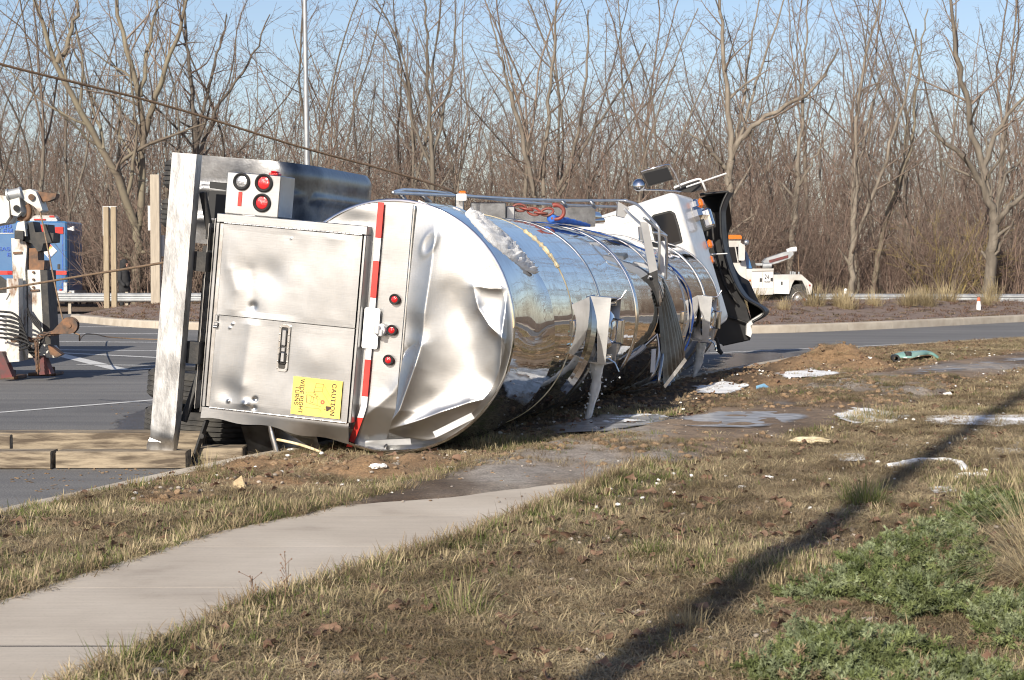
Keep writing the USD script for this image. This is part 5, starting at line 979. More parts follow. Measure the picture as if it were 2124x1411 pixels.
# ------------------------------------------------------------------ the tractor cab and its torn-open hood
DC = 28.0; OC = W(1402, 394, DC)
CM = TF.translation_matrix(OC) @ TF.rotation_matrix(math.radians(-20), [0, 0, 1]) @ TF.rotation_matrix(math.radians(-17), [0, 1, 0])
CI = np.linalg.inv(CM); cco = (CI @ np.r_[CAM, 1])[:3]
def C(px, py, a=0.0): d = CI[:3, :3] @ ray(px, py); return cco + d * ((a - cco[1]) / d[1])
def CU(px, py, u): d = CI[:3, :3] @ ray(px, py); return cco + d * ((u - cco[0]) / d[0])
def CWp(px, py, D): return (CI @ np.r_[W(px, py, D), 1])[:3]
tractor = thing('truck_tractor', 'white truck cab lying on its side in front of the tank, hood torn open', 'truck', M=CM)
r = .13; pts = [(-1.75, r, -r), (-r - .02, r, -r), (-r, r, -2.1), (-1.75, r, -2.1), (-1.75, 1.0, -.13), (-.14, 1.0, -.17), (-.14, 1.0, -2.0), (-1.75, 1.0, -2.1)]
pts = [(p[0], p[1], p[2]) for p in pts]
cabm = trimesh.Trimesh(*(lambda k: (k.vert_properties[:, :3], k.tri_verts))(hullballs(pts, r).to_mesh()))
obj('cab', cabm, M['white'], tractor, smooth=35)
def cquad(name, quad, a, mt, thick=.02, parent=None, rad=0):
    q = [C(x, y, a) for x, y in quad]; return obj(name, B().ext([(p[0], p[2]) for p in q], thick, PXY((0, a, 0), (1, 0, 0), (0, 0, 1), (0, -1, 0))), M[mt], parent or tractor)
wq = [C(*p, 0) for p in ((1352, 456), (1358, 449), (1390, 441), (1397, 445), (1405, 470), (1412, 500), (1372, 512), (1362, 500))]
obj('rear_window', B().ext([(p[0], p[2]) for p in wq], .008, PXY((0, -.004, 0), (1, 0, 0), (0, 0, 1), (0, -1, 0))), M['glass_dark'], tractor)
wp = Polygon([(p[0], p[2]) for p in wq]); obj('window_seal', B().tm(trimesh.creation.extrude_polygon(wp.buffer(.03).difference(wp), .016, engine='earcut'), PXY((0, -.001, 0), (1, 0, 0), (0, 0, 1), (0, -1, 0))), M['gasket'], tractor)
ln_ = B()
for x0, y0, x1, y1 in ((1225, 455, 1390, 424), (1240, 480, 1330, 452)):
    a, b = C(x0, y0, -.003), C(x1, y1, -.003); ln_.tube([a, b], .006, 6)
obj('panel_seam', ln_, M['plastic_white'], tractor)
for px, py in ((1449, 424), (1468, 509), (1470, 542)):
    q = CWp(px - 5, py, 28.9); h = holder('marker_light', tractor)
    obj('light_body', B().box(q, (.10, .16, .16), ch=.03), M['chrome'], h); obj('light_lens', B().box(q + [.08, .02, 0], (.07, .14, .14), ch=.03), M['amber_lens'], h)
q = CWp(1447, 443, 28.7); obj('roof_horn', B().box(q, (.2, .3, .22), ch=.06).box(CWp(1468, 452, 28.8), (.16, .1, .3), ch=.03), M['chrome'], tractor)
def WQ(name, quad, D, th, mt, thg, inv, label=None, parent=None):
    g = np.array([(inv @ np.r_[W(x, y, D + (dz[0] if dz else 0)), 1])[:3] for x, y, *dz in quad]); n_ = np.cross(g[1] - g[0], g[2] - g[0]); n_ /= np.linalg.norm(n_); n_ *= np.sign(n_[1]) * th; k = len(g)
    V = np.vstack([g, g + n_]); f = [[0, i, i + 1] for i in range(1, k - 1)] + [[k, k + i + 1, k + i] for i in range(1, k - 1)]
    for i in range(k): j = (i + 1) % k; f += [[i, k + i, k + j], [i, k + j, j]]
    return obj(name, B().add(V, f), M[mt], parent or thg, label=label)
WQ('mirror_case', [(1331, 358), (1384, 345), (1397, 372), (1344, 388)], 28.35, .12, 'dark', tractor, CI); WQ('mirror_glass', [(1334, 360.5), (1384, 348), (1395, 371), (1345, 385)], 28.34, .01, 'glass_dark', tractor, CI)
q = CWp(1325, 384, 28.3); dn = CI[:3, :3] @ (np.array([-.25, -1, .2])); dn /= np.linalg.norm(dn); X_ = np.cross(dn, [0, 0, 1]); X_ /= np.linalg.norm(X_)
obj('round_mirror', B().revolve([(0, .05), (.05, .045), (.085, .025), (.1, 0), (.08, -.05), (0, -.07)], 24, PXY(q, X_, np.cross(dn, X_), dn)), M['mirror'], tractor, smooth=True)
tb = B()
for p in ([(1330, 357, 28.4), (1388, 342, 28.4), (1394, 350, 28.5), (1412, 390, 28.8)], [(1338, 394, 28.4), (1390, 396, 28.7), (1412, 398, 28.9)], [(1325, 395, 28.4), (1340, 393, 28.4)]): tb.tube(smooth_path([CWp(*k) for k in p], 16), .012, 8)
obj('mirror_bracket', tb, M['chrome'], tractor, smooth=True)
WQ('front_mirror', [(1400, 391), (1448, 374), (1458, 392), (1436, 399), (1410, 398)], 29.6, .1, 'blackshell', tractor, CI)
tb = B().tube(smooth_path([CWp(*k) for k in ((1398, 390, 29.5), (1450, 371, 29.5), (1456, 376, 29.5), (1464, 396, 29.6))], 16), .018, 8); obj('front_mirror_frame', tb, M['plastic_white'], tractor, smooth=True)
obj('aerial', B().tube([CWp(1424, 388, 29.4), CWp(1506, 360, 29.8)], .014, 6), M['plastic_white'], tractor); obj('aerial', B().tube([CWp(1468, 528, 29), CWp(1508, 526, 29.2)], .01, 6), M['plastic_white'], tractor)
obj('exhaust_stack', B().tube(smooth_path([CWp(*k) for k in ((1165, 446, 26.5), (1200, 447, 26.8), (1238, 452, 27.2))], 10), .09, 14).tube([CWp(1225, 458, 27), CWp(1250, 458, 27.2)], .05, 10), M['chrome'], tractor, smooth=40)
WQ('deck_plate', [(1060, 432), (1235, 430), (1235, 470), (1060, 470)], 26.4, .6, 'fender', tractor, CI)
# hood: a black-lined shell standing on its side beyond the cab
out = [(1452, 404), (1470, 402), (1510, 398), (1499, 420), (1494, 440), (1496, 490), (1506, 540), (1520, 580), (1541, 615), (1585, 648), (1560, 668)]
oo = smooth_path([(x, y, 0) for x, y in out], 80)
rim1 = np.array([(CI @ np.r_[W(x, y, 30.0), 1])[:3] for x, y, _ in oo]); adv = CI[:3, :3] @ np.array([.30, .95, 0])
inn = np.array([(CI @ np.r_[W(x - 22, y + 2, 30.0), 1])[:3] for x, y, _ in oo])
rows = [rim1, rim1 + adv * .5, inn + adv * .95, inn * .5 + inn.mean(0) * .5 + adv * 1.15]
hd = holder('hood', tractor)
g = np.stack(rows, 1); obj('hood_shell', B().grid(g), M['blackshell'], hd, smooth=45, label='torn hood seen from its black inside')
obj('hood_rim', B().tube(rim1, .022, 8), M['blackshell'], hd, smooth=True)
WQ('hood_back', [(1440, 440), (1494, 440), (1506, 540), (1541, 615), (1560, 668), (1557, 690), (1556, 706), (1500, 718), (1478, 690), (1440, 600)], 31.0, .05, 'blackshell', hd, CI)
WQ('hood_flank', [(1460, 560), (1508, 560), (1545, 625), (1557, 672), (1557, 703), (1500, 716), (1480, 700)], 30.2, .8, 'blackshell', hd, CI)
WQ('bumper_corner', [(1549, 672), (1562, 662), (1585, 648), (1572, 664), (1557, 676), (1560, 690), (1557, 700), (1548, 695)], 30.05, .12, 'white', hd, CI)
q = CWp(1495, 590, 30.15); dn = CI[:3, :3] @ np.array([-.05, -1, 0]); X_ = np.cross(dn, [0, 0, 1]); X_ /= np.linalg.norm(X_); ag = np.linspace(0, 2 * np.pi, 33)
obj('headlamp_ring', B().tube(np.stack([q + (X_ * math.cos(a) + np.cross(dn, X_) * math.sin(a)) * .16 for a in ag]), .008, 6), M['dark'], hd)
rb = B()
for pth in ([(1478, 460), (1484, 520), (1500, 580), (1530, 630)], [(1468, 480), (1470, 560), (1482, 640)], [(1486, 650), (1520, 660), (1556, 672)]): rb.tube(smooth_path([CWp(x, y, 30.1) for x, y in pth], 20), .02, 6)
obj('hood_ribs', rb, M['dark'], hd, smooth=True)
obj('step_bracket', B().tube([CWp(1486, 700, 27.9), CWp(1492, 725, 27.9), CWp(1497, 732, 27.9)], .025, 8).tube([CWp(1484, 722, 27.9), CWp(1498, 734, 27.9)], .03, 8), M['dark'], tractor)
# chassis of the tractor under the tank's front end
obj('tractor_frame', trimesh.Trimesh(*(lambda m: (m.vertices, m.faces))(B().bb((-2.6, -2.0, -1.6), (-1.9, 2.2, -.7)).mesh())), M['dark'], tractor)
# ------------------------------------------------------------------ tow gear
strap = thing('tow_strap', 'blue webbing strap wrapped around the polished tank', 'strap')
th = np.linspace(math.radians(112), math.radians(-75), 70); aa = 4.6 + 4.9 * sstep(112, 20, np.degrees(th)) + .35 * sstep(20, -60, np.degrees(th))
g = []
for k in range(70):
    row = []
    for s_ in np.linspace(-1, 1, 6): 
        rr = 1.005 + .012 + .006 * math.sin(k * .9 + s_ * 2); row.append((TM @ np.array([math.cos(th[k]) * rr, aa[k] + s_ * .055 + .01 * math.sin(k * .5), math.sin(th[k]) * rr, 1]))[:3])
    g.append(row)
g = np.array(g); nn = g - (TM @ np.array([0, 6, 0, 1]))[:3]
obj('webbing', B().grid(g).grid(g * 1.0 + np.array([0, 0, .004])), M['blue_strap'], strap, smooth=True)
s0 = W(1150, 456, 19.5); obj('bundled_end', B().tube(smooth_path([W(1142, 453, 19.3), W(1160, 456, 19.5), W(1180, 459, 19.8), W(1200, 463, 20.1), W(1222, 468, 20.5)], 30), np.linspace(.045, .018, 30) * (1 + .12 * np.sin(np.arange(30) * 1.3)), 9), M['blue_strap'], strap, smooth=True)
hook = thing('tow_hook', 'red chain hook holding the blue strap on top of the tank', 'tow hook')
ag = np.linspace(-2.2, 2.0, 26); cen = W(1153, 440, 19.3)
obj('hook', B().tube(np.stack([cen + np.array([math.cos(a) * .085, 0, math.sin(a) * .075]) for a in ag]), np.linspace(.016, .026, 26), 10), M['red_paint'], hook, smooth=True)
def linkm(c, ang, s=.066, r=.013, flip=False):
    t = np.linspace(0, 2 * np.pi, 25); p = np.stack([np.cos(t) * s, 0 * t, np.sin(t) * s * .55], 1) if not flip else np.stack([np.cos(t) * s, np.sin(t) * s * .55, 0 * t], 1)
    Rm = TF.rotation_matrix(ang, [0, 1, 0])[:3, :3]; return B().tube(p @ Rm.T + c, r, 8, cap=False)
for k, (x, y, a) in enumerate([(1078, 431, .1), (1092, 434, .2), (1107, 439, .2), (1122, 442, .1), (1135, 440, -.2)]): obj('chain_link', linkm(W(x, y, 19.3), a, flip=k % 2 == 1), M['red_paint'], hook, smooth=True)
def cable(pts, r, label, n=40, mt='rope'):
    return obj('steel_cable', B().tube(smooth_path(pts, n), r, 10), M[mt], smooth=True, label=label, cat='cable', group=None)
cable([W(-60, 116, 14.2), W(0, 133, 14.4), W(300, 207, 15.6), (W(640, 310, 17.0)), W(800, 353, 17.8), W(905, 385, 18.4), W(952, 404, 18.8)], .0105, 'upper taut steel cable slanting down from the left edge to the tank')
cable([W(-80, 611, 20), W(0, 600, 19.4), W(180, 571, 17.6), W(345, 544, 16.0), W(420, 530, 15.4)], .0115, 'lower taut steel cable running from the left edge behind the silver bumper')
# ------------------------------------------------------------------ heavy wrecker at the left edge
DW = 26.4
wr = thing('heavy_wrecker', 'rear of a rusty white heavy wrecker with outriggers at the left edge', 'tow truck')
def pp(name, pts, mt, dz=0.0, depth=.3, label=None, parent=None): return obj(name, pxpoly(B(), pts, DW + dz, depth), M[mt], parent or wr, label=label)
pp('boom', [(-60, 420), (0, 405), (18, 408), (20, 450), (12, 462), (-60, 475)], 'wreckwhite', -.1, .5)
obj('boom_pin', B().tube([W(14, 405, DW - .1), W(45, 400, DW - .1)], .075, 18).tube([W(15, 405, DW - .1), W(19, 404, DW - .1)], .09, 18).tube([W(41, 401, DW - .1), W(45, 400, DW - .1)], .09, 18), M['galv'], wr)
pp('boom_lug', [(20, 415), (40, 410), (44, 440), (36, 449), (24, 446)], 'wreckwhite', -.15, .3); obj('lug_eye', B().tube([W(34, 432, DW - .2), W(34, 432, DW - .05)], .045, 16), M['dark'], wr)
pp('boom_head', [(45, 396), (62, 392), (74, 398), (80, 412), (88, 436), (82, 440), (70, 428), (56, 420), (46, 412)], 'wreckwhite', -.1, .35); obj('head_pin', B().tube([W(65, 409, DW - .15), W(65, 409, DW + .3)], .045, 16), M['rust'], wr)
pp('sheave_guard', [(72, 396), (100, 400), (117, 402), (114, 412), (98, 418), (84, 418)], 'rust', .02, .2)
obj('boom_hook', B().tube(smooth_path([W(56, 425, DW), W(61, 440, DW), W(57, 452, DW), W(46, 456, DW), W(40, 450, DW)], 20), .04, 10), M['rust'], wr, smooth=True)
pp('lift_bracket', [(30, 488), (36, 462), (50, 458), (54, 490)], 'wreckwhite', -.1, .25); pp('tube_end', [(30, 478), (48, 479), (48, 497), (30, 496)], 'dark', -.14, .05)
pp('pivot_block', [(47, 478), (60, 474), (58, 462), (68, 460), (73, 482), (90, 481), (88, 465), (99, 466), (100, 482), (111, 484), (110, 503), (90, 505), (86, 520), (78, 522), (66, 505), (47, 500)], 'dark', 0, .4)
pp('mast', [(23, 494), (50, 494), (56, 512), (52, 560), (54, 600), (58, 745), (48, 748), (45, 590), (27, 578)], 'wreckwhite', .0, .5)
for y in (523, 579): pp('slot', [(27, y), (45, y - 1), (45, y + 3), (27, y + 4)], 'rust', -.03, .02)
pp('inner_post', [(60, 515), (78, 515), (79, 540), (92, 540), (91, 560), (60, 562)], 'rust', .05, .35)
pp('outrigger_post', [(57, 560), (84, 560), (86, 620), (90, 700), (96, 722), (58, 742), (59, 640)], 'wreckwhite', .0, .45)
pp('post_rail', [(83, 560), (98, 561), (99, 600), (104, 690), (106, 726), (94, 726), (88, 660)], 'dark', -.02, .5)
for y in (565, 580, 596): q = W(70, y, DW); obj('bolt', B().cyl(q - [0, .03, 0], q + [0, .05, 0], .018, n=10), M['rust'], wr)
pp('slot', [(62, 601), (81, 600), (81, 604), (63, 605)], 'rust', -.03, .02)
pp('side_plate', [(14, 578), (38, 578), (40, 750), (14, 752)], 'wreckwhite', -.3, .25); pp('side_panel', [(-40, 610), (16, 608), (16, 735), (-40, 735)], 'white', -.2, .3); pp('bracket_wedge', [(6, 608), (20, 608), (12, 622)], 'wreckwhite', -.32, .1)
pp('foot_beam', [(44, 715), (100, 715), (120, 742), (56, 742)], 'wreckwhite', -.1, .4)
pp('outrigger_leg', [(-10, 730), (4, 730), (26, 782), (2, 785)], 'dullred', -.4, .2); pp('outrigger_leg', [(68, 740), (90, 738), (106, 776), (82, 778)], 'dullred', -.2, .22); pp('leg_edge', [(98, 715), (110, 722), (128, 736), (118, 741), (104, 735)], 'rust', -.2, .2)
q = G(12, 785); obj('outrigger_foot', B().bb((q[0] - .2, q[1] - .25, .0), (q[0] + .25, q[1] + .25, .05), ch=.01).bb((q[0] - .1, q[1] - .12, .05), (q[0] + .12, q[1] + .12, .12), ch=.01), M['rust'], wr)
q = G(97, 778); obj('outrigger_foot', B().bb((q[0] - .22, q[1] - .25, .0), (q[0] + .2, q[1] + .25, .045), ch=.01).bb((q[0] - .12, q[1] - .12, .045), (q[0] + .1, q[1] + .12, .12), ch=.01).cyl((q[0] + .14, q[1] - .15, .04), (q[0] + .14, q[1] - .15, .13), .02), M['rust'], wr)
hs = B()
for k in range(7): hs.tube(smooth_path([W(-10 + k, 646 + k * 9, DW - .35), W(20, 648 + k * 9, DW - .5), W(44 + 3 * k, 668 + 8 * k, DW - .5), W(40, 690 + 6 * k, DW - .4)], 24), .016, 7)
for k in range(4): hs.tube(smooth_path([W(58, 640 + 5 * k, DW - .1), W(70 + 4 * k, 670, DW - .3), W(92 - 2 * k, 700, DW - .3), W(70, 726 + k * 4, DW - .3), W(55, 715, DW - .3)], 24), .014, 7)
obj('hydraulic_hose', hs, M['gasket'], wr, smooth=True)
xr = W(-25, 600, DW + 5.5)[0]; obj('wrecker_body', B().bb((xr - 2.5, DW + .3, .7), (xr, DW + 5.5, 2.1), ch=.05).bb((xr - 2.4, DW + .8, 2.1), (xr - .6, DW + 5.5, 3.0), ch=.05), M['white'], wr); pp('side_arm', [(-300, 640), (0, 640), (0, 690), (-300, 690)], 'wreckwhite', .1, .4)
for dx in (-420, -240):
    q = W(dx, 700, DW + 1.0); obj('wheel', B().revolve([(0, .1), (.28, .12), (.3, 0), (.5, 0), (.52, .05), (.52, .25), (.5, .3), (0, .3)], 32, PXY((q[0], q[1] - .3, .52), (1, 0, 0), (0, 0, 1), (0, -1, 0)) @ TF.translation_matrix([0, 0, -.3])), M['rubber'], wr)
chain = thing('chain', 'rusty chain looped around the white outrigger post', 'chain'); rr_ = np.random.default_rng(5)
pts = smooth_path([W(30, 706, DW - .3), W(50, 702, DW - .4), W(72, 706, DW - .35), W(92, 694, DW - .3), W(108, 692, DW - .3), W(116, 690, DW - .3)], 22)
for k, p in enumerate(pts): obj('chain_link', linkm(p, -.1 + .3 * math.sin(k), .045, .011, k % 2 == 1), M['rust'], chain, smooth=True)
pts = smooth_path([W(76, 712, DW - .4), W(77, 735, DW - .4), W(79, 770, DW - .4)], 14)
for k, p in enumerate(pts): obj('chain_link', linkm(p, 1.57, .042, .011, k % 2 == 1), M['rust'], chain, smooth=True)
block = thing('snatch_block', 'rusty pear-shaped pulley block hanging beside the outrigger', 'pulley block')
q = W(146, 675, DW - .3); 
for s_ in (-.06, .05): obj('cheek_plate', B().tm(trimesh.creation.extrude_polygon(Polygon(np.vstack([[(math.cos(a) * .12, math.sin(a) * .12) for a in np.linspace(-2.0, 2.6, 20)], [(-.24, -.08), (-.26, -.12)]])).convex_hull, .025, engine='earcut'), PXY(q + [0, s_, 0], (1, 0, 0), (0, 0, 1), (0, -1, 0))), M['rust'], block)
obj('sheave', B().revolve([(0, .035), (.1, .035), (.105, .02), (.09, 0), (.105, -.02), (.1, -.035), (0, -.035)], 24, PXY(q + [0, -.01, 0], (1, 0, 0), (0, 0, 1), (0, -1, 0))), M['dark'], block); obj('axle_bolt', B().cyl(q - [0, .1, 0], q + [0, .08, 0], .035), M['rust'], block); obj('shackle', B().tube(smooth_path([W(125, 690, DW - .3), W(116, 692, DW - .3), W(118, 686, DW - .3), W(127, 684, DW - .3)], 14), .025, 8), M['rust'], block, smooth=True)
cable([W(83, 437, DW - .02), W(98, 510, DW - .2), W(116, 600, DW - .3), W(131, 667, DW - .32)], .012, 'slack cable hanging from the wrecker boom head to the pulley block')
cable([W(148, 688, DW - .3), W(165, 692, DW - .4), G(185, 693, .3), G(215, 698, .1), G(300, 704, .02), G(400, 712, .02)], .012, 'thin cable trailing over the road from the pulley block', mt='rope')
# ------------------------------------------------------------------ blue rescue truck, far left
DB = 66.0
bt = thing('rescue_truck', 'blue rescue truck parked beyond the guardrail at far left', 'rescue truck')
def bp(name, pts, mt, dz=0.0, depth=.3, parent=None, label=None): return obj(name, pxpoly(B(), pts, DB + dz, depth), M[mt], parent or bt, label=label)
lo, hi = W(-190, 611, DB), W(138, 459, DB); obj('body', B().bb((lo[0], DB, lo[2]), (hi[0], DB + 2.4, hi[2]), ch=.06), M['blue_van'], bt)
bp('red_stripe', [(-190, 562), (138, 562), (138, 570), (-190, 570)], 'tape_red', -.02, .015); bp('grey_stripe', [(-190, 485), (28, 483), (28, 485), (-190, 487)], 'galv', -.02, .015); bp('lower_trim', [(98, 603), (138, 603), (138, 611), (98, 611)], 'galv', -.02, .02); bp('corner_trim', [(132, 586), (139, 586), (139, 611), (132, 611)], 'galv', -.03, .02)
bp('door_edge', [(129, 487), (130.5, 487), (130.5, 600), (129, 600)], 'blue_letter', -.012, .01); bp('door_handle', [(119, 548), (124, 548), (124, 558), (119, 558)], 'dark', -.03, .02)
bp('tail_lamp', [(114, 471), (131, 471), (131, 485), (114, 485)], 'red_lens', -.04, .03); bp('scene_light', [(99, 471), (109, 471), (109, 484), (99, 484)], 'clear_lens', -.04, .03); bp('side_lamp', [(76, 466), (90, 466), (90, 482), (76, 482)], 'red_lens', -.04, .03); bp('small_lamp', [(89, 554), (100, 554), (100, 559), (89, 559)], 'red_lens', -.04, .03); bp('small_lamp', [(123, 600), (128, 600), (128, 603), (123, 603)], 'red_lens', -.04, .03); bp('small_lamp', [(15, 562), (25, 562), (25, 568), (15, 568)], 'red_lens', -.06, .03)
bar_ = holder('light_bar', bt); obj('bar_base', pxpoly(B(), [(62, 456), (66, 453), (116, 453), (119, 457), (118, 459), (62, 459)], DB + .2, .5), M['galv'], bar_); obj('bar_lens', pxpoly(B(), [(68, 449), (74, 447), (112, 447), (117, 453), (66, 453)], DB + .2, .5), M['clear_lens'], bar_); obj('bar_red', pxpoly(B(), [(102, 447.5), (112, 447.5), (113, 451), (102, 451)], DB + .15, .05).mesh(), M['red_lens'], bar_); obj('bar_red', pxpoly(B(), [(70, 454), (94, 454), (94, 457), (70, 457)], DB + .15, .05).mesh(), M['red_lens'], bar_)
bp('horn_speaker', [(139, 473), (144, 473), (152, 469), (153, 479), (144, 477), (139, 477)], 'plastic_white', .1, .2); bp('rear_step', [(139, 603), (154, 603), (154, 609), (139, 609)], 'galv', .1, 1.8); obj('rear_ladder', B().tube([W(143, 490, DB + .3), W(144, 600, DB + .3)], .03, 6).tube([W(143, 490, DB + .8), W(144, 600, DB + .8)], .03, 6), M['galv'], bt)
pc = holder('hazard_placard', bt); bp('placard', [(102, 504), (118, 520.5), (102, 537), (87, 520.5)], 'plastic_white', -.03, .02, pc); bp('placard_red', [(102, 504.5), (108.5, 511.5), (96, 511.5)], 'tape_red', -.045, .012, pc); bp('placard_yellow', [(95.5, 512), (109, 512), (102, 518.5)], 'yellow', -.045, .012, pc); bp('placard_blue', [(97.5, 530), (107, 530), (102, 536)], 'blue_letter', -.045, .012, pc)
for k in range(3): bp('placard_print', [(94, 520 + 3 * k), (111, 520 + 3 * k), (111, 521.2 + 3 * k), (94, 521.2 + 3 * k)], 'sign', -.04, .008, pc)
def btext(s, x0, x1, y1, h):
    m = meshkit.text_mesh(s, h * DB / F, .01, bold=True); b = m.bounds; w_ = (x1 - x0) * DB / F; m.apply_translation([-b[0, 0], 0, 0]); m.apply_scale([w_ / (b[1, 0] - b[0, 0]), 1, 1]); p = W(x0, y1, DB - .02)
    return obj('lettering', B().tm(m, PXY(p, (1, 0, 0), (0, 0, 1), (0, -1, 0))), M['blue_letter'], bt, smooth=False)
btext('LAND', -14, 24, 473, 8); btext('E EM', -6, 26, 483, 8); btext('HEAS', -14, 21, 520, 7); btext('E', 15, 22, 532, 7)
q = W(-6, 583, DB - .05); 
for x in (-8, -150, 60): q = W(x, 600, DB + .1); obj('wheel', B().revolve([(0, .05), (.22, .06), (.24, 0), (.42, 0), (.45, .04), (.45, .24), (0, .26)], 28, PXY((q[0], DB + .06, .55), (1, 0, 0), (0, 0, 1), (0, -1, 0)) @ TF.translation_matrix([0, 0, -.2])), M['rubber'], bt)
bp('wheel_arch', [(-42, 612), (-38, 590), (-22, 575), (2, 573), (14, 582), (20, 612)], 'dark', -.012, .01)
# ------------------------------------------------------------------ person in black
DP = 63.8; ps = DP / F; b0 = W(257, 643, DP); 
def J(px, py, dy=0.0): return W(px, py, DP + dy)
per = thing('person', 'person in a black hooded jacket standing by the tree behind the guardrail, hands in pockets', 'person')
bones = [((257, 566), .15, (257, 580), .19, 0, 0), ((257, 580), .19, (258, 600), .2, 0, 0), ((252, 603), .11, (253, 622), .085, -.07, -.07), ((253, 622), .085, (253, 640), .06, -.07, -.06), ((263, 603), .11, (263, 622), .085, .09, .08), ((263, 622), .085, (264, 640), .06, .08, .07), ((253, 641), .06, (259, 642), .045, -.07, -.1), ((264, 641), .06, (270, 642), .045, .07, .05),
         ((249, 566), .085, (248, 582), .07, -.12, -.2), ((248, 582), .07, (257, 592), .06, -.2, -.26), ((264, 566), .085, (267, 581), .07, .12, .12), ((267, 581), .07, (264, 592), .06, .12, -.14), ((257, 562), .08, (258, 552), .085, 0, 0)]
mf = None
for (a, ra, b, rb, da, db) in bones:
    k = hullballs([J(*a, da), J(*b, db)], [ra, rb]); mf = k if mf is None else mf + k
mm = mf.refine_to_length(.05).to_mesh(); tmm = trimesh.Trimesh(mm.vert_properties[:, :3], mm.tri_verts); trimesh.smoothing.filter_taubin(tmm, iterations=8); obj('body', tmm, M['cloth'], per, smooth=True)
hc = J(259, 547, 0); hb = B().ball(hc, .1, 2); hb.ball(hc + [.10, -.01, -.02], .022, 1); hb.ball(hc + [.06, -.02, -.075], .04, 1); obj('head', hb, M['skin'], per, smooth=True)
obj('hood', trimesh.Trimesh(*(lambda k: (k.vert_properties[:, :3], k.tri_verts))(hullballs([hc + [-.05, 0, .03], hc + [-.01, .0, .05], hc + [-.07, 0, -.12]], [.125, .115, .12]).to_mesh())), M['cloth'], per, smooth=True)
# ------------------------------------------------------------------ posts, pole, markers
sp = thing('sign_post', 'twin wooden sign posts seen from behind on the left island', 'sign post')
for x0, x1 in ((215.5, 224.5), (231, 240)):
    a, b = W(x0, 640, 58.5), W(x1, 429, 58.5); obj('post', B().bb((a[0], 58.5, a[2]), (b[0], 58.65, b[2]), ch=.01), M['post'], sp)
a, b = W(214, 489, 58.7), W(242, 428, 58.7); obj('sign_panel', B().bb((a[0], 58.66, a[2]), (b[0], 58.69, b[2])), M['sign'], sp)
sp2 = thing('sign_post', 'single grey wooden post with small sign boards beside the silver bumper', 'sign post')
a, b = W(313, 645, 56.5), W(330, 362, 56.5); obj('post', B().bb((a[0], 56.5, a[2]), (b[0], 56.75, b[2]), ch=.015), M['greypost'], sp2)
for x0, x1, y0, y1 in ((307, 316, 427, 478), (328, 341, 488, 532)):
    a, b = W(x0, y1, 56.78), W(x1, y0, 56.78); obj('sign_panel', B().bb((a[0], 56.78, a[2]), (b[0], 56.8, b[2])), M['sign'], sp2)
pole = thing('lamp_pole', 'tall galvanised lamp pole rising behind the tank trailer', 'lamp pole')
p = W(642, 620, 48); obj('shaft', B().tube([(p[0], 48, 0), (p[0] - .05, 48, 4.5), (p[0] - .11, 48, 11)], [.085, .07, .048], 20), M['galv'], pole, smooth=True)
obj('base_plate', B().bb((p[0] - .2, 47.8, 0), (p[0] + .2, 48.2, .04)), M['galv'], pole); obj('luminaire', B().tube([(p[0] - .11, 48, 11), (p[0] - .2, 48, 11.3), (p[0] - 1.2, 48, 11.6)], .04, 10).bb((p[0] - 1.9, 47.85, 11.52), (p[0] - 1.15, 48.15, 11.68), ch=.04), M['galv'], pole)
up_ = thing('utility_pole', 'wooden utility pole beside the viewer whose shadow crosses the grass', 'utility pole')
sh = G(1255, 1411, .13); dirn = np.array([math.sin(SUN_AZ), math.cos(SUN_AZ)])
pb = sh[:2] + dirn * 8.0; obj('shaft', B().tube([(pb[0], pb[1], -.2), (pb[0], pb[1], 19)], [.105, .085], 16), M['greypost'], up_, smooth=True)
for k, (x, y, D, lab) in enumerate([(1668, 628, 54.6, 'small red and white marker by the tow truck rear wheel'), (2030, 626, 55.5, 'small red and white marker before the guardrail at far right')]):
    mk = thing('road_marker', lab, 'marker'); p = W(x, y, D); z0 = bedz(p[0], D); 
    obj('red_top', B().revolve([(0, .18), (.038, .17), (.045, .06), (0, .06)], 14, TF.translation_matrix([p[0], D, p[2] - .05])), M['orange_ink'], mk); obj('white_base', B().revolve([(0, .06), (.048, .06), (.07, -.06), (.07, -.3), (0, -.3)], 14, TF.translation_matrix([p[0], D, p[2] - .05])), M['plastic_white'], mk)
p = W(1754, 612, 60.9); obj('marker_post', B().bb((p[0] - .06, 60.9, 0), (p[0] + .06, 60.95, p[2] + .16), ch=.015).ball((p[0], 60.92, p[2] + .16), .06, 1), M['plastic_white'], label='short white marker post showing above the right guardrail', cat='marker post')
# ------------------------------------------------------------------ white tow truck at right
DT = 57.6
tt = thing('tow_truck', 'white tow truck with amber light bar and red-striped boom, facing left', 'tow truck')
def tp_(name, pts, mt, dz=0.0, depth=.3, parent=None): return obj(name, pxpoly(B(), pts, DT + dz, depth), M[mt], parent or tt)
tp_('cab', [(1440, 560), (1470, 553), (1492, 512), (1497, 505), (1504, 502), (1536, 503), (1541, 507), (1548, 552), (1549, 612), (1440, 612)], 'truck_white', .15, 1.9)
tp_('side_window', [(1500, 513), (1533, 512), (1538, 545), (1492, 546)], 'glass_dark', .14, .02); obj('quarter_vent', pxpoly(B(), [(1524, 512), (1526, 512), (1532, 545), (1530, 545)], DT + .12, .02), M['truck_white'], tt)
lb_ = holder('light_bar', tt); obj('bar_lens', pxpoly(B(), [(1508, 490), (1512, 487.5), (1535, 487.5), (1538.5, 490), (1538.5, 496), (1508, 496)], DT + .3, 1.4), M['amber_lens'], lb_); obj('bar_mount', pxpoly(B(), [(1508, 496), (1538, 496), (1536, 503), (1508, 503)], DT + .4, 1.2), M['truck_white'], lb_)
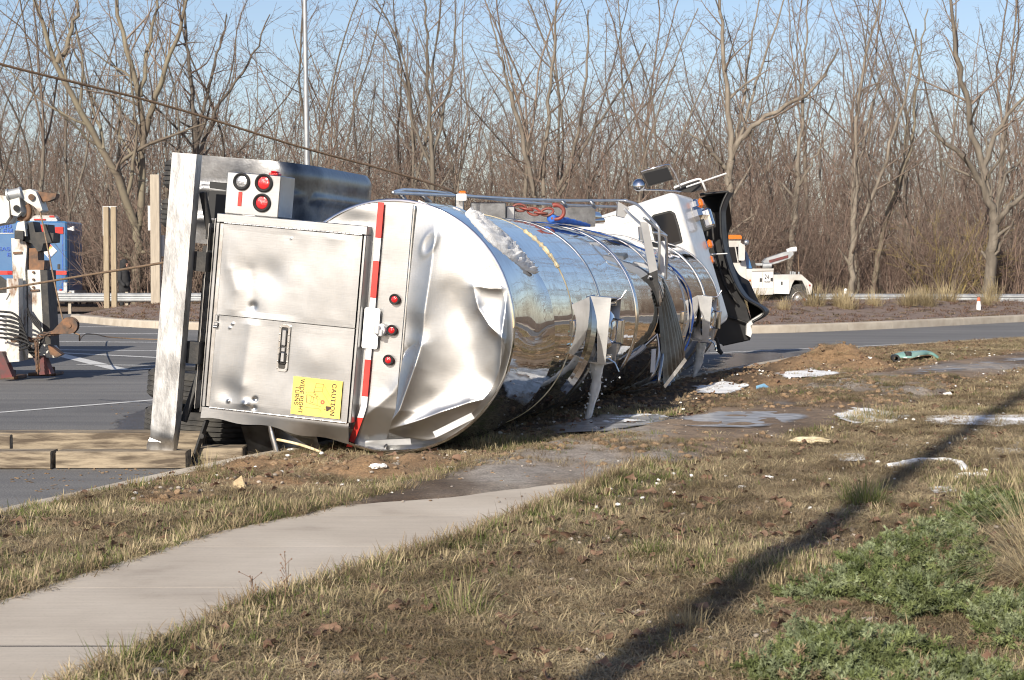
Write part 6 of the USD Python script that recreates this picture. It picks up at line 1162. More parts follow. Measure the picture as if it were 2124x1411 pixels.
tp_('side_mirror', [(1532, 507), (1544, 507), (1545.5, 511), (1545, 539), (1542, 541), (1532, 540)], 'truck_white', -.2, .12); obj('beacon', B().ball(W(1548, 503, DT + .6), .09, 2), M['clear_lens'], tt, smooth=True)
tp_('headboard', [(1547, 520), (1551, 527), (1560, 557), (1547, 557)], 'blue_van', .3, 1.6); tp_('deck_gear', [(1556, 540), (1566, 541), (1568, 558), (1556, 558)], 'dark', .4, 1.2); tp_('deck_rail', [(1563, 546), (1586, 546), (1586, 551), (1563, 551)], 'galv', .8, .6)
tp_('tool_body', [(1548, 558), (1604, 558), (1604.5, 562), (1604, 600), (1603, 611), (1552, 613), (1548, 612)], 'truck_white', 0, 2.2)
obj('body_edge', pxpoly(B(), [(1560, 557.5), (1605, 557), (1605, 561.5), (1560, 563)], DT - .03, .03).mesh(), M['truck_white'], tt)
tp_('rear_body', [(1604, 570), (1662, 569.5), (1685, 590), (1683, 611), (1674, 611), (1673, 600), (1664, 582), (1648, 581), (1643, 590), (1637, 610), (1604, 610)], 'truck_white', .02, 2.15)
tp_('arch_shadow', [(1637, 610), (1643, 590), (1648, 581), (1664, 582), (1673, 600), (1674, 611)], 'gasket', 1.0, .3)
for pts in ([(1561, 565), (1581, 565), (1581, 598), (1560, 598)], [(1583.5, 565), (1602.5, 565), (1602.5, 598), (1583.5, 598)], [(1606, 581), (1636, 581), (1636, 610), (1607, 609)]): tp_('locker_door', pts, 'plastic_white', -.014, .016)
for x, y in ((1578, 581), (1600.5, 580)): tp_('door_latch', [(x - 2.5, y - 4), (x + 2.5, y - 4), (x + 2.5, y + 4), (x - 2.5, y + 4)], 'dark', -.025, .012)
tp_('door_latch', [(1620, 584), (1623.5, 584), (1623.5, 592), (1620, 592)], 'dark', -.025, .012); obj('side_marker', B().ball(W(1555.5, 582, DT - .01), .035, 2), M['amber_lens'], tt); obj('rear_marker', B().ball(W(1679.5, 592, DT - .0), .03, 2), M['red_lens'], tt)
def ttext(s, x0, x1, y1, h):
    m = meshkit.text_mesh(s, h * DT / F, .008, bold=True); b = m.bounds; w_ = (x1 - x0) * DT / F; m.apply_translation([-b[0, 0], 0, 0]); m.apply_scale([w_ / (b[1, 0] - b[0, 0]), 1, 1])
    return obj('lettering', B().tm(m, PXY(W(x0, y1, DT - .018), (1, 0, 0), (0, 0, 1), (0, -1, 0))), M['dark'], tt, smooth=False)
ttext('24', 1586, 1596, 579, 9.5); ttext('HOUR', 1585.5, 1597, 587, 4.5)
bm_ = holder('boom', tt); obj('boom_beam', pxpoly(B(), [(1583, 543), (1590, 536), (1628, 523), (1645, 521), (1646, 528), (1638, 536), (1612, 546), (1588, 552)], DT + .8, .45), M['galv'], bm_); obj('boom_stripe', pxpoly(B(), [(1595, 540), (1635, 529), (1635, 535), (1596, 546)], DT + .78, .02), M['dullred'], bm_)
obj('boom_sheave', B().tube([W(1638, 519, DT + .85), W(1652, 517, DT + .85)], .08, 14).tube([W(1632, 521, DT + 1.1), W(1650, 517, DT + 1.1)], .07, 14), M['plastic_white'], bm_); obj('boom_cable', B().tube([W(1655, 520, DT + 1), W(1657, 565, DT + 1)], .012, 6), M['rope'], bm_)
wch = holder('winch', tt); obj('drum', B().tube([W(1582, 551, DT + .7), W(1600, 551, DT + .7)], .09, 16), M['galv'], wch); tp_('winch_frame', [(1590, 546), (1600, 545), (1604, 557), (1590, 557)], 'dark', .8, .4, wch)
tp_('bed_floor', [(1604, 565), (1618, 566), (1618, 570), (1604, 570)], 'dark', .3, 1.6); obj('chain_hooks', B().tube([W(1640, 563, DT + .2), W(1640, 570, DT + .2)], .03, 6).tube([W(1645, 563, DT + .2), W(1645, 570, DT + .2)], .03, 6).tube([W(1649, 564, DT + .2), W(1649, 570, DT + .2)], .03, 6).tube([W(1657, 564, DT + .2), W(1657, 570, DT + .2)], .03, 6), M['galv'], tt)
def wheel(px, py, D, r, nm='wheel'):
    q = W(px, py, D); h = holder(nm, tt); MM = PXY((q[0], D, q[2]), (1, 0, 0), (0, 0, 1), (0, -1, 0)) @ TF.translation_matrix([0, 0, -.3])
    obj('tyre', B().revolve([(r * .55, .28), (r * .9, .29), (r, .25), (r, .03), (r * .9, 0), (r * .55, .0)], 32, MM), M['rubber'], h, smooth=30); obj('rim', B().revolve([(0, .24), (.1, .24), (.14, .17), (r * .5, .22), (r * .56, .28), (r * .56, 0), (0, 0)], 28, MM), M['satin'], h, smooth=30)
wheel(1660, 622, DT + .1, .5); wheel(1455, 624, DT + .2, .5)
tp_('underbody', [(1548, 612), (1640, 610), (1640, 622), (1548, 622)], 'dark', .5, 1.2)
# ------------------------------------------------------------------ timbers, debris
def GP(px, py, z=.14): return G(px, py, z)
def timber(px0, px1, ytop, ybot, label, dep=.3, z0=0.0, ang=0.0):
    p, q = G(px0, ybot, z0), G(px1, ybot, z0); h = (ybot - ytop) * p[1] / F; t = thing('timber', label, 'timber'); m = B()
    D = (p[1] + q[1]) / 2; x0, x1 = p[0], q[0]; n = 24; xs = np.linspace(x0, x1, n); sec = np.array([(0, 0), (0, h), (dep, h), (dep, 0)])
    bm = trimesh.creation.box((x1 - x0, dep, h)); bm = bm.subdivide_to_size(.08); v = bm.vertices; nz = meshkit.fbm(v * 6 + px0, 3, 3)[:, None] - .5; r_ = .985 + .0 * nz
    edge = (np.abs(v[:, 1:2]) > dep * .48) & (np.abs(v[:, 2:3]) > h * .48); v = v - np.sign(v) * np.array([0, .008, .008]) * edge + nz * .006
    bm.vertices = v; bm.apply_transform(TR((x0 + x1) / 2, D + dep / 2, z0 + h / 2, ang)); m.tm(bm); obj('beam', m, M['timber'], t, smooth=35); return t
timber(-90, 420, 898, 950, 'long pale squared timber laid across the road behind the shorter blocks', dep=.32, z0=.0)
timber(-60, 104, 937, 974, 'short brown timber block at the left edge in front of the long timber', dep=.26)
timber(116, 385, 937, 973, 'mud-stained timber block under the foot of the silver bumper', dep=.25)
timber(-30, 20, 903, 938, 'end of a dark timber standing at the left edge on the rear blocks', dep=.1, z0=.09)
t = thing('timber', 'cracked timber block crushed below the black tyre', 'timber'); a, b = G(405, 962, .02), G(500, 962, .02); obj('beam', B().bb((a[0], a[1] + .1, 0), (b[0], a[1] + .4, .14), ch=.01), M['timber'], t)
ck = thing('wood_chunk', 'split chunk of pale wood lying in the clay verge', 'wood chunk'); p = GP(497, 1015); z = float(gz(p[0], p[1]))
hull = trimesh.convex.convex_hull(np.array([(-.12, -.05, -.02), (.05, -.09, -.02), (.11, .02, -.02), (-.1, .1, -.02), (-.09, .0, .05), (.0, -.02, .15), (.045, -.05, .12), (.09, .03, .05), (-.02, .07, .1)])); hull = hull.subdivide().subdivide(); hull.vertices += (meshkit.fbm(hull.vertices * 22, 3, 2)[:, None] - .5) * .03
obj('chunk', B().tm(hull, TR(p[0], p[1], z - .015, 2.2, .78)), M['wood_split'], ck, smooth=False)
# white foam pieces
fr_ = np.random.default_rng(21)
for k, (px, py, rpx, lab) in enumerate([(783, 980, 13, 'torn white foam piece on the clay bank below the tank rear'), (770, 988, 6, 'tiny white foam scrap left of the torn piece on the clay bank'), (1338, 914, 12, 'crumpled white foam scrap on the wet walk'), (1352, 911, 10, 'flat white foam scrap right of the crumpled one on the wet walk'), (1965, 816, 9, 'rounded white foam lump in the grass strip at right'), (1536, 1012, 11, 'white foam piece in the brown grass right of the walk'), (1592, 987, 9, 'white foam lump above the grass piece, near the middle right'), (1626, 981, 7, 'small white foam lump beside its larger neighbour'), (1526, 909, 7, 'small white foam lump by the muddy walk edge'), (1594, 907, 8, 'white foam lump at the edge of the milk puddle'), (1365, 999, 5, 'tiny white foam bit on the walk edge grass'), (2065, 950, 7, 'white foam ball at right beside the curved strip'), (1590, 920, 5, 'tiny white foam bit below the puddle edge lump'), (1857, 978, 5, 'tiny white foam bit in the pole shadow'), (935, 968, 7, 'white foam crumb on the mud below the tank'), (802, 1028, 5, 'white foam crumb on the walk near the mud edge'), (1945, 1012, 6, 'white foam bit on the brown soil at right')]):
    p = GP(px, py); s = p[1] / F; z = float(gz(p[0], p[1])); m = B()
    for j in range(3): m.lump((p[0] + fr_.normal() * rpx * s * .4, p[1] + fr_.normal() * rpx * s * .4, z + rpx * s * .35), rpx * s * fr_.uniform(.5, .8), k * 5 + j, 2, .5, 2.4, (1.2, 1, .55))
    obj('foam_piece', m, M['foam'], smooth=False, label=lab, cat='foam piece')
pts = [GP(x, y, .16) for x, y in ((1843, 966), (1870, 960), (1920, 952), (1965, 953), (1990, 962), (2000, 972))]; pts = [np.array([p[0], p[1], float(gz(p[0], p[1])) + .02]) for p in pts]
cp = smooth_path(pts, 40); rr_ = .026 * (1 + .3 * (np.array([meshkit.noise(np.array([[k * .7, 0, 0]]), 2)[0] for k in range(40)]) - .5)); obj('foam_strip', B().tube(cp, rr_, 9), M['foam'], smooth=True, label='long curved white foam strip lying on the soil at right', cat='foam strip')
p = GP(2018, 986); m = B()
for j in range(4): m.lump((p[0] + (j - 1.5) * .05, p[1], float(gz(p[0], p[1])) + .015), .035, 90 + j, 2, .5, 2.4, (1.1, 1, .6))
obj('foam_piece', m, M['foam'], smooth=False, label='broken white foam end below the curved strip', cat='foam piece')
a, b = GP(1058, 938, .17), GP(1130, 945, .17); za = float(gz(a[0], a[1])) + .03; obj('white_trim', B().bar((a[0], a[1], za), (b[0], b[1], float(gz(b[0], b[1])) + .03), .045, .03), M['plastic_white'], label='straight white trim strip lying on the mud below the tank', cat='trim strip')
p = GP(1680, 918); m = B().lump((p[0], p[1], float(gz(p[0], p[1])) + .02), .13, 44, 3, .45, 2.0, (1.3, .9, .3)); obj('insulation_slab', m, M['foam_yellow'], smooth=True, label='yellowed slab of insulation in the grass below the puddle', cat='insulation')
p = GP(1583, 811); g = np.array([[p + [-.09, -.04, .02], p + [0, -.06, .05], p + [.1, -.03, .0]], [p + [-.08, .06, .05], p + [0.02, .07, .08], p + [.09, .05, .03]]]); obj('scrap', B().grid(g).grid(g + [0, 0, .006]), pm('pale_blue_plastic', (.22, .42, .58), rough=.4), smooth=True, label='pale blue scrap lying on the dark mud beside the tank shadow', cat='scrap')
gp = thing('bumper_piece', 'broken pale green plastic car panel lying by the clay heap', 'car panel'); D = G(1895, 747, .15)[1]
top = smooth_path([W(1848, 737, D), W(1880, 729, D), W(1915, 727, D + .2), W(1930, 729, D + .3), W(1948, 742, D + .3)], 30); bot = smooth_path([W(1858, 742, D - .1), W(1885, 743, D - .2), W(1912, 737, D), W(1930, 736, D + .2), W(1944, 744, D + .2)], 30)
g = np.stack([top, top * .5 + bot * .5 + np.array([0, -.08, .02]), bot], 1); obj('panel', B().grid(g).grid(g + [0, .012, 0]), M['bumpergreen'], gp, smooth=True); obj('lining', B().grid(np.stack([bot + [0, .08, -.02], bot + [.02, .15, -.14]], 1)), M['blackshell'], gp, smooth=True)
q0, q1 = W(1878, 735, D - .18), W(1889, 732, D - .14); obj('grille_slot', B().bb((q0[0], D - .2, q0[2] - .02), (q1[0], D - .1, q1[2] + .02)), M['dark'], gp)
q = W(1856, 743, D - .4); obj('black_roller', B().revolve([(.03, .1), (.06, .1), (.062, .0), (.05, -.1), (.03, -.1)], 24, PXY(q, (1, 0, 0), (0, 0, 1), (0, -1, 0))), M['gasket'], label='black plastic ring lying left of the green car panel', cat='plastic ring')
a = [W(1800, 740, D - .5), W(1808, 741, D - .5), W(1817, 752, D - .5), W(1812, 752, D - .6), W(1803, 744, D - .6)]; V = np.array(a); obj('plastic_scrap', B().add(np.vstack([V, V + [0, .02, 0]]), [[0, 1, 2], [0, 2, 3], [0, 3, 4], [5, 7, 6], [5, 8, 7], [5, 9, 8], [0, 5, 6], [0, 6, 1], [1, 6, 7], [1, 7, 2], [2, 7, 8], [2, 8, 3]]), M['plastic_white'], label='white curved scrap stuck on the side of the clay heap', cat='scrap')
a, b = GP(1675, 1338), GP(1838, 1330); za = float(gz(a[0], a[1])) + .02; pk = trimesh.creation.box((np.linalg.norm((b - a)[:2]), .07, .025)).subdivide_to_size(.05); pk.vertices += (meshkit.fbm(pk.vertices * 12, 3, 2)[:, None] - .5) * np.array([.02, .03, .012]); obj('plank', B().tm(pk, TR((a[0] + b[0]) / 2, (a[1] + b[1]) / 2, za, math.atan2(b[1] - a[1], b[0] - a[0]))), M['timber'], smooth=35, label='broken weathered plank lying among the juniper at lower right', cat='plank')
for k, (px, py, r, lab) in enumerate([(1805, 1287, .032, 'pale stone beside the juniper branch tips'), (320, 1398, .04, 'grey brown stone in the grass at the bottom left'), (700, 1394, .032, 'flat pale stone at the bottom edge of the grass'), (590, 1378, .02, 'small stone left of the flat pale one at the bottom'), (1527, 1128, .02, 'small round tan stone in the dead grass'), (1640, 862, .05, 'flat tan stone on the muddy strip'), (820, 965, .03, 'grey stone stuck in the clay bank')]):
    p = GP(px, py); obj('stone', B().lump((p[0], p[1], float(gz(p[0], p[1])) + r * .2), r, 60 + k, 3, .4, 1.5, (1.3, 1, .65)), M['stone'], smooth=40, label=lab, cat='stone')
# ------------------------------------------------------------------ ground cover
gr = np.random.default_rng(33)
def blade_clump(seed, n, h, spread, lean, wid, flat=0.0):
    r = np.random.default_rng(seed); b = B()
    for k in range(n):
        a = r.uniform(0, 6.28); L_ = h * r.uniform(.5, 1.15); le = lean * r.uniform(.3, 1.3); p0 = np.array([math.cos(a + r.normal()) * spread * r.random(), math.sin(a + r.normal()) * spread * r.random(), 0])
        d = np.array([math.cos(a), math.sin(a), 0]); s = np.array([-d[1], d[0], 0]) * wid * r.uniform(.6, 1.2) / 2; pts = []
        for t in (0, .35, .7, 1):
            out = L_ * (t * math.sin(min(le, 1.5)) * (1 - flat) + flat * t) ; up = L_ * t * math.cos(min(le * (.5 + .8 * t), 1.62)) * (1 - flat) + flat * .025 * math.sin(t * 3)
            pts.append(p0 + d * out + np.array([0, 0, up]))
        V = []
        for i, p in enumerate(pts): w_ = (1, .9, .65, .05)[i]; V += [p - s * w_, p + s * w_]
        b.add(np.array(V), [[0, 1, 3, 2], [2, 3, 5, 4], [4, 5, 7, 6]])
    return b
def scatter(n, y0, y1, xpad=.3, sidewalk=.0, density=None, seed=0):
    r = np.random.default_rng(seed); out = []
    while len(out) < n:
        y = np.sqrt(r.uniform(y0 ** 2, y1 ** 2, n)); x = r.uniform(-.30, .30, n) * y; ok = (x > kx(y) + .17) & ((x < swl(y) - sidewalk) | (x > swr(y) + sidewalk))
        if density is not None: ok &= r.random(n) < density(x, y)
        out += list(zip(x[ok], y[ok]))
    return np.array(out[:n])
def cover(name, protos, xy, smin, smax, tilt=.15, seed=1, dz=-.005):
    r = np.random.default_rng(seed); n = len(xy); a = r.uniform(0, 6.28, n); t = r.normal(0, tilt, n) / 2; q = np.stack([np.cos(a / 2), np.sin(t) * np.cos(a / 2), np.sin(t) * np.sin(a / 2), np.sin(a / 2)], 1); q /= np.linalg.norm(q, axis=1, keepdims=True)
    z = gz(xy[:, 0], xy[:, 1]) + dz; return instancer(name, protos, np.c_[xy, z], q, r.uniform(smin, smax, n), r.integers(0, len(protos), n))
def dens_dry(x, y): 
    f = meshkit.fbm(np.stack([x * 1.3, y * 1.3, 0 * x], -1), 4, 70); return np.clip((f - .25) * 3, .12, 1) * (1 - .93 * np.clip(clayness(x, y) * 1.6, 0, 1)) * np.where((y > 12.5) & (np.maximum(swl(y) - x, x - swr(y)) < .5), .3, 1) * (1 - .8 * sstep(15, 17, y) * (1 - sstep(27, 29, y)) * (x < swl(y)))
def dens_green(x, y):
    f = meshkit.fbm(np.stack([x * .9 + 7, y * .9, 0 * x], -1), 4, 71); e = np.minimum(np.abs(x - swr(y)), np.abs(x - swl(y))); edge = np.exp(-e / .22) * (y < 14)
    return np.clip(np.clip((f - .52) * 5, 0.02, 1) * .6 + edge * .9, 0, 1) * (1 - np.clip(clayness(x, y) * 1.6, 0, 1)) * np.where(y > 16, .4, 1)
thatchp = [(blade_clump(k, 30, .085, .10, 1.25, .0036, .8), 'thatch') for k in range(3)] + [(blade_clump(k + 5, 22, .11, .1, 1.25, .0034, .82), 'straw') for k in range(2)]
tuftp = [(blade_clump(k + 10, 16, .055, .06, 1.05, .0034), 'straw') for k in range(2)] + [(blade_clump(k + 14, 18, .05, .06, 1.1, .0036), 'thatch') for k in range(2)]
greenp = [(blade_clump(k + 20, 18, .065, .05, 1.0, .0042), 'green') for k in range(3)] + [(blade_clump(30, 16, .09, .04, .8, .005), 'straw')]
cover('dead_grass', thatchp, np.vstack([scatter(11000, 6.3, 11, density=dens_dry, seed=1), scatter(12000, 11, 18, density=dens_dry, seed=2), scatter(8000, 18, 44, density=dens_dry, seed=3)]), .7, 1.3, seed=5)
cover('dry_tufts', tuftp, np.vstack([scatter(1500, 6.3, 11, density=dens_dry, seed=4), scatter(2600, 11, 18, density=dens_dry, seed=5), scatter(4500, 18, 44, density=dens_dry, seed=6)]), .6, 1.35, seed=6)
cover('green_grass', greenp, np.vstack([scatter(3400, 6.3, 11, density=dens_green, seed=7), scatter(2800, 11, 18, density=dens_green, seed=8), scatter(1300, 18, 44, density=dens_green, seed=9)]), .6, 1.4, seed=7)
# ragged grass edge along the walk
ye = np.sqrt(gr.uniform(6.2 ** 2, 14.0 ** 2, 2600)); sd_ = gr.random(2600) < .72; xe = np.where(sd_, swr(ye) + np.abs(gr.normal(0, .05, 2600)) - .02, swl(ye) - np.abs(gr.normal(0, .05, 2600)) + .012)
cover('edge_grass', greenp[:3] + [(blade_clump(60, 22, .10, .06, 1.2, .0045), 'straw'), (blade_clump(61, 24, .11, .07, 1.25, .0045), 'thatch'), (blade_clump(63, 22, .10, .06, 1.2, .0045), 'thatch')], np.c_[xe, ye], .45, 1.25, .35, seed=8, dz=.025)
def on_churn(n, seed):
    r = np.random.default_rng(seed); y = r.uniform(13, 25, 12 * n); x = swl(y) + (swr(y) - swl(y)) * r.uniform(-.3, 1.3, 12 * n); ok = r.random(12 * n) < churn(x, y) * .9; return np.c_[x[ok], y[ok]][:n]
def cover2(name, protos, xy, smin, smax, seed):
    r = np.random.default_rng(seed); n = len(xy); return instancer(name, protos, np.c_[xy, surf(xy[:, 0], xy[:, 1]) - .004], qz(r.uniform(0, 6.28, n)), r.uniform(smin, smax, n), r.integers(0, len(protos), n))
cover2('dead_grass', thatchp + greenp[:1], on_churn(1500, 70), .6, 1.3, 71)
cover2('clay_clods', [(B().lump((0, 0, .004), .02, k + 90, 2, .6, 2.6, (1.2, 1, .75)), 'clay') for k in range(3)], on_churn(900, 72), .2, 1.7, 73)
# dead leaves, pebbles, clods, foam crumbs
def leaf_mesh(seed):
    r = np.random.default_rng(seed); a = np.linspace(0, 2 * np.pi, 15)[:-1]; R = .03 * (1 + .45 * np.cos(a * 5 + r.random() * 6) * .5 + .25 * np.cos(a)); V = np.stack([np.cos(a) * R * 1.2, np.sin(a) * R * .8, .012 * np.sin(a * 2 + r.random() * 6) + .008], 1); V = np.vstack([V, [[0, 0, .004]]]); n = len(a)
    return B().add(V, [[n, k, (k + 1) % n] for k in range(n)])
cover('fallen_leaves', [(leaf_mesh(k), 'leaf') for k in range(3)], np.vstack([scatter(420, 6.3, 11, seed=12), scatter(420, 11, 20, seed=13), scatter(250, 20, 42, seed=14)]), .5, 1.3, .5, seed=9, dz=.025)
cover('pebbles', [(B().lump((0, 0, .004), .011, k, 1, .4, 1.5, (1.2, 1, .7)), 'stone') for k in range(3)], np.vstack([scatter(900, 6.3, 11, seed=15), scatter(900, 11, 20, seed=16)]), .4, 1.5, .4, seed=10, dz=.004)
cxy = scatter(4200, 11, 36, density=lambda x, y: np.clip(clayness(x, y) * 1.6 - .1, 0, 1), seed=17)
cover('clay_clods', [(B().lump((0, 0, .004), .018, k + 30, 2, .6, 2.6, (1.2, 1, .75)), 'clay') for k in range(4)], cxy, .2, 1.5, .4, seed=11, dz=.0)
fx = np.vstack([scatter(90, 11, 16, density=lambda x, y: (x > -2.5) * 1.0, seed=18), scatter(200, 15, 34, density=lambda x, y: (x > swl(y) - 2.0) * 1.0, seed=19)])
cover('foam_crumbs', [(B().lump((0, 0, .006), .012, k + 50, 1, .5, 2.2, (1.3, 1, .7)), 'foam') for k in range(3)], fx, .25, 1.4, .4, seed=12, dz=.018)
# mud crumbs on the muddy walk
yw = gr.uniform(11.6, 32, 900); xw = swl(yw) + (swr(yw) - swl(yw)) * gr.uniform(-.3, 1.3, 900); pos = np.c_[xw, yw, surf(xw, yw)]
instancer('mud_crumbs', [(B().lump((0, 0, .003), .015, 80, 1, .5, 2, (1.4, 1, .5)), 'clay'), (B().lump((0, 0, .003), .012, 81, 1, .5, 2, (1.2, 1, .6)), 'stone'), (B().lump((0, 0, .004), .01, 82, 1, .5, 2, (1.3, 1, .6)), 'foam')], pos, qz(gr.uniform(0, 6.28, 900)), gr.uniform(.15, .85, 900), gr.choice(3, 900, p=[.3, .65, .05]))
xr_, yr_ = [], []
for x0, x1, y0, y1, k in ((20, 420, 950, 1000, 150), (230, 420, 835, 880, 60), (180, 310, 930, 985, 60), (60, 200, 990, 1020, 30)):
    for _ in range(k):
        p = G(gr.uniform(x0, x1), gr.uniform(y0, y1), 0)
        if p[0] < kx(p[1]) - .12: xr_.append(p[0]); yr_.append(p[1])
n = len(xr_); instancer('road_dirt', [(B().lump((0, 0, .003), .016, 84, 1, .5, 2, (1.3, 1, .55)), 'clay'), (B().lump((0, 0, .002), .02, 85, 1, .5, 2, (1.6, 1, .2)), 'clay')], np.c_[xr_, yr_, np.full(n, .001)], qz(gr.uniform(0, 6.28, n)), gr.uniform(.1, .8, n), gr.integers(0, 2, n))
# clumps one can point at
def clump(px, py, n, h, spread, lean, m2, label, seed, wid=.0045, flat=0.0, cat='grass clump', name='grass_clump'):
    p = GP(px, py, .13); z = float(gz(p[0], p[1])); x = thing(name, label, cat, M=TR(p[0], p[1], z - .01))
    for k, (m, f_) in enumerate(m2): obj('blades', blade_clump(seed + k, int(n * f_), h, spread, lean, wid, flat), M[m], x, smooth=True)
clump(965, 1275, 230, .27, .10, 1.25, [('straw', .75), ('green', .4)], 'straw-coloured grass clump in the middle foreground', 401)
clump(1345, 1160, 220, .17, .10, 1.0, [('green', .8), ('straw', .4)], 'green grass tuft in the foreground left of the pole shadow', 411)
clump(1795, 1050, 420, .25, .13, .85, [('green', .8), ('straw', .4)], 'large dark green grass tuft beside the pole shadow', 421)
clump(1428, 1305, 170, .15, .07, .8, [('straw', 1)], 'small dry tan grass tuft on the edge of the pole shadow', 431)
clump(250, 1395, 150, .2, .1, 1.1, [('green', .7), ('straw', .6)], 'grass clump by the walk at the bottom left', 441)
clump(60, 1115, 130, .14, .09, .9, [('green', .7), ('straw', .5)], 'green grass tuft on the left verge near the kerb', 451)
clump(1250, 925, 130, .17, .12, .8, [('green', .7), ('straw', .6)], 'grass tuft on the mud lump right of the white trim', 461)
clump(1830, 870, 180, .25, .2, .8, [('straw', .9), ('green', .5)], 'grass clump splitting the white foam at right', 471)
for k, (px, py) in enumerate([(790, 925), (830, 918), (1000, 925), (1040, 920), (660, 945), (420, 965)]): clump(px, py + 8, 60, .2, .12, .9, [('straw', .8), ('green', .3)], ['dry grass tuft under the bent lower corner of the tank end', 'dry grass tuft right of the bent lower corner', 'dry grass tuft below the middle of the tank', 'dry grass tuft left of the white trim strip', 'dry grass tuft below the caution sticker', 'dry grass tuft by the kerb under the black tyre'][k], 481 + k * 3)
# ornamental grass entering at the right edge
p = GP(2200, 1235, .13); orn = thing('ornamental_grass', 'tall straw-coloured ornamental grass arching in at the right edge', 'ornamental grass', M=TR(p[0], p[1], .12)); obj('blades', blade_clump(501, 520, .95, .12, 1.2, .004), M['straw'], orn, smooth=True)
for k, x in enumerate(np.linspace(6.4, 15.2, 15)):
    y = float(np.interp(x, path[:, 0], path[:, 1])) + 5.2 + .8 * math.sin(k * 2.3); y = min(y, float(farx(x)) - .7)
    t0 = thing('ornamental_grass', 'tan ornamental grass tuft on the right island before the guardrail', 'ornamental grass', group='grass tufts on the right island', M=TR(x, y, bedz(x, y) - .03, k, .8 + .35 * math.sin(k * 1.7) ** 2)) if k == 0 else None
    if k == 0: obj('blades', blade_clump(520, 220, .8, .3, .8, .014), M['straw'], t0, smooth=True); t00 = t0
    else: dup(t00, TR(x + .45 * math.sin(k * 5), y, bedz(x, y) - .03, k, .6 + .5 * math.sin(k * 1.7) ** 2), 'tan ornamental grass tuft on the right island before the guardrail', 'ornamental grass', 'grass tufts on the right island')
n = 2600; xi = gr.uniform(-12.5, 20, n); yi = np.interp(xi, path[:, 0], path[:, 1]) + .4 + gr.random(n) * 8; ok = yi < farx(xi) - .5; xi, yi = xi[ok], yi[ok]; zi = np.array([bedz(a, b) for a, b in zip(xi, yi)]); instancer('mulch_chips', [(blade_clump(600, 16, .16, .12, 1.2, .02, .7), 'thatch'), (blade_clump(601, 14, .2, .12, .9, .012, .3), 'leaf')], np.c_[xi, yi, zi], qz(gr.uniform(0, 6.28, len(xi))), gr.uniform(.5, 1.2, len(xi)), gr.integers(0, 2, len(xi)))
# ------------------------------------------------------------------ creeping juniper
def sprig(seed):
    r = np.random.default_rng(seed); b = B(); L_ = .075; tips = []
    for br in range(7):
        t0 = br / 7; p0 = np.array([L_ * t0, 0, .008 * math.sin(t0 * 3)]); s = 1 if br % 2 else -1; a = s * r.uniform(.5, .95) * (1 - .5 * t0); l = L_ * r.uniform(.4, .62) * (1 - .35 * t0); d = np.array([math.cos(a), math.sin(a), r.uniform(.1, .6)]); d /= np.linalg.norm(d)
        for k in range(7):
            c = p0 + d * l * (k + .5) / 7
            for j in range(3):
                q = d * .5 + r.normal(size=3) * .55; q /= np.linalg.norm(q); w_ = np.cross(q, r.normal(size=3)); w_ /= np.linalg.norm(w_); e = c + q * r.uniform(.010, .018); b.add(np.array([c - w_ * .0028, c + w_ * .0028, e]), [[0, 1, 2]])
    return b
spr = [(sprig(k), 'juniper' if k < 3 else 'juniper2') for k in range(6)] + [(sprig(9), 'thatch')]
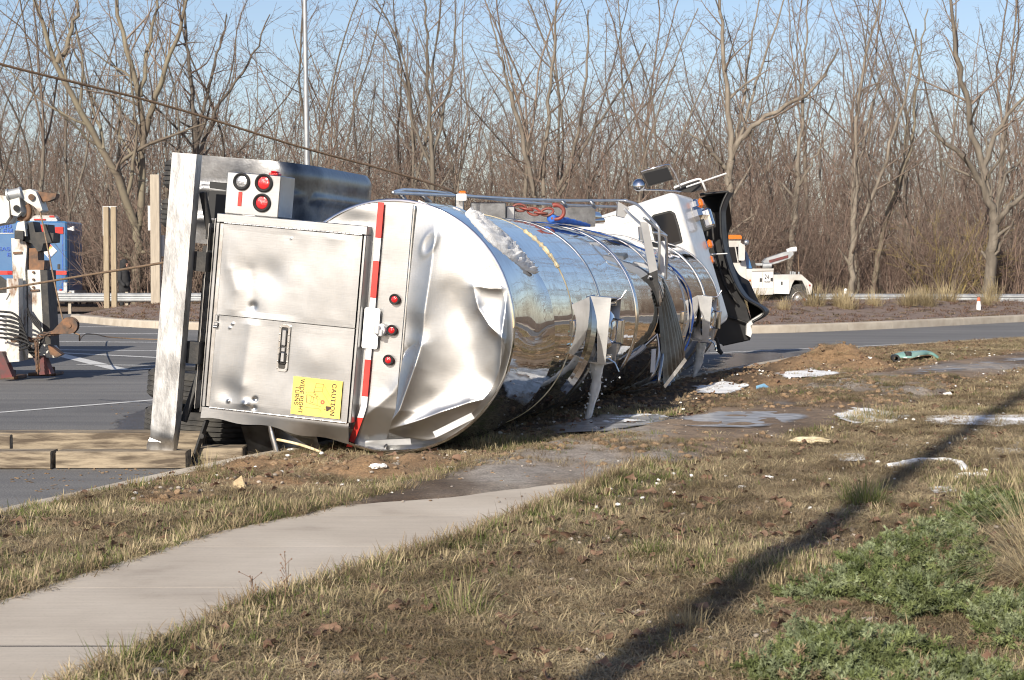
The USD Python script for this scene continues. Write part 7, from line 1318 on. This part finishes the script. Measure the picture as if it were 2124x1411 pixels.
def juniper(poly, n, label, seed, hmax=.065):
    import shapely
    q = Polygon([GP(x, y, .13)[:2] for x, y in poly]); x0, y0, x1, y1 = q.bounds; r = np.random.default_rng(seed); P = []
    while len(P) < n:
        xx, yy_ = r.uniform(x0, x1, 4 * n), r.uniform(y0, y1, 4 * n); pt = shapely.points(xx, yy_); ins = shapely.contains(q, pt); d = shapely.distance(q.exterior, pt); f = meshkit.fbm(np.stack([xx * 4, yy_ * 4, 0 * xx], -1), 3, seed)
        ok = ins & (r.random(len(xx)) < np.clip(d / .22, .06, 1)) & (f > .485); P += list(zip(xx[ok], yy_[ok], np.minimum(d[ok] / .3, 1), f[ok]))
    P = np.array(P[:n]); hz = hmax * P[:, 2] * np.clip((P[:, 3] - .44) * 5, .08, 1.2); lay = r.random(n) ** .45; z = gz(P[:, 0], P[:, 1]) + .012 + hz * lay
    th = thing('juniper_shrub', label, 'juniper'); a = r.uniform(0, 6.28, n); pt_ = r.normal(-.4, .35, n); cz, sz, cy, sy = np.cos(a / 2), np.sin(a / 2), np.cos(pt_ / 2), np.sin(pt_ / 2); qq = np.stack([cz * cy, -sz * sy, cz * sy, sz * cy], 1)
    instancer('foliage', spr, np.c_[P[:, 0], P[:, 1], z], qq, r.uniform(.75, 1.5, n), r.choice(7, n, p=[.17, .17, .17, .14, .14, .14, .07]), parent=th)
    b = B()
    for k in range(60):
        i = r.integers(n); j = r.integers(n)
        if np.hypot(*(P[i, :2] - P[j, :2])) < .5: b.tube(smooth_path([[*P[i, :2], gz(P[i, 0], P[i, 1]) + .01], [*(P[i, :2] + P[j, :2]) / 2 + r.normal(size=2) * .05, gz(P[i, 0], P[i, 1]) + .04], [*P[j, :2], gz(P[j, 0], P[j, 1]) + .02]], 8), .004, 5)
    if b.v: obj('stem', b, M['bark_dark'], th, smooth=True)
juniper([(2000, 1045), (2060, 1028), (2130, 1048), (2135, 1075), (2060, 1085), (2020, 1110), (2035, 1170), (2060, 1180), (2010, 1190), (2060, 1230), (2000, 1280), (1880, 1295), (1800, 1270), (1700, 1300), (1580, 1285), (1640, 1240), (1720, 1225), (1760, 1180), (1860, 1120), (1960, 1095), (1990, 1065)], 2700, 'low green juniper spreading in the middle right foreground', 1)
juniper([(1620, 1335), (1720, 1320), (1830, 1345), (1960, 1365), (2040, 1400), (2130, 1420), (2130, 1500), (1500, 1500), (1570, 1400), (1600, 1385)], 2000, 'low green juniper filling the bottom edge at right', 2)
juniper([(2020, 1275), (2130, 1250), (2160, 1290), (2150, 1370), (2060, 1355), (2040, 1320)], 800, 'low juniper branch at the right edge under the ornamental grass', 3)
# tall dry weed stalks by the walk
for k, (px, py, h, lab) in enumerate([(590, 1255, .24, 'thin dry weed stalk rising from the grass edge beside the walk'), (520, 1255, .14, 'short dry weed stalk left of the taller one by the walk'), (1210, 1010, .22, 'thin dry weed stalk at the far end of the pale walk')]):
    p = GP(px, py, .14); r = np.random.default_rng(k); b = B(); q = np.array([p[0], p[1], .13]); tp2 = q + [r.normal() * .02, 0, h]; b.tube([q, (q + tp2) / 2 + [.008, 0, 0], tp2], .0018, 5)
    for j in range(9): c = q + (tp2 - q) * (.35 + .65 * j / 9); e = c + r.normal(size=3) * [.03, .03, 0] + [0, 0, .03]; b.tube([c, e], .0012, 4); b.ball(e, .004, 1)
    obj('weed_stalk', b, M['leaf'], smooth=True, label=lab, cat='weed')
